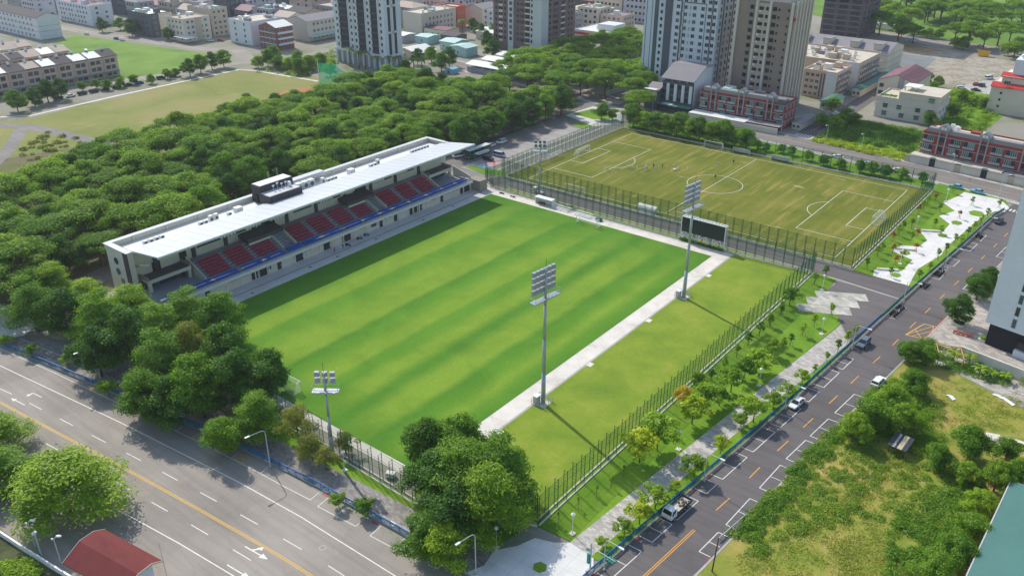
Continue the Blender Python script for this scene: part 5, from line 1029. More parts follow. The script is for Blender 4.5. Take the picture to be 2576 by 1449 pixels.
thicket('garden_thicket', 'dense dark green overgrown garden behind the far street', scatter([(9, 75), (9, 108), (44, 106), (41, 76)], 240, 1.2, 2.4, .8), 30000, .26, L_mid, 205)
thicket('garden_thicket', 'bright yellow-green climbers at the front of the overgrown garden', scatter([(7, 69), (8, 78), (43, 72), (43, 64)], 130, .9, 1.8, .7), 14000, .24, L_yel, 206)
thicket('garden_thicket', 'tangled green back gardens behind the cream house', scatter([(26, 150), (30, 192), (54, 186), (56, 118), (41, 116)], 200, 1.2, 2.4, .8), 14000, .36, L_lite, 207)
thicket('roadside_thicket', 'green scrub at the foot of the striped white tower', scatter(gp((640, 185), (840, 130), (850, 170), (760, 195)), 150, 1.5, 2.6, .7), 9000, .4, L_lite, 208)
thicket('hedge', 'low clipped hedge beneath the scoreboard', [(13.5+i*.8, -49.6, .45, .55, .5, .5) for i in range(17)], 2200, .14, L_dark, 209)
thicket('canal_thicket', 'green bank plants at the lower left corner', scatter(gp((0, 1420), (60, 1410), (110, 1449), (0, 1449)), 40, .6, 1.2, .6), 3500, .22, L_lite, 210)
thicket('field_scrub', 'scattered pale scrub on the path triangle at far left', scatter(gp((50, 375), (120, 325), (240, 365), (200, 400), (60, 410)), 45, .8, 1.6, .7), 3000, .36, L_dull, 211)
# ================================================================== BUILDINGS
M_frame = mat('window_frame', (196, 198, 196), .5, .05)
M_dframe = mat('dark_window_frame', (72, 74, 78), .5, .05)
GL = glass('house_glass', (70, 82, 88)); GLg = glass('green_glass', (86, 128, 122)); GLd = glass('dark_glass', (38, 42, 50))
M_tank = mat('steel_tank', (216, 218, 220), .3, .08, 1, .5, .3)
def W(name, rgb, dirt=.2): return mat(name, rgb, .85, .07, .12, dirt=dirt)
W_white, W_grey, W_cream, W_beige, W_pink, W_lilac = W('white_tile', (214, 218, 222)), W('grey_tile', (158, 158, 160)), W('cream_tile', (210, 202, 186)), W('beige_tile', (190, 176, 158)), W('pink_tile', (206, 180, 164)), W('lilac_tile', (196, 196, 204))
W_dark, W_brown, W_taupe, W_red, W_purp = W('slate_tile', (92, 96, 104)), W('brown_tile', (124, 104, 104)), W('warm_taupe_tile', (150, 134, 120)), W('red_brick_tile', (152, 68, 62)), W('purple_tile', (96, 84, 92))
R_flat = mat('roof_screed', (204, 194, 176), .9, .12, .15, dirt=.25); R_grey = mat('grey_shingle', (142, 138, 140), .9, .08, .3); R_dark = mat('dark_shingle', (90, 86, 86), .9, .1, .3)
R_white = mat('white_sheet_roof', (226, 226, 220), .6, .06, .2); R_tan = mat('tan_shingle', (188, 172, 156), .9, .08, .3); R_mar = mat('maroon_sheet', (122, 86, 92), .7, .08, .3); R_red = mat('red_sheet', (196, 62, 54), .6, .08, .3)
R_green = mat('green_sheet', (70, 118, 102), .6, .12, .3); R_teal = mat('pale_teal_sheet', (178, 206, 200), .6, .08, .3)
_win = {}
def winmesh(w, h, g, f, bars=1):
    k_ = (round(w, 2), round(h, 2), g.name, f.name, bars)
    if k_ not in _win:
        b = MB(); b.box(-w/2, w/2, -.04, 0, 0, h); b.cur = 1; t = .09
        b.box(-w/2-t, w/2+t, -.11, .0, -t, 0); b.box(-w/2-t, w/2+t, -.11, .0, h, h+t); b.box(-w/2-t, -w/2, -.11, 0, 0, h); b.box(w/2, w/2+t, -.11, 0, 0, h)
        for i in range(bars): x = -w/2+w*(i+1)/(bars+1); b.box(x-.04, x+.04, -.09, 0, 0, h)
        _win[k_] = b.mesh('window', [g, f])
    return _win[k_]
RECTS = []
class Bld:
    def __init__(s, name, label, cat, x0, x1, y0, y1, h, wall, z0=0, rz=0):
        s.t = thing(name, label, cat, (x0, y0, 0), rz); s.w, s.d, s.h, s.m = x1-x0, y1-y0, h, wall; RECTS.append((x0, x1, y0, y1))
        MB().box(0, s.w, 0, s.d, z0, h).build('wall', wall, s.t)
    def win(s, face, pos, z, w=1.4, h=1.4, g=GL, f=M_frame, bars=1, nm='window'):
        me = winmesh(w, h, g, f, bars)
        if face == 'S': return ob(nm, me, s.t, (pos, -.002, z))
        return ob(nm, me, s.t, (s.w+.002, pos, z), math.pi/2)
    def grid(s, face, cols, rows, w=1.4, h=1.4, z0=1.2, dz=3.2, a=None, b=None, g=GL, f=M_frame, bars=1, skip=0):
        L = s.w if face == 'S' else s.d; a = .08*L if a is None else a; b = .92*L if b is None else b
        for r_ in range(rows):
            for c in range(cols):
                if skip and random.random() < skip: continue
                s.win(face, lerp(a, b, (c+.5)/cols), z0+dz*r_, w, h, g, f, bars)
    def box(s, nm, m, x0, x1, y0, y1, z0, z1): return MB().box(x0, x1, y0, y1, z0, z1).build(nm, m, s.t)
    def strip(s, nm, m, face, a, b, z0, z1, out=.12):
        if face == 'S': return s.box(nm, m, a, b, -out, 0, z0, z1)
        return s.box(nm, m, s.w, s.w+out, a, b, z0, z1)
    def bands(s, m, rows, z0=3.2, dz=3.2, t=.25, out=.15):
        for r_ in range(rows):
            z = z0+dz*r_; MB().prism([(-out, -out), (s.w+out, -out), (s.w+out, s.d), (-out, s.d)], z, z+t).build('floor_band', m, s.t)
    def flat(s, m=R_flat, par=.9, pm=None):
        s.box('roof', m, .25, s.w-.25, .25, s.d-.25, s.h, s.h+.12); pm = pm or s.m
        for q in ((0, s.w, 0, .25), (0, s.w, s.d-.25, s.d), (0, .25, .25, s.d-.25), (s.w-.25, s.w, .25, s.d-.25)): s.box('parapet', pm, q[0], q[1], q[2], q[3], s.h, s.h+par)
    def gable(s, m, rise=2.2, axis='x', ov=.5):
        b = MB(); e = MB()
        if axis == 'x':
            P = [(-ov, s.h-.05), (s.d/2, s.h+rise), (s.d+ov, s.h-.05), (s.d+ov, s.h+.15), (s.d/2, s.h+rise+.22), (-ov, s.h+.15)]; b.profx(P[::-1], -.3, s.w+.3); e.profx([(0, s.h), (s.d, s.h), (s.d/2, s.h+rise)], .02, s.w-.02)
        else:
            P = [(-ov, s.h-.05), (s.w/2, s.h+rise), (s.w+ov, s.h-.05), (s.w+ov, s.h+.15), (s.w/2, s.h+rise+.22), (-ov, s.h+.15)]; b.profy(P, -.3, s.d+.3); e.profy([(0, s.h), (s.w, s.h), (s.w/2, s.h+rise)], .02, s.d-.02)
        b.build('roof', m, s.t); e.build('gable_wall', s.m, s.t)
    def hip(s, m, rise=2., ov=.5):
        w, d, h = s.w, s.d, s.h; i = min(w, d)/2; b = MB()
        if w >= d: r0, r1 = (i, d/2), (w-i, d/2)
        else: r0, r1 = (w/2, i), (w/2, d-i)
        v = [(-ov, -ov, h), (w+ov, -ov, h), (w+ov, d+ov, h), (-ov, d+ov, h), (r0[0], r0[1], h+rise), (r1[0], r1[1], h+rise)]
        b.add(v, [(0, 1, 5, 4), (1, 2, 5), (2, 3, 4, 5), (3, 0, 4), (0, 3, 2, 1)] if w >= d else [(0, 1, 4), (1, 2, 5, 4), (2, 3, 5), (3, 0, 4, 5), (0, 3, 2, 1)]); b.build('roof', m, s.t)
    def clutter(s, n=4, z=None):
        z = s.h+.12 if z is None else z
        for i in range(n):
            x, y = random.uniform(.12, .88)*s.w, random.uniform(.15, .85)*s.d; k_ = random.random()
            if k_ < .5:
                t = MB().cyl((x, y, z+.5), (x, y, z+2.0), .75, .75, 10).build('water_tank', M_tank, s.t, False); MB().box(x-.5, x+.5, y-.5, y+.5, z, z+.5).build('tank_stand', M_unit, t)
            elif k_ < .75: s.box('stair_house', R_white if random.random() < .4 else s.m, x-1.6, x+1.6, y-1.5, y+1.5, z, z+2.5)
            else: s.box('roof_shed', random.choice((R_white, R_teal, R_tan, R_grey)), x-2.2, x+2.2, y-1.3, y+1.3, z, z+1.6)
    def ac(s, face, pos, z):
        if face == 'S': return s.box('air_conditioner', M_unit, pos-.45, pos+.45, -.55, 0, z, z+.65)
        return s.box('air_conditioner', M_unit, s.w, s.w+.55, pos-.45, pos+.45, z, z+.65)
ZT = 46.
# T1 white tower with dark balcony bays
b = Bld('striped_tower', 'white apartment tower with dark vertical balcony bays and arcaded base', 'tower', -249, -211, 54, 66, 78, W_white, 7.4)
MB().box(.6, 37.4, .6, 11.4, 0, 7.4).build('base_core', W_grey, b.t); b.box('cornice', W_white, -.6, 38.6, -.6, 12.6, 6.3, 7.4); 
for i in range(10): b.box('arcade_column', W_white, i*4.1, i*4.1+1.0, -.3, .8, 0, 6.3)
for i in range(3): b.box('arcade_column', W_white, 37.2, 38.3, 2.5+i*4.2, 3.5+i*4.2, 0, 6.3)
def bay(a, c, face='S'):
    b.strip('balcony_bay', GLd if False else mat('dark_bay', (50, 52, 60), .7, .1), face, a, c, 7.6, 78, .06)
    for r_ in range(12):
        z = 8+3.25*r_; b.strip('balcony', mat('balcony_rail', (74, 78, 88), .6, .1), face, a+.1, c-.1, z, z+.85, .7); b.win(face, (a+c)/2+.6, z+1.0, 1.0, 1.5, GLd, M_dframe, 0)
for a, c in ((4.6, 11.4), (18.6, 24.2), (28.6, 33.6)): bay(a, c)
for x in (2.6, 13.4, 16.6, 26.4, 35.6):
    for r_ in range(12): b.win('S', x, 8.7+3.25*r_, 1.15, 1.5, GLd, M_frame, 0)
for x in (4.2, 11.8, 15, 18.2, 24.6, 28.2, 34.0): b.strip('pilaster', W_white, 'S', x-.35, x+.35, 7.4, 78, .45)
for y in (3.5, 7.5): b.strip('stair_slot', mat('dark_bay', (50, 52, 60)), 'E', y-.9, y+.9, 7.4, 78, .06)
for z in (18, 31, 44): b.strip('tie_beam', W_white, 'E', 2, 9.5, z, z+1, .5)
b.strip('pilaster', W_white, 'E', 5.1, 5.9, 7.4, 78, .5)
# T2 brown tower
b = Bld('brown_tower', 'brown and grey apartment tower rising behind the grove', 'tower', -206, -172, 135, 168, 76, W_brown)
b.box('pale_corner', W('pale_grey_tile', (188, 196, 194)), 26.5, 34.4, -.5, 6, 0, 76)
b.strip('pale_shaft', W('pale_grey_tile', (188, 196, 194)), 'S', 11.4, 15, 0, 76, 1.0)
for r_ in range(11):
    z = 6+3.2*r_
    for x in (2.2, 4.6, 6.2, 8.6): b.win('S', x, z, 1.0, 1.5, GLd, M_dframe, 0)
    b.strip('spandrel', W_cream, 'S', 4.0, 6.8, z-1.5, z-.2, .08)
    ob('window', winmesh(1.6, 1.7, GLd, M_dframe, 0), b.t, (13.4, -1.01, z)); b.win('S', 17.8, z, 1.5, 1.5, GLd, M_dframe, 1); b.win('S', 20.8, z, 2.4, 1.6, GLd, M_dframe, 2); b.strip('recess', mat('dark_bay', (50, 52, 60)), 'S', 22.9, 26.2, z-.3, z+2.1, .04); b.strip('balcony', W_cream, 'S', 22.9, 26.2, z-1.1, z-.25, .5)
    ob('window', winmesh(1.0, 1.5, GLd, M_dframe, 0), b.t, (27.8, -.51, z))
    for y, w_ in ((8, 1.6), (13.5, 4.6), (20.5, 2.8), (26.4, 1.2), (29.4, 1.2)): b.win('E', y, z, w_, 1.6, GLd, M_dframe, 1 if w_ > 2 else 0)
    b.strip('balcony', W_cream, 'E', 18.6, 22.4, z-1.1, z-.3, .4)
# T3 white hotel-like tower
b = Bld('white_tower', 'tall white tower with square windows and dark zigzag lines', 'tower', -88, -52, 100, 120, 74, W('bright_white_tile', (206, 214, 222)))
b.strip('dark_shaft', W_dark, 'S', 10.6, 14.2, 8, 74, .3)
b.strip('glazed_shaft', GL, 'S', 5.2, 7.2, 6, 74, .1)
for x in (1.2, 3.9): b.strip('joint_line', W_dark, 'S', x-.14, x+.14, 4, 74, .06)
b.box('base_band', W_dark, -.2, 36.2, -.2, 20.2, 0, 4.5)
for r_ in range(14):
    z = 5.6+3.0*r_
    b.win('S', 8.8, z, .9, 1.3, GLd, M_dframe, 0)
    for x in (16.9, 20.6, 25.0, 28.9, 32.2, 34.6): b.win('S', x, z, 1.55, 1.5, GLd if random.random() < .6 else GL, M_frame, 1)
    if r_ % 2 == 0: b.strip('zigzag', W_dark, 'S', 18.1, 18.9, z-.2, z+1.6, .08); b.strip('zigzag', W_dark, 'S', 33.0, 33.6, z-.2, z+1.6, .08)
    else: b.strip('zigzag', W_dark, 'S', 18.3, 19.1, z-1.4, z+2.8, .085); b.strip('zigzag', W_dark, 'S', 33.2, 33.9, z-1.4, z+2.8, .085)
    b.strip('sill_unit', W_grey, 'S', 22.7, 23.1, z, z+1.4, .25)
    for y in (3.2, 8.6, 12.6, 17): b.win('E', y, z, 1.1, 1.5, GLd, M_dframe, 0)
for y in (5.6, 15): b.strip('dark_line', W_dark, 'E', y-.5, y+.5, 0, 74, .1)
b.strip('dark_line', W_dark, 'S', 30.3, 30.6, 4.5, 41.5, .1); b.strip('dark_line', W_dark, 'S', 19.6, 19.9, 4.5, 41.5, .1); b.strip('dark_line', W_dark, 'S', 19.9, 30.3, 41.2, 41.6, .1)
# T4 taupe tower
b = Bld('taupe_tower', 'tall taupe tower with cream piers right of the white tower', 'tower', -44, -19, 101, 122, 44.5, W_taupe)
b.box('upper_core', W_cream, 5, 22, 3, 18, 44.5, 62); b.box('recess', W_beige, 9.4, 14.6, -.05, 2, 0, 44.0)
for x in (0, 8.6, 14.6, 24.0): b.box('cream_pier', W_cream, x, x+1.0, -.7, .3, 0, 45.4)
for y in (1.5, 5, 8.5, 12, 15.5, 19): b.box('cream_pier', W_cream, 25.0, 25.9, y, y+.9, 0, 46)
for y in (6.6, 13.6): b.strip('dark_slot', mat('dark_bay', (50, 52, 60)), 'E', y-.5, y+.7, 0, 44, .05)
for r_ in range(13):
    z = 3.6+3.15*r_
    b.win('S', 6.9, z, 1.5, 1.5, GLd, M_dframe, 0); b.win('S', 16.9, z, 1.6, 1.5, GLd, M_dframe, 1); b.win('S', 18.8, z+.2, .6, .9, GLd, M_dframe, 0); b.win('S', 22.8, z+.2, .6, .9, GLd, M_dframe, 0)
    ob('window', winmesh(1.8, 1.2, GLd, M_dframe, 1), b.t, (11.1, -.06, z)); ob('window', winmesh(1.0, 1.2, GLd, M_dframe, 0), b.t, (13.6, -.06, z)); b.ac('S', 10.6, z-.9)
    for y in (3.6, 10.4, 17.4): b.win('E', y, z, 1.0, 1.5, GLd, M_dframe, 0)
b.box('red_mark', R_red, 25.0, 25.95, .3, 1.2, 38, 39.2)
# T5 dark purple tower
b = Bld('purple_tower', 'dark purple brown apartment block behind the taupe tower', 'tower', -72, -48, 292, 325, 64, W_purp)
for r_ in range(14):
    z = 1.5+3.2*r_
    for x in (4.2, 12, 19.8): b.win('S', x, z, 5.2, 1.9, GLd, M_dframe, 3)
    b.strip('balcony_rail', W('rail_purple', (122, 108, 114)), 'S', .6, 23.4, z-.9, z-.35, .35)
    for y in (5, 12, 19, 26): b.win('E', y, z, 2.4, 1.7, GLd, M_dframe, 1)
# grey four storey with pitched roof
b = Bld('grey_townhouse', 'dark grey four-storey building with big sloping roof before the white tower', 'building', -63, -48, 76, 92, 12.4, W_dark)
rf = MB(); rf.profx([(-1.2, 13.6), (9, 18.4), (16.5, 18.0), (16.5, 17.6), (9, 18.0), (-1.2, 13.2)], -.4, 15.4); rf.build('roof', R_grey, b.t)
MB().profx([(0, 12.4), (16, 12.4), (16, 17.5), (9, 17.9), (0, 13.6)], 14.7, 15.02).build('gable_wall', W_white, b.t); MB().profx([(0, 12.4), (16, 12.4), (16, 17.5), (9, 17.9), (0, 13.6)], 0, .3).build('gable_wall', W_white, b.t)
b.box('east_wall', W_white, 15.0, 15.06, 0, 16, 0, 12.4)
for i in range(4):
    b.strip('white_fin', W_white, 'S', 2.2+i*3.6, 3.5+i*3.6, 4.0, 11.4, .5)
    for r_ in range(3): b.win('S', 1.0+i*3.6, 4.2+2.5*r_, 1.7, 1.7, GLd, M_dframe, 1)
for i in range(5): b.box('attic_post', W_white, .3+i*3.6, .7+i*3.6, .2, .6, 12.4, 13.6)
b.box('canopy', R_green, -1, 16, -5, 0, 3.0, 3.15); b.box('canopy_sheet', R_teal, 2, 7, -4, -1, 3.16, 3.22)
b = Bld('small_grey_house', 'small dark grey house beside the white tower foot', 'house', -69.5, -63.4, 72.5, 86, 7.8, W_dark); b.gable(R_grey, 2.2, 'x', .3)
b.win('S', 3, 3.6, 3.6, 1.6, GLg, M_frame, 2); b.box('balcony_room', W_cream, .3, 5.8, -.3, 3, 6.2, 8.6); b.box('awning', R_white, 0, 6.1, -1.4, .3, 8.6, 8.75)
# red row houses
def red_row(x0, x1, y0, y1, rz, label, bays_, lay):
    b = Bld('red_row_house', label, 'row house', x0, x1, y0, y1, 10.4, W_red, 0, rz); w = b.w
    b.box('mansard', R_grey, 1.4, w-.2, .05, 2.6, 10.4, 12.4) ; b.flat(R_flat, .6, W_red); b.clutter(10)
    b.bands(W_grey, 3, 3.2, 3.3, .22, .3)
    bw = w/bays_
    for i in range(bays_):
        xc = (i+.5)*bw; pier = i % 3 == 1 and lay
        if pier:
            for s_ in (-1, 1): b.strip('grey_pier', W_grey, 'S', xc+s_*bw*.26-.2, xc+s_*bw*.26+.2, 3.4, 13.0, .5)
            g = MB(); g.profy([(xc-bw*.4, 12.4), (xc+bw*.4, 12.4), (xc+bw*.4, 13.1), (xc, 14.4), (xc-bw*.4, 13.1)], -.6, 2.2); g.build('dormer', W_grey, b.t)
            for s_ in (-.5, .5): ob('dormer_window', winmesh(.7, .9, mat('pale_blind', (226, 224, 216)), M_frame, 0), b.t, (xc+s_, -.61, 12.4))
            for r_ in range(3): b.win('S', xc, 1.3+3.3*r_, 1.7, 1.6, GLd, M_dframe, 0)
        else:
            for r_ in range(4 if False else 3):
                z = .9+3.3*r_; b.strip('loggia', mat('dark_bay', (50, 52, 60)), 'S', xc-bw*.38, xc+bw*.38, z+.2, z+2.4, .03); b.win('S', xc+(-.35 if r_ % 2 else .35)*bw*.4, z+.4, bw*.42, 1.9, GLg, M_frame, 2)
                b.strip('balcony', W_grey if r_ else W_red, 'S', xc-bw*.42, xc+bw*.42, z-.15, z+.55, .7)
            b.ac('S', xc-bw*.3, 4.0)
    b.grid('E', 3, 3, 1.2, 1.3, 1.5, 3.2); b.box('corner_roof', W_dark, w-3.2, w+.5, -.4, 3, 10.4, 12.0)
    return b
b = red_row(-44.6, -7.6, 75.4, 88, 0, 'red brick row of houses below the taupe tower', 9, True)
b.box('front_wall', W_cream, -1, 38, -7.4, -7.0, 0, 2.4); b.box('canopy', R_white, -1, 24, -7.6, -.8, 2.6, 2.75); b.box('canopy', R_grey, 24, 38, -6, -.8, 2.6, 2.72)
b = red_row(46.0, 96, 70.0, 82, -.1, 'red brick row of houses at the right edge behind a long wall', 11, True)
wl = thing('garden_wall', 'long cream garden wall with arched gates before the right-hand red houses', 'wall', (44.6, 65.4, 0), -.1)
for i in range(6):
    MB().box(i*8.6, i*8.6+6.6, -.2, .2, 0, 2.5).build('wall_panel', W_cream, wl); MB().box(i*8.6-.1, i*8.6+6.7, -.35, .35, 2.5, 2.75).build('wall_cap', W_grey, wl)
    if i % 2 == 1: g = MB().box(i*8.6-2.0, i*8.6, -.1, .1, 0, 3.0).build('gate', mat('dark_bay', (50, 52, 60)), wl); MB().profy([(i*8.6-2.1+1.05+1.15*math.cos(t), 2.9+.6*math.sin(t)) for t in [q*math.pi/8 for q in range(9)]], -.2, .2).build('arch', W_grey, wl)
    else: MB().box(i*8.6-2.0, i*8.6, -.12, .12, 0, 2.5).build('shutter', W_beige, wl)
MB().box(-.5, 30, 0.3, 4.6, 2.8, 2.95).build('canopy', R_flat, wl); MB().box(30.5, 44, .3, 4.2, 2.8, 2.95).build('canopy', R_grey, wl)
# houses right of the side street
b = Bld('cream_house', 'cream three-storey house with roof terrace right of the side street', 'house', 14.4, 39, 121, 139, 8.0, W_cream); b.flat(R_flat, .7); b.bands(W_white, 2, 3.0, 3.0, .2, .25)
b.box('upper_floor', W_cream, 8.5, 24.3, 0.4, 17, 8.1, 11.4); b.box('upper_roof', R_flat, 8.2, 24.7, .1, 17.4, 11.4, 11.6); b.box('roof_pavilion', R_white, 9, 15, 4, 11, 13.2, 13.4)
for x in (9.4, 12, 14.6): b.box('pavilion_post', W_beige, x-.2, x+.2, 4.3, 4.7, 11.6, 13.2)
for x, z in ((4, 1.2), (4, 4.4), (11, 1.2), (17, 1.2), (17, 4.4), (22, 1.2), (22, 4.4), (21.5, 8.9), (9.5, 4.4)): w_ = b.win('S', x, z, 1.7, 1.4, GLg, M_dframe, 1); b.strip('awning', M_dkg, 'S', x-1.1, x+1.1, z+1.6, z+1.75, .5)
b.grid('E', 3, 2, 1.4, 1.3, 1.2, 3.1); stuff(ob('roof_plants', leafmesh('roof_plants', [(1.5+i*1.1, 2, 9.0, .7, .7, .6) for i in range(6)], 900, .18, L_mid, 300), b.t))
b = Bld('maroon_roof_house', 'cream gabled house with maroon ribbed roof behind the cream terrace house', 'house', 8, 23, 143, 171, 10.6, W_cream); b.gable(R_mar, 3.0, 'y', .5); b.strip('grey_band', W_grey, 'S', 8.4, 10.8, 0, 12.6, .2)
for i in range(9): MB().box(7.7, 15.3, 1.5+i*3.0, 1.7+i*3.0, 13.0, 13.1).build('roof_rib', R_mar, b.t)
for z in (1.5, 4.6, 7.7): b.win('S', 1.6, z, 1.6, 1.5, GL, M_dframe, 1)
b = Bld('pink_apartments', 'pinkish apartment block with cluttered roof beside the taupe tower', 'apartment block', -24, -8.8, 137, 157, 11.4, W_pink); b.flat(R_flat, .9); b.clutter(7); b.strip('white_shaft', W_white, 'S', 10.6, 15.2, 0, 11.9, .15); b.grid('S', 3, 4, 1.5, 1.3, 1.0, 2.8, 1, 8); b.grid('E', 6, 4, 1.9, 1.6, .8, 2.8, g=GLd)
for r_ in range(4):
    for i in range(5): b.strip('balcony', random.choice((W_grey, W_beige, W_pink)), 'E', 1.6+i*3.8, 4.2+i*3.8, .3+2.8*r_, 1.2+2.8*r_, .8)
for x in (8.6, 9.9): b.strip('stair_slot', W_dark, 'S', x-.35, x+.35, .5, 11, .1)
b = Bld('long_apartments', 'long apartment block with rooftop sheds behind the pink apartments', 'apartment block', -46, -6.4, 160, 194, 12.2, W_beige); b.flat(R_flat, .9); b.clutter(26); b.strip('white_end', W_white, 'S', 30, 39.5, 0, 12.8, .15); b.grid('E', 10, 4, 2.0, 1.6, .9, 2.9, g=GLd)
for r_ in range(4):
    for i in range(8): b.strip('balcony', random.choice((W_grey, W_beige, W_pink, W_white)), 'E', 1.6+i*4.1, 4.4+i*4.1, .3+2.9*r_, 1.2+2.9*r_, .8)
b = Bld('grey_roof_terrace', 'long beige terrace with grey pitched roof and dormers by the rubble lot', 'terrace', -62, -6, 204, 231, 11.0, W_cream); b.gable(R_grey, 3.0, 'x', .5); b.grid('S', 14, 3, 1.5, 1.3, 1.4, 3.1, skip=.25)
for x in (9, 22, 36, 48): b.box('dormer', W_cream, x, x+4, 1.2, 9, 11.0, 14.4); b.box('dormer_roof', R_grey, x-.3, x+4.3, .9, 9.3, 14.4, 14.6)
b.bands(W_beige, 3, 2.8, 3.2)
b = Bld('red_roof_building', 'cream stepped building with red roof edges at the right', 'building', 50.4, 76, 158, 178, 11.6, W_cream)
b.box('second_stage', W_cream, 3, 25, 2, 19, 11.7, 15.6); b.box('top_stage', W_white, 6, 25, 4, 18, 15.7, 22.5); 
for z, a in ((11.4, 0), (15.3, 2.6)): rr = MB(); rr.profx([(a-.8, z), (a+2.4, z+1.6), (a+2.4, z+1.4), (a-.8, z-.2)][::-1], a-.4, 26); rr.build('red_eave', R_red, b.t)
for z in (2.8, 5.6, 8.4): b.win('S', 4.2, z, .9, .9, GLd, M_frame, 0)
b.win('S', 5.6, 12.6, 2.4, 1.5, GLd, M_frame, 2); b.grid('E', 5, 3, 1.2, 1.4, 1.6, 3.2)
for i in range(4): 
    x = 8+i*2.6; MB().ball((x, 8, 23.6), .9, .9, .9, 10, 6).build('water_tank', M_tank, b.t, True)
def shed(x0, x1, y0, y1, h, roofm, wallm, label, rise=1.0, axis='y', nm='shed', wn=2):
    b = Bld(nm, label, 'shed' if nm == 'shed' else 'house', x0, x1, y0, y1, h, wallm); b.gable(roofm, rise, axis, .6)
    for i in range(wn): b.win('S', (i+.5)*b.w/wn, h*.35, 1.1, 1.0, GLd, M_frame, 1)
    return b
shed(-8.2, 1.0 - 3.6, 119, 133, 3.2, R_green, W_cream, 'green-roofed shed nearest the far street on the side street', .9)
shed(-4.6, -1.4 + .6, 150, 196, 3.4, R_green, W_cream, 'long green and grey roofed shed farther along the side street', .7)
shed(-5.4, -1.8, 80, 96, 2.6, R_grey, W_cream, 'grey lean-to shed beside the red row house end', .6)
# low houses in the middle distance
b = Bld('long_white_house', 'white four-storey house with a long windowed side behind the striped tower', 'house', -280, -264, 136, 168, 12.6, W_cream); b.flat(R_flat, .8); b.clutter(7); b.grid('E', 8, 3, 1.3, 1.5, 2.4, 3.2, skip=.2)
b = Bld('orange_house', 'white and orange house at the end of the long white house', 'house', -279, -264.5, 169.5, 178, 12.8, W('orange_tile', (206, 98, 70))); b.flat(R_flat); b.grid('E', 3, 3, 1.2, 1.4, 2, 3.3)
shed(-263, -244, 137, 148, 5.2, R_mar, W('pale_yellow', (226, 226, 196)), 'pale yellow house with dull red roof panels', .7, 'x', 'house', 4)
shed(-227, -215.6, 112, 124, 4.8, R_teal, W('pale_teal_wall', (168, 204, 202)), 'left one of two pale teal metal houses', .9, 'x', 'house', 2)
shed(-212, -200.4, 104, 114, 4.8, R_teal, W('pale_teal_wall', (168, 204, 202)), 'right one of two pale teal metal houses, nearer the lane', .9, 'y', 'house', 1)
shed(-234, -217, 82, 98, 3.2, R_white, W_beige, 'low barn with bright white roof beside the striped tower', 2.2, 'y', 'house', 1)
shed(-252, -242, 118, 128, 4.0, R_teal, W('pale_teal_wall', (168, 204, 202)), 'small teal garage house left of the teal pair', .6, 'x', 'house', 1)
shed(-241, -229, 128, 138, 4.6, R_dark, W_brown, 'dull brown house between the yellow and teal houses', .8, 'x', 'house', 3)
shed(-232, -214, 150, 166, 4.6, R_white, W_cream, 'low white-roofed house beside a tall palm', 1.4, 'x', 'house', 2)
shed(-266, -256, 112, 122, 4.2, R_white, W_grey, 'small grey house with white flat roof near the striped tower', .5, 'x', 'house', 1)
for i, y in enumerate((78, 92, 106)):
    b = Bld('long_shed', ('nearest', 'middle', 'farthest')[i]+' of three long white-roofed open sheds beside the grove', 'shed', -177-i*1.5, -146, y, y+9, 2.6, W_grey); m_ = MB(); m_.profx([(-1, 4.0), (4.5, 5.2), (10, 4.0), (10, 3.8), (4.5, 5.0), (-1, 3.8)], -.4, 31+i*1.5); m_.build('roof', R_white, b.t)
    for j in range(7): b.box('post', W_white, j*5, j*5+.25, .1, .35, 2.6, 4.1)
b = Bld('blue_hut', 'small pale blue hut at the edge of the forest', 'hut', -183.4, -178.2, 68, 72.5, 2.4, W('pale_blue_wall', (140, 190, 200))); b.gable(W('pale_blue_wall', (140, 190, 200)), .7, 'y', .2); b.win('S', 2.6, .2, 1.6, 1.7, GL, M_frame, 1)
b = Bld('yellow_villa', 'pale yellow villa with cream hipped roof between the towers', 'house', -224, -200, 240, 256, 9, W('villa_yellow', (226, 214, 172))); b.hip(W('villa_roof', (226, 218, 184)), 1.6); b.grid('S', 4, 3, 1.2, 1.3, 1, 2.9); b.grid('E', 3, 3, 1.8, 1.4, 1, 2.9)
b = Bld('red_school', 'long low white building with a red band behind the grove', 'building', -186, -160, 188, 214, 5.2, W_white); b.flat(R_white, .6); b.strip('red_band', R_red, 'S', 0, 26, 3.0, 4.4, .15); b.strip('red_band', R_red, 'E', 0, 26, 3.0, 4.4, .15); b.box('upper_block', W_white, 12, 24, 8, 20, 5.4, 9); b.clutter(3)
b = Bld('tented_hall', 'grey-roofed hall with two green tent peaks behind the grove', 'hall', -160, -120, 232, 250, 4.2, W_grey); b.gable(R_grey, 1.4, 'x', .5)
for x in (8, 24): g = MB(); g.add([(x-3.6, 1, 5.4), (x+3.6, 1, 5.4), (x+3.6, 8.2, 5.4), (x-3.6, 8.2, 5.4), (x, 4.6, 8.0)], [(0, 1, 4), (1, 2, 4), (2, 3, 4), (3, 0, 4), (0, 3, 2, 1)]); g.build('tent_peak', mat('green_tent', (60, 190, 140), .6), b.t)
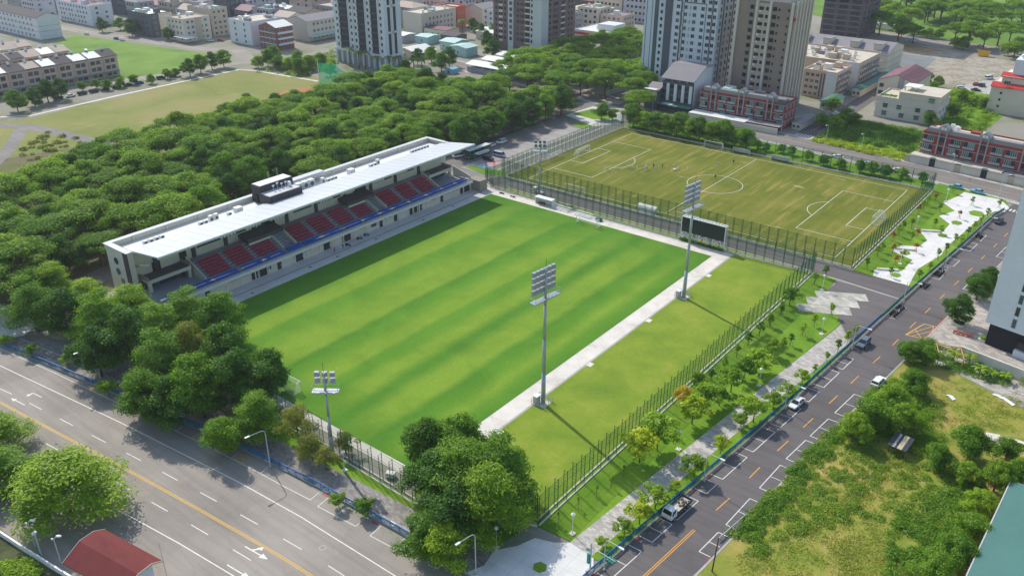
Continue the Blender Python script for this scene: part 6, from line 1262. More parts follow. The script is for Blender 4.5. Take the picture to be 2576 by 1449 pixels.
# --- left-hand terraces
def terrace(x0, x1, y0, y1, h, label, wall=W_pink, roof=R_dark, flo=3, unit=7.2):
    b = Bld('terrace_row', label, 'terrace', x0, x1, y0, y1, h, wall); b.gable(roof, 2.4, 'y', .4); n = int(b.d/unit); b.bands(W_cream, flo, 3.0, 3.1, .2, .2)
    for i in range(n):
        y = (i+.5)*b.d/n
        for r_ in range(flo): b.win('E', y-1.5, .9+3.1*r_, 1.9, 1.6, GL, M_dframe, 1); b.win('E', y+1.2, .9+3.1*r_, 1.9, 1.6, GL, M_dframe, 1)
        b.strip('party_wall', wall, 'E', y-unit/2-.15, y-unit/2+.15, 0, h+.5, .6)
        for k_ in range(1): t = MB().cyl((b.w*.5+random.uniform(-1, 1), y, h+2.3), (b.w*.5, y, h+3.6), .7, .7, 8).build('water_tank', M_tank, b.t)
        if i % 3 != 2: MB().add([(b.w*.55, y-unit*.45, h+2.35), (b.w*1.02, y-unit*.45, h+.35), (b.w*1.02, y+unit*.45, h+.35), (b.w*.55, y+unit*.45, h+2.35), (b.w*.55, y-unit*.45, h+2.45), (b.w*1.02, y-unit*.45, h+.45), (b.w*1.02, y+unit*.45, h+.45), (b.w*.55, y+unit*.45, h+2.45)], [(4, 5, 6, 7), (0, 1, 5, 4), (1, 2, 6, 5), (2, 3, 7, 6), (3, 0, 4, 7)]).build('roof_sheet', random.choice((R_white, R_white, R_tan, R_dark)), b.t)
    b.strip('shop_canopy', R_grey, 'E', 0, b.d, 2.7, 2.85, 2.4); return b
terrace(-322, -308, -150, -37.5, 10.0, 'long pinkish terrace with mixed roof sheets beside the dry field road')
terrace(-352, -338, -150, -46, 9.6, 'tan-roofed terrace just behind the field road terrace', W_beige, R_tan); terrace(-380, -366, -150, -52, 9.6, 'tan-roofed terrace, second behind the field road terrace', W_cream, R_tan); terrace(-412, -398, -150, -58, 9.4, 'tan-roofed terrace, third behind the field road terrace', W_beige, R_tan)
def house(x0, x1, y0, y1, h, wall, label, roof='flat', rm=None, S=(4, 4), E=(4, 4), g=GL, cl=4, nm='town_house'):
    b = Bld(nm, label, 'house', x0, x1, y0, y1, h, wall); dz = h/max(S[1], E[1])
    if roof == 'flat': b.flat(rm or R_flat, .8)
    elif roof == 'gx': b.gable(rm or R_grey, 2.4, 'x')
    elif roof == 'gy': b.gable(rm or R_grey, 2.4, 'y')
    else: b.hip(rm or R_grey, 2.6)
    if S[0]: b.grid('S', S[0], S[1], 1.5, 1.4, dz*.35, dz, g=g, f=M_dframe if h > 13 else M_frame, skip=.1)
    if E[0]: b.grid('E', E[0], E[1], 1.5, 1.4, dz*.35, dz, g=g, skip=.1)
    if cl and roof == 'flat': b.clutter(cl)
    return b
b = house(-500, -434, -17, -3.5, 12.6, W_white, 'long pale grey building with dark roof beside the bright green lot', 'gx', R_dark, (11, 4), (0, 1)); b.bands(W_grey, 2, 4.5, 3, .2, .1)
house(-500, -455, 27, 42, 12.2, W_white, 'white building with black window bays across the lot road', 'flat', R_mar, (10, 4), (2, 4), GLd)
b = house(-413, -388, 29, 44, 13.2, W_dark, 'slate blue building with white roof along the lot road', 'flat', R_white, (5, 4), (3, 4)); b.strip('cream_end', W_cream, 'E', 6, 15, 0, 13.6, .12)
b = house(-377, -359, 33, 51, 12.6, W_cream, 'beige corner building with green balconies at the lot road', 'flat', R_tan, (4, 4), (5, 4)); b.strip('tan_shaft', W_beige, 'E', 8, 12, 0, 13, .3); b.box('entrance_canopy', R_white, 12, 26, -4, 3, 3.2, 3.4)
house(-386, -362, 54, 66, 15.6, W_beige, 'tall beige slab building behind the beige corner building', 'flat', R_grey, (0, 1), (3, 5), GLd); house(-340, -319, 51, 74, 12.9, W_white, 'plain white building with a bare side wall left of the half-timbered house', 'flat', R_flat, (2, 4), (0, 1), cl=9)
b = house(-311, -296, 51, 63, 12.6, W('dull_red_tile', (142, 92, 86)), 'red and white half-timbered house behind the roadside scrub', 'gy', R_white, (4, 4), (2, 4), GLd)
for x in (0, 3.4, 6.8, 10.4, 14.7): b.strip('timber', W_dark, 'S', x, x+.35, 0, 12.6, .15)
for z in (3.2, 6.3, 9.4): b.strip('white_band', W_white, 'S', 0, 15, z, z+.35, .18); b.strip('balcony', W_white, 'E', 1, 11, z-.4, z+.6, 1.2)
b = house(-322, -304, 80, 124, 11.4, W_cream, 'beige gabled row behind the half-timbered house', 'gy', R_grey, (0, 1), (12, 3), GL); b.strip('shop_canopy', R_teal, 'E', 0, 40, 3, 3.2, 5)
b = house(-413, -395, 104, 128, 13, W_lilac, 'pale lilac block with large dark windows near the upper left', 'gy', R_white, (0, 1), (6, 4), GLd); house(-384, -364, 134, 164, 17, W_pink, 'pink tiled block with many small windows near the top edge', 'flat', R_flat, (2, 5), (8, 5), GLd)
house(-272, -257, 186, 204, 10.6, W_cream, 'grey gabled house left of the brown tower', 'gy', R_grey, (0, 1), (4, 3), GLd)
# --- the town beyond, house after house
cols_ = [(W_white, 'white'), (W_grey, 'grey'), (W_cream, 'cream'), (W_beige, 'beige'), (W_lilac, 'pale lilac'), (W_pink, 'pinkish'), (W_dark, 'slate')]
POLY = [(-640, 40), (-600, -40), (-520, 24), (-425, 30), (-388, 48), (-345, 60), (-312, 68), (-300, 100), (-284, 118), (-262, 172), (-205, 175), (-160, 255), (-110, 330), (-240, 380)]
used = [(o.location.x, o.location.y) for o in bpy.data.objects if o.get('category') in ('house', 'tower', 'terrace', 'building', 'hall')]
rgt = random.Random(11); far = []
rects = RECTS
def inpoly(x, y, P):
    c = False
    for i in range(len(P)):
        (x1, y1), (x2, y2) = P[i], P[i-1]
        if (y1 > y) != (y2 > y) and x < (x2-x1)*(y-y1)/(y2-y1)+x1: c = not c
    return c
y = 20
while y < 380:
    x = -640+rgt.uniform(0, 10)
    while x < -140:
        w_, d_ = rgt.uniform(13, 24), rgt.uniform(11, 15); r_ = (x, x+w_, y, y+d_)
        if inpoly(x+w_/2, y+d_/2, POLY) and inpoly(x, y, POLY) and not any(r_[0] < q[1]+4 and r_[1] > q[0]-4 and r_[2] < q[3]+4 and r_[3] > q[2]-4 for q in rects): far.append(r_)
        x += w_+rgt.choice((1.2, 1.2, 4))
    y += 22
far.sort(key=lambda r: (-_u.dot(Vector((r[0], r[2], 0))), r[0]))
rowi = {}
for r_ in sorted(far, key=lambda r: (r[2], r[0])):
    k_ = rowi.setdefault(r_[2], [len(rowi), 0]); k_[1] += 1; (wm, wn) = rgt.choice(cols_); h = rgt.choice((9.6, 10.5, 12.6, 13.2, 16))
    f_ = 3 if h < 12 else 4; ro = rgt.choice(('flat', 'flat', 'flat', 'gx', 'gy', 'hip')); rm = rgt.choice((R_flat, R_grey, R_white, R_tan)) if ro == 'flat' else rgt.choice((R_grey, R_tan, R_dark, R_mar))
    o = house(r_[0], r_[1], r_[2], r_[3], h, wm, '%s town house, %s from the left in far street row %s' % (wn, nth(k_[1]-1), 'one two three four five six seven eight nine ten eleven twelve thirteen fourteen fifteen sixteen seventeen eighteen'.split()[k_[0]]), ro, rm, (int((r_[1]-r_[0])/3.4), f_), (int((r_[3]-r_[2])/3.6), f_), GLd if rgt.random() < .5 else GL, 3); o.t['group'] = 'houses of the far town'
# --- right edge building, gatehouse, green roof hall
b = Bld('white_slab_building', 'tall white building cut by the right edge of the picture', 'building', 94.2, 122, -60.2, -40, 42, W('cool_white_render', (222, 226, 232)), 5.5, -.2)
b.box('dark_base', W('black_granite', (44, 44, 48), 0), .8, 26, .8, 18, 0, 5.5); b.box('base_wall', W_white, 7, 27, -.1, 1, 0, 1.6)
for r_ in range(12):
    z = 6.4+2.9*r_; b.win('S', 5.6, z, .8, 2.1, GL, M_frame, 0)
    for x in (9.6, 14.4, 19.4): b.strip('louvre_panel', W('louvre_grey', (158, 164, 170)), 'S', x-1.5, x+1.5, z-.3, z+1.6, .12); ob('window', winmesh(1.7, .7, GLd, M_dframe, 1), b.t, (x+.3, -.13, z+.7)); b.ac('S', x-.4, z-.2)
b.strip('shop_window', GLd, 'S', 7.4, 12.5, 2.2, 5.2, .1)
gw = tag(MB().obox((104.6, -71.6), 13, .2, 0, 2.6, -.2).build('concrete_wall', M_conc), 'grey concrete wall below the white building at the right edge', 'wall')
t = thing('red_roof_gatehouse', 'small white gatehouse with red folded roof at the lower left', 'house', (8.6, -217.2, 0), R(8))
MB().box(-5.2, 5.2, -2.5, 2.6, 0, 3.4).build('wall', W_white, t)
gr = MB(); gr.profx([(-3.8, 3.3), (-.6, 5.0), (1.8, 5.0), (3.6, 4.0), (3.6, 3.85), (1.8, 4.85), (-.6, 4.85), (-3.8, 3.15)], -6.6, 6.6); gr.build('roof', mat('red_shingle', (118, 56, 54), .9, .14, .5, dirt=.35), t)
for x in (-6.62, 6.62): MB().profx([(-3.85, 3.1), (-.6, 4.8), (1.8, 4.8), (3.65, 3.8), (3.65, 4.05), (1.8, 5.05), (-.6, 5.05), (-3.85, 3.35)][::1], x-.05, x+.05).build('verge_trim', W_beige, t)
gb = MB(); gb.profx([(-2.4, 3.4), (2.5, 3.4), (1.8, 4.8), (-.6, 4.8)], -5.1, 5.1); gb.build('gable_wall', W_white, t)
for x in (-3, 0, 3): ob('window', winmesh(1.4, 1.2, GLd, M_frame, 1), t, (x, -2.51, 1.2))
ob('window', winmesh(1.2, 1.2, GLd, M_frame, 1), t, (5.21, 0, 1.2), math.pi/2)
t = thing('green_roof_hall', 'hall with a large plain green roof at the lower right corner', 'hall', (109.2, -128, 0))
gr = MB(); gr.add([(-.9, -40, 4.0), (22, -42, 6.5), (22, 13, 6.5), (.5, 13.2, 4.0), (-.9, -40, 4.15), (22, -42, 6.65), (22, 13, 6.65), (.5, 13.2, 4.15)], [(4, 5, 6, 7), (0, 3, 2, 1), (0, 1, 5, 4), (2, 3, 7, 6), (3, 0, 4, 7), (1, 2, 6, 5)]); gr.build('roof', mat('teal_green_sheet', (80, 122, 114), .55, .08, .15, dirt=.3), t)
MB().box(.9, 21, -38, 12.4, 0, 4.0).build('wall', W_beige, t); MB().add([(-1.05, -40, 3.9), (.35, 13.2, 3.9), (.52, 13.2, 3.9), (-.88, -40, 3.9), (-1.05, -40, 4.2), (.35, 13.2, 4.2), (.52, 13.2, 4.2), (-.88, -40, 4.2)], [(4, 5, 6, 7), (0, 1, 5, 4), (2, 3, 7, 6), (1, 2, 6, 5), (3, 0, 4, 7), (0, 3, 2, 1)]).build('gutter', M_copg, t)
# ================================================================== VEHICLES
M_tyre = mat('tyre_rubber', (34, 34, 36), .9, .1); M_rim = mat('alloy_rim', (168, 170, 174), .4, .1, 1, .5, .4); M_cglass = mat('car_glass', (36, 42, 50), .08, .1, 1, .6); M_hl = mat('headlight_lens', (226, 230, 232), .15, .05, 1, .6); M_tl = mat('tail_light', (170, 30, 28), .2, .1)
def paint(nm, rgb): return mat('paint_'+nm, rgb, .28, .03, .5, .5)
def body_loft(S, ws):
    "closed loft: S = list of (x, [z...]) stations, ws = half widths per ring row"
    return None
def wheel_me():
    b = MB(); b.cyl((0, -.1, .31), (0, .1, .31), .31, .31, 14); return b.mesh('tyre', M_tyre), MB().cyl((0, -.112, .31), (0, .112, .31), .19, .19, 10).mesh('rim', M_rim)
TYRE, RIM = wheel_me()
def wheels(t, xs, hw, sc=1.):
    for x in xs:
        for s in (-1, 1):
            w_ = ob('wheel', TYRE, t, (x, s*(hw-.1), 0)); w_.scale = (sc, 1.1, sc); ob('rim', RIM, w_, (0, s*.01, 0))
def car_kit(nm, rgb, style='sedan'):
    P = paint(nm, rgb); L, hw, H = {'sedan': (4.5, .88, 1.45), 'suv': (4.6, .93, 1.72), 'van': (4.9, .92, 1.95)}[style]; h = L/2
    t = thing({'sedan': 'parked_car', 'suv': 'parked_car', 'van': 'parked_van'}[style], 'car', 'van' if style == 'van' else 'car')
    # lower body ring by ring along x (front = +x)
    if style == 'van': st = [(-h, .75, .45, 1.0), (-h+.1, .9, .3, 1.05), (h-1.0, .92, .3, 1.05), (h-.25, .86, .3, .98), (h, .72, .4, .8)]
    else: st = [(-h, .70, .42, .82), (-h+.18, .84, .28, .95), (-h+1.1, .9, .24, .98), (0, .92, .24, .96), (h-1.2, .9, .24, .92), (h-.3, .82, .28, .80), (h, .64, .42, .66)]
    if style == 'suv': st = [(x, w_, z0+.08, z1+.16) for x, w_, z0, z1 in st]
    b = MB(); k = hw/.92; ring = []
    for x, w_, z0, z1 in st: w_ *= k; ring.append([(x, -w_*.92, z0), (x, -w_, (z0+z1)/2), (x, -w_*.94, z1), (x, w_*.94, z1), (x, w_, (z0+z1)/2), (x, w_*.92, z0)])
    v = [q for r_ in ring for q in r_]; n = 6; f = [(i*n+j, (i+1)*n+j, (i+1)*n+(j+1) % n, i*n+(j+1) % n) for i in range(len(ring)-1) for j in range(n)]+[tuple(range(n)), tuple((len(ring)-1)*n+j for j in range(n-1, -1, -1))]
    b.add(v, [tuple(reversed(q)) for q in f]); b.build('body', P, t)
    zb = st[2][3]-.02; a0, a1, r0, r1 = {'sedan': (-1.75, 1.15, -1.0, .35), 'suv': (-2.1, 1.1, -1.85, .35), 'van': (-2.35, 2.0, -2.25, 1.25)}[style]
    wb, wt = hw*.9, hw*.74 if style != 'van' else hw*.84
    g = MB(); g.add([(a0, -wb, zb), (a1, -wb, zb), (a1, wb, zb), (a0, wb, zb), (r0, -wt, H-.06), (r1, -wt, H-.06), (r1, wt, H-.06), (r0, wt, H-.06)], [(0, 1, 5, 4), (1, 2, 6, 5), (2, 3, 7, 6), (3, 0, 4, 7), (4, 5, 6, 7)]); g.build('windows', M_cglass, t)
    r_ = MB(); r_.add([(r0-.06, -wt-.02, H-.09), (r1+.06, -wt-.02, H-.09), (r1+.06, wt+.02, H-.09), (r0-.06, wt+.02, H-.09), (r0+.1, -wt*.88, H), (r1-.1, -wt*.88, H), (r1-.1, wt*.88, H), (r0+.1, wt*.88, H)], [(0, 1, 5, 4), (1, 2, 6, 5), (2, 3, 7, 6), (3, 0, 4, 7), (4, 5, 6, 7)]); r_.build('roof', P, t)
    for s in (-1, 1):
        for xb, xt in ((a1, r1), (a0, r0), ((a0+a1)/2-.1, (r0+r1)/2-.1)): MB().cyl((xb, s*(wb+.005), zb), (xt, s*(wt+.005), H-.08), .045, n=5).build('pillar', P, t)
        MB().box(h-.16 if style != 'van' else h-.12, h-.02, s*hw*.62-.16, s*hw*.62+.16, st[-1][3]-.16, st[-1][3]-.02).build('headlight', M_hl, t); MB().box(-h+.0, -h+.1, s*hw*.66-.14, s*hw*.66+.14, .62, .8).build('tail_light', M_tl, t)
        MB().box(.55, .75, s*(hw+.02)-.09, s*(hw+.02)+.09, zb+.02, zb+.16).build('mirror', P, t)
    wheels(t, (-h+.85, h-.85), hw, 1.0 if style == 'sedan' else 1.1)
    KIDS[t.name] = None
    for w_ in t.children: KIDS[w_.name] = list(w_.children)
    return Kit(t)
CK = {n: car_kit(n, c, s) for n, c, s in (('white', (232, 232, 230), 'sedan'), ('black', (30, 31, 34), 'suv'), ('grey', (96, 108, 122), 'suv'), ('blue', (44, 92, 150), 'sedan'), ('pale_blue', (128, 184, 208), 'sedan'), ('silver', (178, 186, 196), 'van'), ('white_van', (232, 232, 230), 'van'), ('charcoal', (58, 60, 64), 'sedan'), ('red', (156, 40, 36), 'sedan'), ('white_suv', (234, 234, 232), 'suv'))}
def car(k, x, y, deg, label, group=None, z=.02): return CK[k].put((x, y, z), R(deg), label, group)
car('grey', 74.0, -77.4, -94, 'grey hatchback parked in a bay by the entrance yard'); car('white', 71.2, -109.4, -95, 'white saloon parked on the left side of the east road'); car('white_suv', 81.6, -91.6, 84, 'white car half hidden by bushes on the right side of the east road'); car('charcoal', 82.2, 21.6, -94, 'dark car parked beside the far end of the white plaza')
car('silver', -75.4, -21.6, 2, 'silver van in the car park next to the green bus'); car('black', -75.8, -27.6, 2, 'black car in the car park between van and pink bay'); car('white_van', -86.5, -31.6, 70, 'white minibus half hidden behind the grandstand end'); car('white', -85.6, -14.4, -100, 'white car just behind the green bus'); car('white_suv', -85.0, -8.6, -100, 'white off-road car parked under the trees beyond the bus')
car('pale_blue', 64.6, 46.2, 172, 'pale blue taxi on the far street, left one of two'); car('pale_blue', 71.2, 45.4, 172, 'pale blue taxi on the far street nearer the crossing'); car('pale_blue', 33.6, 52.2, 172, 'pale blue car behind the far fence trees'); car('white', 44.2, 51.4, 172, 'white car behind the right end of the far fence'); car('white', 22.5, 53.6, 172, 'white car before the overgrown garden')
car('white', 1.0, 113.4, 85, 'white car on the side street beside the green shed'); car('pale_blue', -.8, 107.0, 85, 'small blue vehicle on the side street before the shed')
car('pale_blue', -20.7, 306.5, -10, 'pale blue car on the upper right road'); car('white', 15.9, 316, -10, 'white car on the upper right road under trees'); car('red', 35.6, 209.6, 80, 'reddish car in the service yard'); car('black', 38.6, 208.4, 80, 'black vehicle in the service yard'); car('white_van', 37.7, 227.6, 60, 'white van in the service yard'); car('charcoal', 38.4, 196.4, 10, 'dark car at the near edge of the service yard'); car('white', 32.0, 197.2, 5, 'white car under the yard trees')
LR_ = [(-285.3, -96.3), (-284.8, -89.7), (-284.6, -80.7), (-284.4, -75), (-284.2, -69.6), (-284, -64.1), (-283.8, -58.9), (-283.4, -53.2), (-283.4, -47.7), (-283.4, -41.6), (-285.0, -35.3), (-284.5, -29.4), (-284.3, -23.3)]
for i, (x, y) in enumerate(LR_):
    k = ('charcoal', 'charcoal', 'black', 'white', 'black', 'black', 'charcoal', 'black', 'black', 'blue', 'white', 'black', 'charcoal')[i]; car(k, x, y, 90, '%s car, %s from the left in the row parked by the dry field' % ({'charcoal': 'dark grey'}.get(k, k), nth(i)), 'cars parked by the dry field')
car('blue', -401, 12.4, 178, 'blue car on the road along the bright green lot'); car('white', -394, 12.2, 178, 'white car on the road along the bright green lot'); car('white', -429.5, 9, 178, 'white car at the far end of the bright green lot'); car('white', -351, 44, 20, 'white car beside the plain white building'); car('red', -346, 48, 20, 'red car beside the plain white building')
# flatbed truck
t = thing('flatbed_truck', 'white flatbed truck with rubble parked on the east road', 'truck', (67.35, -151.7, .02), R(-95)); PW = paint('truck_white', (232, 234, 234))
c = MB(); c.add([(1.5, -.95, .55), (3.2, -.95, .55), (3.2, .95, .55), (1.5, .95, .55), (1.5, -.95, 1.35), (3.25, -.95, 1.3), (3.25, .95, 1.3), (1.5, .95, 1.35), (1.55, -.85, 2.15), (2.75, -.85, 2.15), (2.75, .85, 2.15), (1.55, .85, 2.15)], [(0, 1, 5, 4), (1, 2, 6, 5), (2, 3, 7, 6), (3, 0, 4, 7), (0, 3, 2, 1), (4, 5, 9, 8), (5, 6, 10, 9), (6, 7, 11, 10), (7, 4, 8, 11), (8, 9, 10, 11)]); c.build('cab', PW, t)
ws = MB(); ws.add([(3.225, -.82, 1.42), (3.225, .82, 1.42), (2.86, .76, 2.02), (2.86, -.76, 2.02)], [(0, 1, 2, 3)]); ws.build('windscreen', M_cglass, t)
for s in (-1, 1):
    sw = MB(); sw.add([(1.9, s*.945, 1.42), (3.0, s*.945, 1.42), (2.72, s*.875, 2.02), (1.9, s*.875, 2.02)], [(0, 1, 2, 3) if s < 0 else (3, 2, 1, 0)]); sw.build('side_window', M_cglass, t); MB().box(3.18, 3.3, s*.66-.16, s*.66+.16, .75, .95).build('headlight', M_hl, t); MB().box(2.95, 3.1, s*1.1-.08, s*1.1+.08, 1.5, 1.85).build('mirror', M_tyre, t)
MB().box(-2.9, 1.35, -1.0, 1.0, .75, .9).build('bed_floor', mat('dusty_bed', (196, 192, 180), .9, .2, 2), t)
for q in ((-2.9, 1.35, -1.02, -.96), (-2.9, 1.35, .96, 1.02), (-2.95, -2.88, -1.0, 1.0), (1.3, 1.38, -1.0, 1.0)): MB().box(q[0], q[1], q[2], q[3], .8, 1.3).build('bed_side', mat('dark_bed_side', (62, 64, 66), .7, .15), t)
MB().box(-2.8, 3.0, -.4, .4, .45, .72).build('chassis', M_tyre, t)
rb = MB()
for i in range(16): x, y = random.uniform(-2.4, -.4), random.uniform(-.7, .7); rb.ball((x, y, 1.0+random.uniform(0, .15)), random.uniform(.12, .32), random.uniform(.12, .28), random.uniform(.1, .22), 6, 4)
stuff(rb.build('rubble_load', mat('rubble_load', (128, 112, 96), .95, .4, 3), t)); wheels(t, (-1.8, 2.4), .95, 1.15)
# coach
t = thing('coach', 'green and white coach parked behind the grandstand end', 'bus', (-82.0, -25.9, .02), R(-91)); BG = paint('coach_green', (26, 92, 66)); BW = paint('coach_white', (222, 230, 228))
MB().box(-5.9, 5.9, -1.24, 1.24, .38, 3.3).build('body', BG, t); MB().box(-5.8, 5.75, -1.18, 1.18, 3.3, 3.42).build('roof', BW, t)
for s in (-1, 1):
    for i in range(6): MB().box(-5.3+i*1.78, -3.62+i*1.78, s*1.25-.02, s*1.25+.02, 2.2, 3.05).build('side_window', M_cglass, t)
    sw = MB(); y = s*1.262; sw.add([(-4.6, y, .75), (1.2, y, .85), (3.6, y, 1.9), (2.6, y, 2.12), (-3.6, y, 2.0), (-5.2, y, 1.3)], [tuple(range(6)) if s < 0 else tuple(range(5, -1, -1))]); sw.build('white_swoosh', BW, t)
    for i in range(7): m_ = MB(); x = -3.6+i*.78; y = s*1.268; m_.add([(x, y, 1.15), (x+.45, y, 1.15), (x+.62, y, 1.8), (x+.17, y, 1.8)], [(0, 1, 2, 3) if s < 0 else (3, 2, 1, 0)]); m_.build('side_mark', mat('pale_mark', (184, 206, 196)), t)
MB().box(5.9, 5.94, -1.1, 1.1, 1.2, 3.1).build('windscreen', M_cglass, t); MB().box(5.9, 5.96, -1.0, -.6, .7, .95).build('headlight', M_hl, t); MB().box(5.9, 5.96, .6, 1.0, .7, .95).build('headlight', M_hl, t)
MB().box(-5.94, -5.9, -1.0, 1.0, 2.1, 3.1).build('rear_window', M_cglass, t); wheels(t, (-3.4, 3.6), 1.24, 1.5)
t = thing('lorry', 'white articulated lorry on the upper right road', 'lorry', (-47, 338, .02), R(166)); MB().box(-7.5, 4.6, -1.25, 1.25, 1.0, 3.9).build('trailer', BW, t); MB().box(4.9, 7.2, -1.2, 1.2, .6, 3.3).build('cab', PW, t); MB().box(7.18, 7.26, -1.05, 1.05, 1.8, 2.9).build('windscreen', M_cglass, t); MB().box(-7.2, 6.8, -.4, .4, .6, 1.0).build('chassis', M_tyre, t); wheels(t, (-6, -4.6, 3.6, 6.2), 1.2, 1.6)
# scooters
def scooter_kit(nm, rgb):
    t = thing('scooter', 'scooter', 'scooter'); P = paint('scooter_'+nm, rgb)
    b = MB(); b.add([(-.75, -.16, .35), (.1, -.16, .3), (.1, .16, .3), (-.75, .16, .35), (-.8, -.12, .72), (-.05, -.13, .68), (-.05, .13, .68), (-.8, .12, .72)], [(0, 1, 5, 4), (1, 2, 6, 5), (2, 3, 7, 6), (3, 0, 4, 7), (4, 5, 6, 7), (0, 3, 2, 1)]); b.build('rear_body', P, t)
    b = MB(); b.add([(.42, -.2, .3), (.55, -.2, .3), (.55, .2, .3), (.42, .2, .3), (.28, -.17, .95), (.42, -.14, .98), (.42, .14, .98), (.28, .17, .95)], [(0, 1, 5, 4), (1, 2, 6, 5), (2, 3, 7, 6), (3, 0, 4, 7), (4, 5, 6, 7)]); b.build('front_shield', P, t)
    MB().box(.05, .45, -.16, .16, .27, .32).build('footboard', M_tyre, t); MB().box(-.78, -.05, -.13, .13, .72, .82).build('seat', M_tyre, t)
    for x in (-.55, .62): MB().cyl((x, -.06, .23), (x, .06, .23), .23, .23, 12).build('wheel', M_tyre, t)
    MB().cyl((.33, -.34, 1.03), (.33, .34, 1.03), .025, n=5).build('handlebar', M_tyre, t); MB().box(.42, .5, -.08, .08, .78, .92).build('headlight', M_hl, t); return Kit(t)
SK = [scooter_kit(n, c) for n, c in (('black', (34, 34, 38)), ('white', (222, 222, 220)), ('blue', (44, 66, 120)), ('olive', (110, 106, 60)))]
for grp, base, n in (('the parking bay before the entrance yard', -59.2, 7), ('the bay by the white plaza corner', -39.0, 4), ('the marked bay beside the white plaza', -29.2, 5), ('the far bay beside the white plaza', 4.8, 3)):
    for i in range(n): y = base+i*.95; SK[(0, 0, 3, 1, 0, 2, 0)[i]].put((rfx(y)+1.55, y, .02), R(-8+random.uniform(-6, 6)), '%s scooter, %s nearest in %s' % (('black', 'black', 'olive', 'white', 'black', 'blue', 'black')[i], nth(i), grp), 'parked scooters')
for j, (x, y, a) in enumerate(((-57.6, -111.4, 30), (-58.6, -106.2, 70), (-59, -103.2, 60))): SK[(0, 0, 2)[j]].put((x, y, .04), R(a), '%s scooter, %s from the left by the grandstand wall' % (('black', 'black', 'blue')[j], nth(j)), 'parked scooters')
# ================================================================== PEOPLE
M_skin = mat('skin', (206, 158, 128), .7, .05); M_hair = mat('dark_hair', (34, 28, 26), .8, .1)
def person_mesh(nm, J, E, shirt, shorts, sock):
    me = bpy.data.meshes.new('sk'); me.from_pydata([j[:3] for j in J], E, []); o = bpy.data.objects.new('sk', me); C.objects.link(o)
    md = o.modifiers.new('s', 'SKIN'); me_s = me.skin_vertices[0].data if me.skin_vertices else None
    if me_s is None:
        bm = bmesh.new(); bm.from_mesh(me); bm.verts.layers.skin.verify(); bm.to_mesh(me); bm.free(); me_s = me.skin_vertices[0].data
    for i, j in enumerate(J): me_s[i].radius = (j[3], j[3]); me_s[i].use_root = (i == 0)
    sb = o.modifiers.new('d', 'SUBSURF'); sb.levels = 1; sb.render_levels = 1
    dg = bpy.context.evaluated_depsgraph_get(); m2 = bpy.data.meshes.new_from_object(o.evaluated_get(dg)); bpy.data.objects.remove(o, do_unlink=True); m2.name = nm; m2.materials.clear()
    for m_ in (M_skin, shirt, shorts, sock, M_hair): m2.materials.append(m_)
    for p_ in m2.polygons:
        c = p_.center; p_.use_smooth = True
        p_.material_index = 4 if c.z > 1.66 or (c.z > 1.55 and c.x < -.04) else 0 if c.z > 1.47 else 1 if c.z > .98 and abs(c.y) < .34 else 0 if c.z > .8 and abs(c.y) > .24 else 2 if c.z > .56 else 0 if c.z > .36 else 3
    return m2
def skel(stride=.18, arm=.15, bend=.0):
    J = [(0, 0, .98, .13), (0, 0, 1.18, .135), (bend, 0, 1.38, .145), (bend, 0, 1.50, .06), (bend+.02, 0, 1.60, .095), (bend+.02, 0, 1.70, .085),
         (bend, .19, 1.40, .065), (arm*.5, .27, 1.16, .048), (arm*1.6, .26, .96, .038), (arm*1.8, .25, .88, .03), (bend, -.19, 1.40, .065), (-arm*.5, -.27, 1.16, .048), (-arm*.4, -.27, .94, .038), (-arm*.3, -.26, .86, .03),
         (0, .1, .9, .1), (stride*.8, .11, .5, .07), (stride*.9, .11, .1, .045), (stride*.9+.13, .11, .05, .04), (0, -.1, .9, .1), (-stride*.4, -.11, .5, .07), (-stride*1.3, -.11, .14, .045), (-stride*1.3+.13, -.11, .08, .04)]
    E = [(0, 1), (1, 2), (2, 3), (3, 4), (4, 5), (2, 6), (6, 7), (7, 8), (8, 9), (2, 10), (10, 11), (11, 12), (12, 13), (0, 14), (14, 15), (15, 16), (16, 17), (0, 18), (18, 19), (19, 20), (20, 21)]
    return J, E
sh_w, sh_k, sh_r, sh_b, sh_g = mat('white_shirt', (226, 230, 234), .8, .05), mat('black_shirt', (36, 36, 42), .8, .05), mat('red_vest', (206, 74, 58), .8, .05), mat('blue_cloth', (60, 92, 160), .8, .05), mat('olive_shirt', (92, 96, 64), .8, .05)
PM = [person_mesh('body', *skel(.2, .2), sh_w, sh_w, sh_w), person_mesh('body', *skel(.06, .05), sh_w, sh_b, sh_w), person_mesh('body', *skel(.3, .25, .06), sh_w, sh_w, sh_b), person_mesh('body', *skel(.1, .1), sh_k, sh_k, sh_k), person_mesh('body', *skel(.15, .2), sh_r, sh_k, sh_k), person_mesh('body', *skel(.08, .1, .05), sh_g, sh_k, sh_k)]
PL = [(-36.6, -10.8), (-35.4, -11), (-33.2, -8.2), (-31.6, -4.2), (-30.6, -4.5), (-29.9, -3.7), (-28, -3.5), (-27.5, -.5), (-26.6, .1), (-25.1, -2.8), (-25.6, -1), (-24.6, 2), (-22.7, -.4), (-22.4, 1.9), (-22, 3.7), (-20.1, 3.5), (-18.8, 6), (-16.4, 5), (-14, 7.1), (-7.6, 18), (-4.3, 23.6), (-2.2, 4.8)]
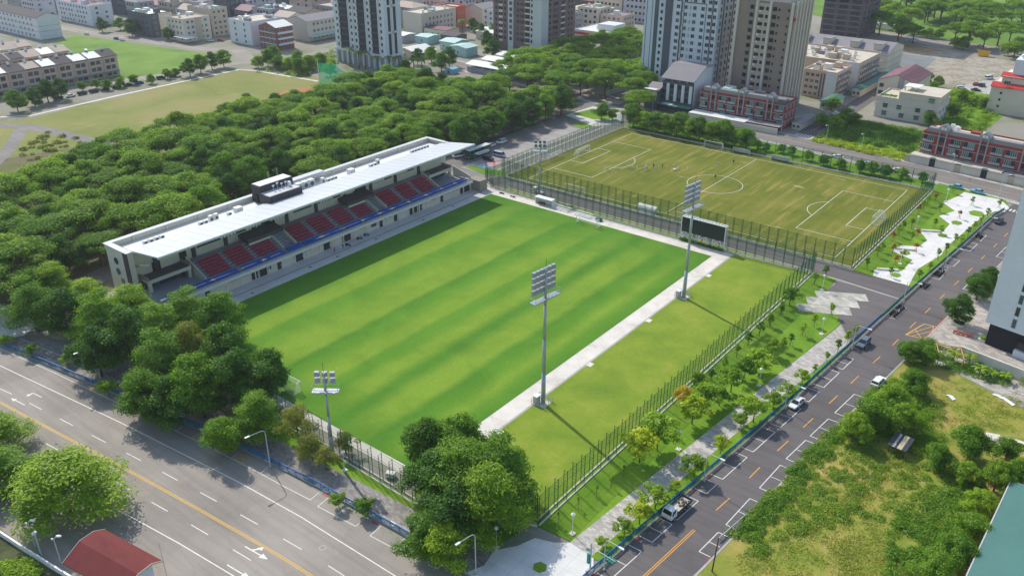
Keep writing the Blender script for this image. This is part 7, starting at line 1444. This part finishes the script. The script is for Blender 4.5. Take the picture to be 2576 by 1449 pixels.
for i, (x, y) in enumerate(PL):
    k = 3 if i in (11, 14, 20) else 5 if i == 21 else i % 3
    o = ob('person', PM[k], None, (x, y, .055), random.uniform(0, 6.28))
    lab = 'person in black standing apart near the halfway line' if i == 20 else 'person in dark clothes on the edge of the centre circle' if i == 21 else 'person in white standing apart on the far half of the training pitch' if i == 19 else 'person in %s sportswear, %s from the left in the group on the training pitch' % ('black' if k == 3 else 'white', nth(i))
    tag(o, lab, 'person', 'players on the training pitch')
for q, k, lab in (((-57.1, -116.8), 4, 'person in a red vest walking along the grandstand wall'), ((-57.3, -113.6), 5, 'person in olive clothes beside the grandstand scooters'), ((-56.7, -114.8), 1, 'person in white and blue between the two at the grandstand wall')): tag(ob('person', PM[k], None, (q[0], q[1], .04), random.uniform(0, 6)), lab, 'person', 'people by the grandstand')
tag(MB().ball((-17.4, 4.4, .35), .75, .4, .32, 8, 5).build('kit_bag', sh_w), 'white kit bag lying among the players', 'bag')
# ================================================================== LAMPS, RAILINGS, STREET FURNITURE
M_lpole = mat('lamp_pole_paint', (190, 198, 202), .45, .06, 1, .4); M_globe = mat('lamp_globe', (240, 240, 236), .3, .03); M_led = mat('lamp_lens', (232, 236, 238), .3, .05)
def street_lamp(loc, rz, label, H=8.2, arm=3.0):
    t = thing('street_lamp', label, 'street lamp', loc, rz, 'street lamps with curved arms')
    MB().cyl((0, 0, 0), (0, 0, H-.9), .11, .075, 8).build('pole', M_lpole, t); a = MB(); a.tube([(0, 0, H-.95), (.08, 0, H-.4), (.4, 0, H-.08), (.9, 0, H), (arm, 0, H+.08)], .06, 6); a.build('arm', M_lpole, t)
    MB().box(arm-.1, arm+.75, -.16, .16, H+.02, H+.15).build('lamp_head', M_led, t); MB().box(-.2, .2, -.2, .2, 0, .25).build('base', M_kerb, t)
for x, y, lab in ((5, -186.4, 'by the round bright tree on the main road pavement'), (-45.1, -190.6, 'at the left end of the blue railing'), (50.2, -183.2, 'at the corner plaza on the main road')): street_lamp((x, y, .12), R(-98), 'street lamp with curved arm '+lab)
for i, (x, y) in enumerate(((67.4, -142), (69.9, -112.2), (72.6, -80.8), (75.0, -50.7), (77.8, -22.6), (80.1, 7), (64.9, -170.4))): street_lamp((x, y, .06), R(-6), 'street lamp with curved arm, %s nearest along the east road railing' % nth((i+1) % 7), 6.2, 2.6)
for i, (x, y) in enumerate(((-65.1, 72.4), (-6.1, 71.0), (12.1, 70.6), (26.6, 67.4), (59.1, 62.6), (77.6, 46))): street_lamp((x, y, .05), R(-90 if i < 5 else 60), 'street lamp, %s from the left along the far street' % nth(i), 7.0, 2.2)
lk = thing('park_lamp', 'lamp', 'park lamp'); MB().cyl((0, 0, .1), (0, 0, 3.9), .07, .06, 8).build('post', M_whp, lk); MB().cyl((0, 0, 3.9), (0, 0, 4.05), .34, .34, 12).build('lamp_disc', M_globe, lk); MB().cyl((0, 0, 4.05), (0, 0, 4.3), .3, .1, 12).build('lamp_cap', M_globe, lk); MB().box(-.45, .45, -.45, .45, 0, .12).build('footing', M_conc, lk)
LK = Kit(lk)
for i, (x, y) in enumerate(sorted(((56.7, -166.9), (59.6, -136.7), (62.4, -107.3), (64.8, -78.2), (56.8, -55.7), (67.7, -27.4), (64.2, .6), (65.2, 30.6), (16, -178.8), (49.1, -176.9)), key=lambda q: q[1])): LK.put((x, y, .06 if i > 1 else .12), 0, 'white park lamp post, %s nearest' % nth(i), 'white park lamp posts')
M_bl = mat('blue_rail_paint', (24, 96, 176), .5, .12, 1); M_te = mat('teal_rail_paint', (52, 148, 150), .5, .12, 1); M_tg = mat('dark_teal_rail', (30, 110, 96), .5, .12, 1)
def rail_panel(L, ma, mb_, h=1.05):
    b = MB(); b.box(-L/2, L/2, -.06, .06, h-.26, h); b.box(-L/2, L/2, -.03, .03, .12, .18); b.box(-L/2, -L/2+.09, -.05, .05, 0, h); b.cur = 1; n = 5
    for i in range(n):
        x0, x1 = -L/2+L*i/n, -L/2+L*(i+1)/n
        b.cyl((x0, -.08, .15), (x1, -.08, h-.1), .05, n=4); b.cyl((x0, .03, h-.1), (x1, .03, .18), .045, n=4)
    return b.mesh('rail_panel', [ma, mb_])
def railing(P, label, ma, mb_, z=.1, L=2.0):
    t = thing('railing', label, 'railing', (P[0][0], P[0][1], z)); n = int(plen(P)/L); me = rail_panel(plen(P)/n, ma, mb_)
    for i in range(n): (x, y), a = along(P, (i+.5)*plen(P)/n); ob('rail_panel', me, t, (x-P[0][0], y-P[0][1], 0), a)
    return t
railing([(-110, -201.5)]+[(q[0], q[1]+.35) for q in BF[1:8]], 'long blue and teal lattice railing along the main road kerb', M_bl, M_te)
railing([(q[0]-.15, q[1]) for q in [(63.3, -182)]+RF[1:6]+[(73.2, -62)]], 'teal lattice railing along the near part of the east road', M_bl, M_tg); railing([(73.2, -62), (74.6, -42), (77.8, -4.2), (80.1, 26), (81.4, 33)], 'dark teal lattice railing between white plaza and east road', M_tg, M_tg)
t = thing('canal_parapet', 'white painted canal parapet with rail openings at lower left', 'parapet', (-40, -226.6, 0))
CP = [(-40, -226.6), (-16.7, -224), (-9.5, -223.2), (-1.4, -222.2), (6, -221.2), (14, -220)]; n = 24
for i in range(n):
    (x, y), a = along(CP, (i+.5)*plen(CP)/n); L = plen(CP)/n/2
    p_ = MB(); p_.box(-L, L, -.16, .16, .0, .45); p_.build('parapet_base', M_whp, t, loc=(x+40, y+226.6, 0), rz=a); MB().box(-L, L, -.13, .13, .72, .9).build('top_rail', M_whp, t, loc=(x+40, y+226.6, 0), rz=a); MB().box(-L-.12, -L+.12, -.14, .14, .45, .72).build('parapet_pier', M_whp, t, loc=(x+40, y+226.6, 0), rz=a)
for x, y, lab in ((-8.2, -221.6, 'nearer the left edge'), (-1.6, -220.8, 'nearer the red-roofed gatehouse')):
    t = thing('canal_lamp', 'grey lamp post with oval head by the canal parapet, '+lab, 'street lamp', (x, y, 0), R(30)); MB().cyl((0, 0, 0), (0, 0, 4.6), .09, .07, 8).build('post', M_lpole, t); MB().tube([(0, 0, 4.5), (.2, 0, 5.0), (.7, 0, 5.4)], .05, 6).build('arm', M_lpole, t); MB().ball((1.0, 0, 5.5), .5, .26, .14, 10, 5).build('lamp_head', M_globe, t, True); MB().box(-.4, -.1, -.1, .1, 4.6, 4.85).build('camera_box', M_unit, t)
t = thing('camera_pole', 'twin grey camera poles standing between the two canal lamps', 'camera pole', (-5.6, -221.9, 0))
for x in (-.25, .25): MB().cyl((x, 0, 0), (x, 0, 4.4+x), .06, n=6).build('pole', M_lpole, t); MB().box(x-.2, x+.2, -.3, .25, 4.35+x, 4.6+x).build('camera', M_unit, t)
tag(MB().cyl((13.9, -212.4, 0), (13.9, -212.4, 7.2), .06, .05, 6).build('aerial_pole', M_lpole), 'thin pale aerial pole beside the red-roofed gatehouse', 'pole')
t = thing('traffic_signal', 'traffic signal pole with green signal heads over the east road', 'traffic signal', (63.8, -172.6, .1), R(-8)); M_sig = mat('green_signal_case', (44, 128, 108), .5, .1)
MB().cyl((0, 0, 0), (0, 0, 6.4), .14, .1, 8).build('pole', M_lpole, t); MB().cyl((0, 0, 5.6), (4.6, 0, 5.9), .08, .05, 6).build('arm', M_lpole, t)
for i in range(3): hd = MB().box(3.2+i*.45, 3.55+i*.45, -.5, .5, 5.35, 5.75).build('signal_head', M_sig, t); MB().box(3.16+i*.45, 3.59+i*.45, -.1, .1, 5.7, 5.85).build('visor', M_sig, hd)
MB().box(-.5, -.1, -.3, .3, 2.3, 4.2).build('control_box', mat('teal_box', (30, 168, 140), .5), t); MB().box(-.5, .2, -.45, .45, .0, .9).build('cabinet', M_box, t)
# corner lot hoarding and car park picket
t = thing('site_hoarding', 'pale hoarding round the empty lot at the far street corner', 'hoarding', (-93.6, 78, 0)); HP = [(-93.6, 78), (-92.4, 92), (-72, 92)]
for i in range(16): (x, y), a = along(HP, (i+.5)*plen(HP)/16); MB().box(-1.05, 1.05, -.05, .05, 0, 2.3).build('hoarding_panel', W_white, t, loc=(x+93.6, y-78, 0), rz=a)
t = thing('picket_fence', 'short white picket fence beside the car park lawn', 'fence', (-77.6, -36.8, 0))
for i in range(22): MB().box(-.1, .1, -.04, .04, 0, .75).build('picket', M_whp, t, loc=(i*.48, .06*i-.004*i*i, 0))
# east forecourt things
t = thing('planter_box', 'stone planter box with clipped hedge under the forecourt tree', 'planter', (88.4, -54.2, .03), R(-8)); MB().box(-1.3, 1.3, -.8, .8, 0, .55).build('box', M_conc, t); stuff(ob('hedge', leafmesh('hedge', [(-.7+i*.7, 0, .9, .55, .6, .45) for i in range(3)], 900, .12, L_dark, 310), t))
t = thing('planter_box', 'stone planter with bright hedge by the black base of the white building', 'planter', (95.4, -58.8, .03), R(-12)); MB().box(-1.8, 1.8, -.6, .6, 0, .55).build('box', M_conc, t); stuff(ob('hedge', leafmesh('hedge', [(-1.2+i*.6, 0, .9, .5, .5, .4) for i in range(5)], 1200, .12, L_lite, 311), t))
for i in range(4):
    t = thing('water_barrier', 'orange red plastic barrier, %s from the left on the forecourt' % nth(i), 'barrier', (88.8+i*1.05, -58.7+.1*(i % 2), .03), R(-5), 'orange barriers on the forecourt'); MB().box(-.45, .45, -.12, .12, .3, .8).build('panel', mat('orange_plastic', (206, 104, 74), .6, .15), t); MB().box(-.42, -.32, -.3, .3, 0, .3).build('foot', mat('orange_plastic', (206, 104, 74)), t); MB().box(.32, .42, -.3, .3, 0, .3).build('foot', mat('orange_plastic', (206, 104, 74)), t)
# overgrown lot: timber frame, tin shed, concrete path, sheets
M_tim = mat('yellow_timber', (196, 156, 84), .85, .15, 2)
t = thing('timber_frame', 'bare yellow timber pergola frame in the weeds at right', 'pergola', (90.6, -72.9, 0), R(20))
for x, y in ((-2.4, -2.4), (2.4, -2.4), (2.4, 2.4), (-2.4, 2.4)): MB().box(x-.09, x+.09, y-.09, y+.09, 0, 2.5).build('post', M_tim, t)
for a, b_ in (((-2.9, -2.4), (2.9, -2.4)), ((2.4, -2.9), (2.4, 2.9)), ((2.9, 2.4), (-2.9, 2.4)), ((-2.4, 2.9), (-2.4, -2.9))): MB().cyl((a[0], a[1], 2.55), (b_[0], b_[1], 2.55), .1, n=4).build('beam', M_tim, t)
for x, y in ((-2.8, -2.8), (2.8, -2.8), (2.8, 2.8), (-2.8, 2.8)): MB().cyl((x, y, 2.45), (0, 0, 3.3), .08, n=4).build('rafter', M_tim, t)
struct('concrete_slab', MB().obox((91.2, -73.2), 3.2, 2.6, 0, .14, R(22)), M_kerb)
t = thing('striped_shed', 'small open shed with striped dark tin roof in the lot', 'shed', (91.6, -112.2, 0), R(-4))
for x in (-1.3, 1.3):
    for y in (-1.5, 1.5): MB().box(x-.06, x+.06, y-.06, y+.06, 0, 2.0).build('post', M_bark, t)
for i in range(8): r_ = MB(); x = -1.7+i*.425; r_.add([(x, -2, 1.9), (x+.41, -2, 1.9), (x+.41, 2, 2.5), (x, 2, 2.5), (x, -2, 1.95), (x+.41, -2, 1.95), (x+.41, 2, 2.55), (x, 2, 2.55)], [(4, 5, 6, 7), (0, 3, 2, 1), (0, 1, 5, 4), (1, 2, 6, 5), (2, 3, 7, 6), (3, 0, 4, 7)]); r_.build('roof_sheet', [mat('dark_tin', (64, 68, 78), .5), mat('dark_tin', (64, 68, 78)), M_kerb, mat('dark_tin', (64, 68, 78)), mat('buff_tin', (196, 184, 150)), mat('buff_tin', (196, 184, 150)), mat('dark_tin', (64, 68, 78)), mat('dark_tin', (64, 68, 78))][i], t)
struct('lot_path_slab', MB().obox((104.3, -97.0), 1.3, 1.2, 0, .3, .3), M_conc)
strip('lot_path', offs([(105, -96.6), (107.5, -95.4), (113, -95.2)], .45), offs([(105, -96.6), (107.5, -95.4), (113, -95.2)], -.45), .2, M_conc); strip('lot_path_branch', offs([(105, -97.4), (106.2, -99.4), (107.6, -101)], .3), offs([(105, -97.4), (106.2, -99.4), (107.6, -101)], -.3), .21, M_conc)
for x, y, a, lab in ((103.2, -81.8, -.45, 'long crumpled white sheet lying on the lot grass'), (94.6, -87.6, -.6, 'small crumpled white sheet by the lot bushes')):
    s = MB(); n = 9; L = 2.3 if x > 100 else 1.0; v = [(x+math.cos(a)*(-L+2*L*i/n)-math.sin(a)*w_*.45, y+math.sin(a)*(-L+2*L*i/n)+math.cos(a)*(w_*.45+.5*math.sin(3*i/n)), .12+.12*random.random()) for i in range(n+1) for w_ in (-1, 1)]; s.add(v, [(2*i, 2*i+2, 2*i+3, 2*i+1) for i in range(n)]); tag(s.build('white_sheet', M_whp), lab, 'sheet')
t = thing('roadside_barrier', 'low metal guard rail at the kerb of the overgrown lot', 'guard rail', (76.4, -150, 0), R(82)); MB().box(-4, 4, -.04, .04, .45, .7).build('rail', M_copg, t)
for x in (-3.4, 0, 3.4): MB().box(x-.05, x+.05, -.05, .05, 0, .7).build('post', M_copg, t)
tag(MB().cyl((78.0, -160.4, 0), (78.6, -161.2, 7.6), .13, .1, 7).build('utility_pole', M_bark), 'leaning wooden utility pole at the bottom edge of the overgrown lot', 'pole')
for i, (x, y) in enumerate(((-50.2, -51.6), (-45.6, -51.9))): m_ = MB(); [m_.ball((x+random.uniform(-.8, .8), y+random.uniform(-.3, .3), .25), .35, .25, .2, 6, 4) for _ in range(5)]; stuff(m_.build('equipment_pile', mat('dark_equipment', (84, 66, 62), .9, .4, 2)))['label'] = 'dark heap of equipment on the concrete strip'
tag(MB().obox((23.6, -174.9), .8, .5, .12, 1.0, .4).build('white_tank_box', M_whp), 'white box standing behind the near end fence', 'box')
t = thing('yellow_skip', 'yellow skip on the far edge of the rubble lot', 'skip', (22.8, 287.2, 0)); sk_ = MB(); sk_.add([(-2.4, -1.2, .2), (2.4, -1.2, .2), (2.4, 1.2, .2), (-2.4, 1.2, .2), (-3.2, -1.5, 3.0), (3.2, -1.5, 3.0), (3.2, 1.5, 3.0), (-3.2, 1.5, 3.0)], [(0, 1, 5, 4), (1, 2, 6, 5), (2, 3, 7, 6), (3, 0, 4, 7), (0, 3, 2, 1)]); sk_.build('bin', mat('skip_yellow', (226, 176, 40), .6), t); MB().box(-2.9, 2.9, -1.3, 1.3, 2.3, 2.5).build('load', M_soil, t)
# ================================================================== AIR
k = NB('hazy_air'); k.t.nodes.remove(k.b)
pv = k.n('ShaderNodeVolumePrincipled'); pv.inputs['Color'].default_value = (.86, .92, 1, 1); pv.inputs['Density'].default_value = .00011; pv.inputs['Anisotropy'].default_value = .25
k.l(pv.outputs[0], k.out.inputs['Volume'])
hz = MB().box(-2600, 2600, -800, 3600, -1.5, 130).build('haze', k.m); hz['kind'] = 'stuff'
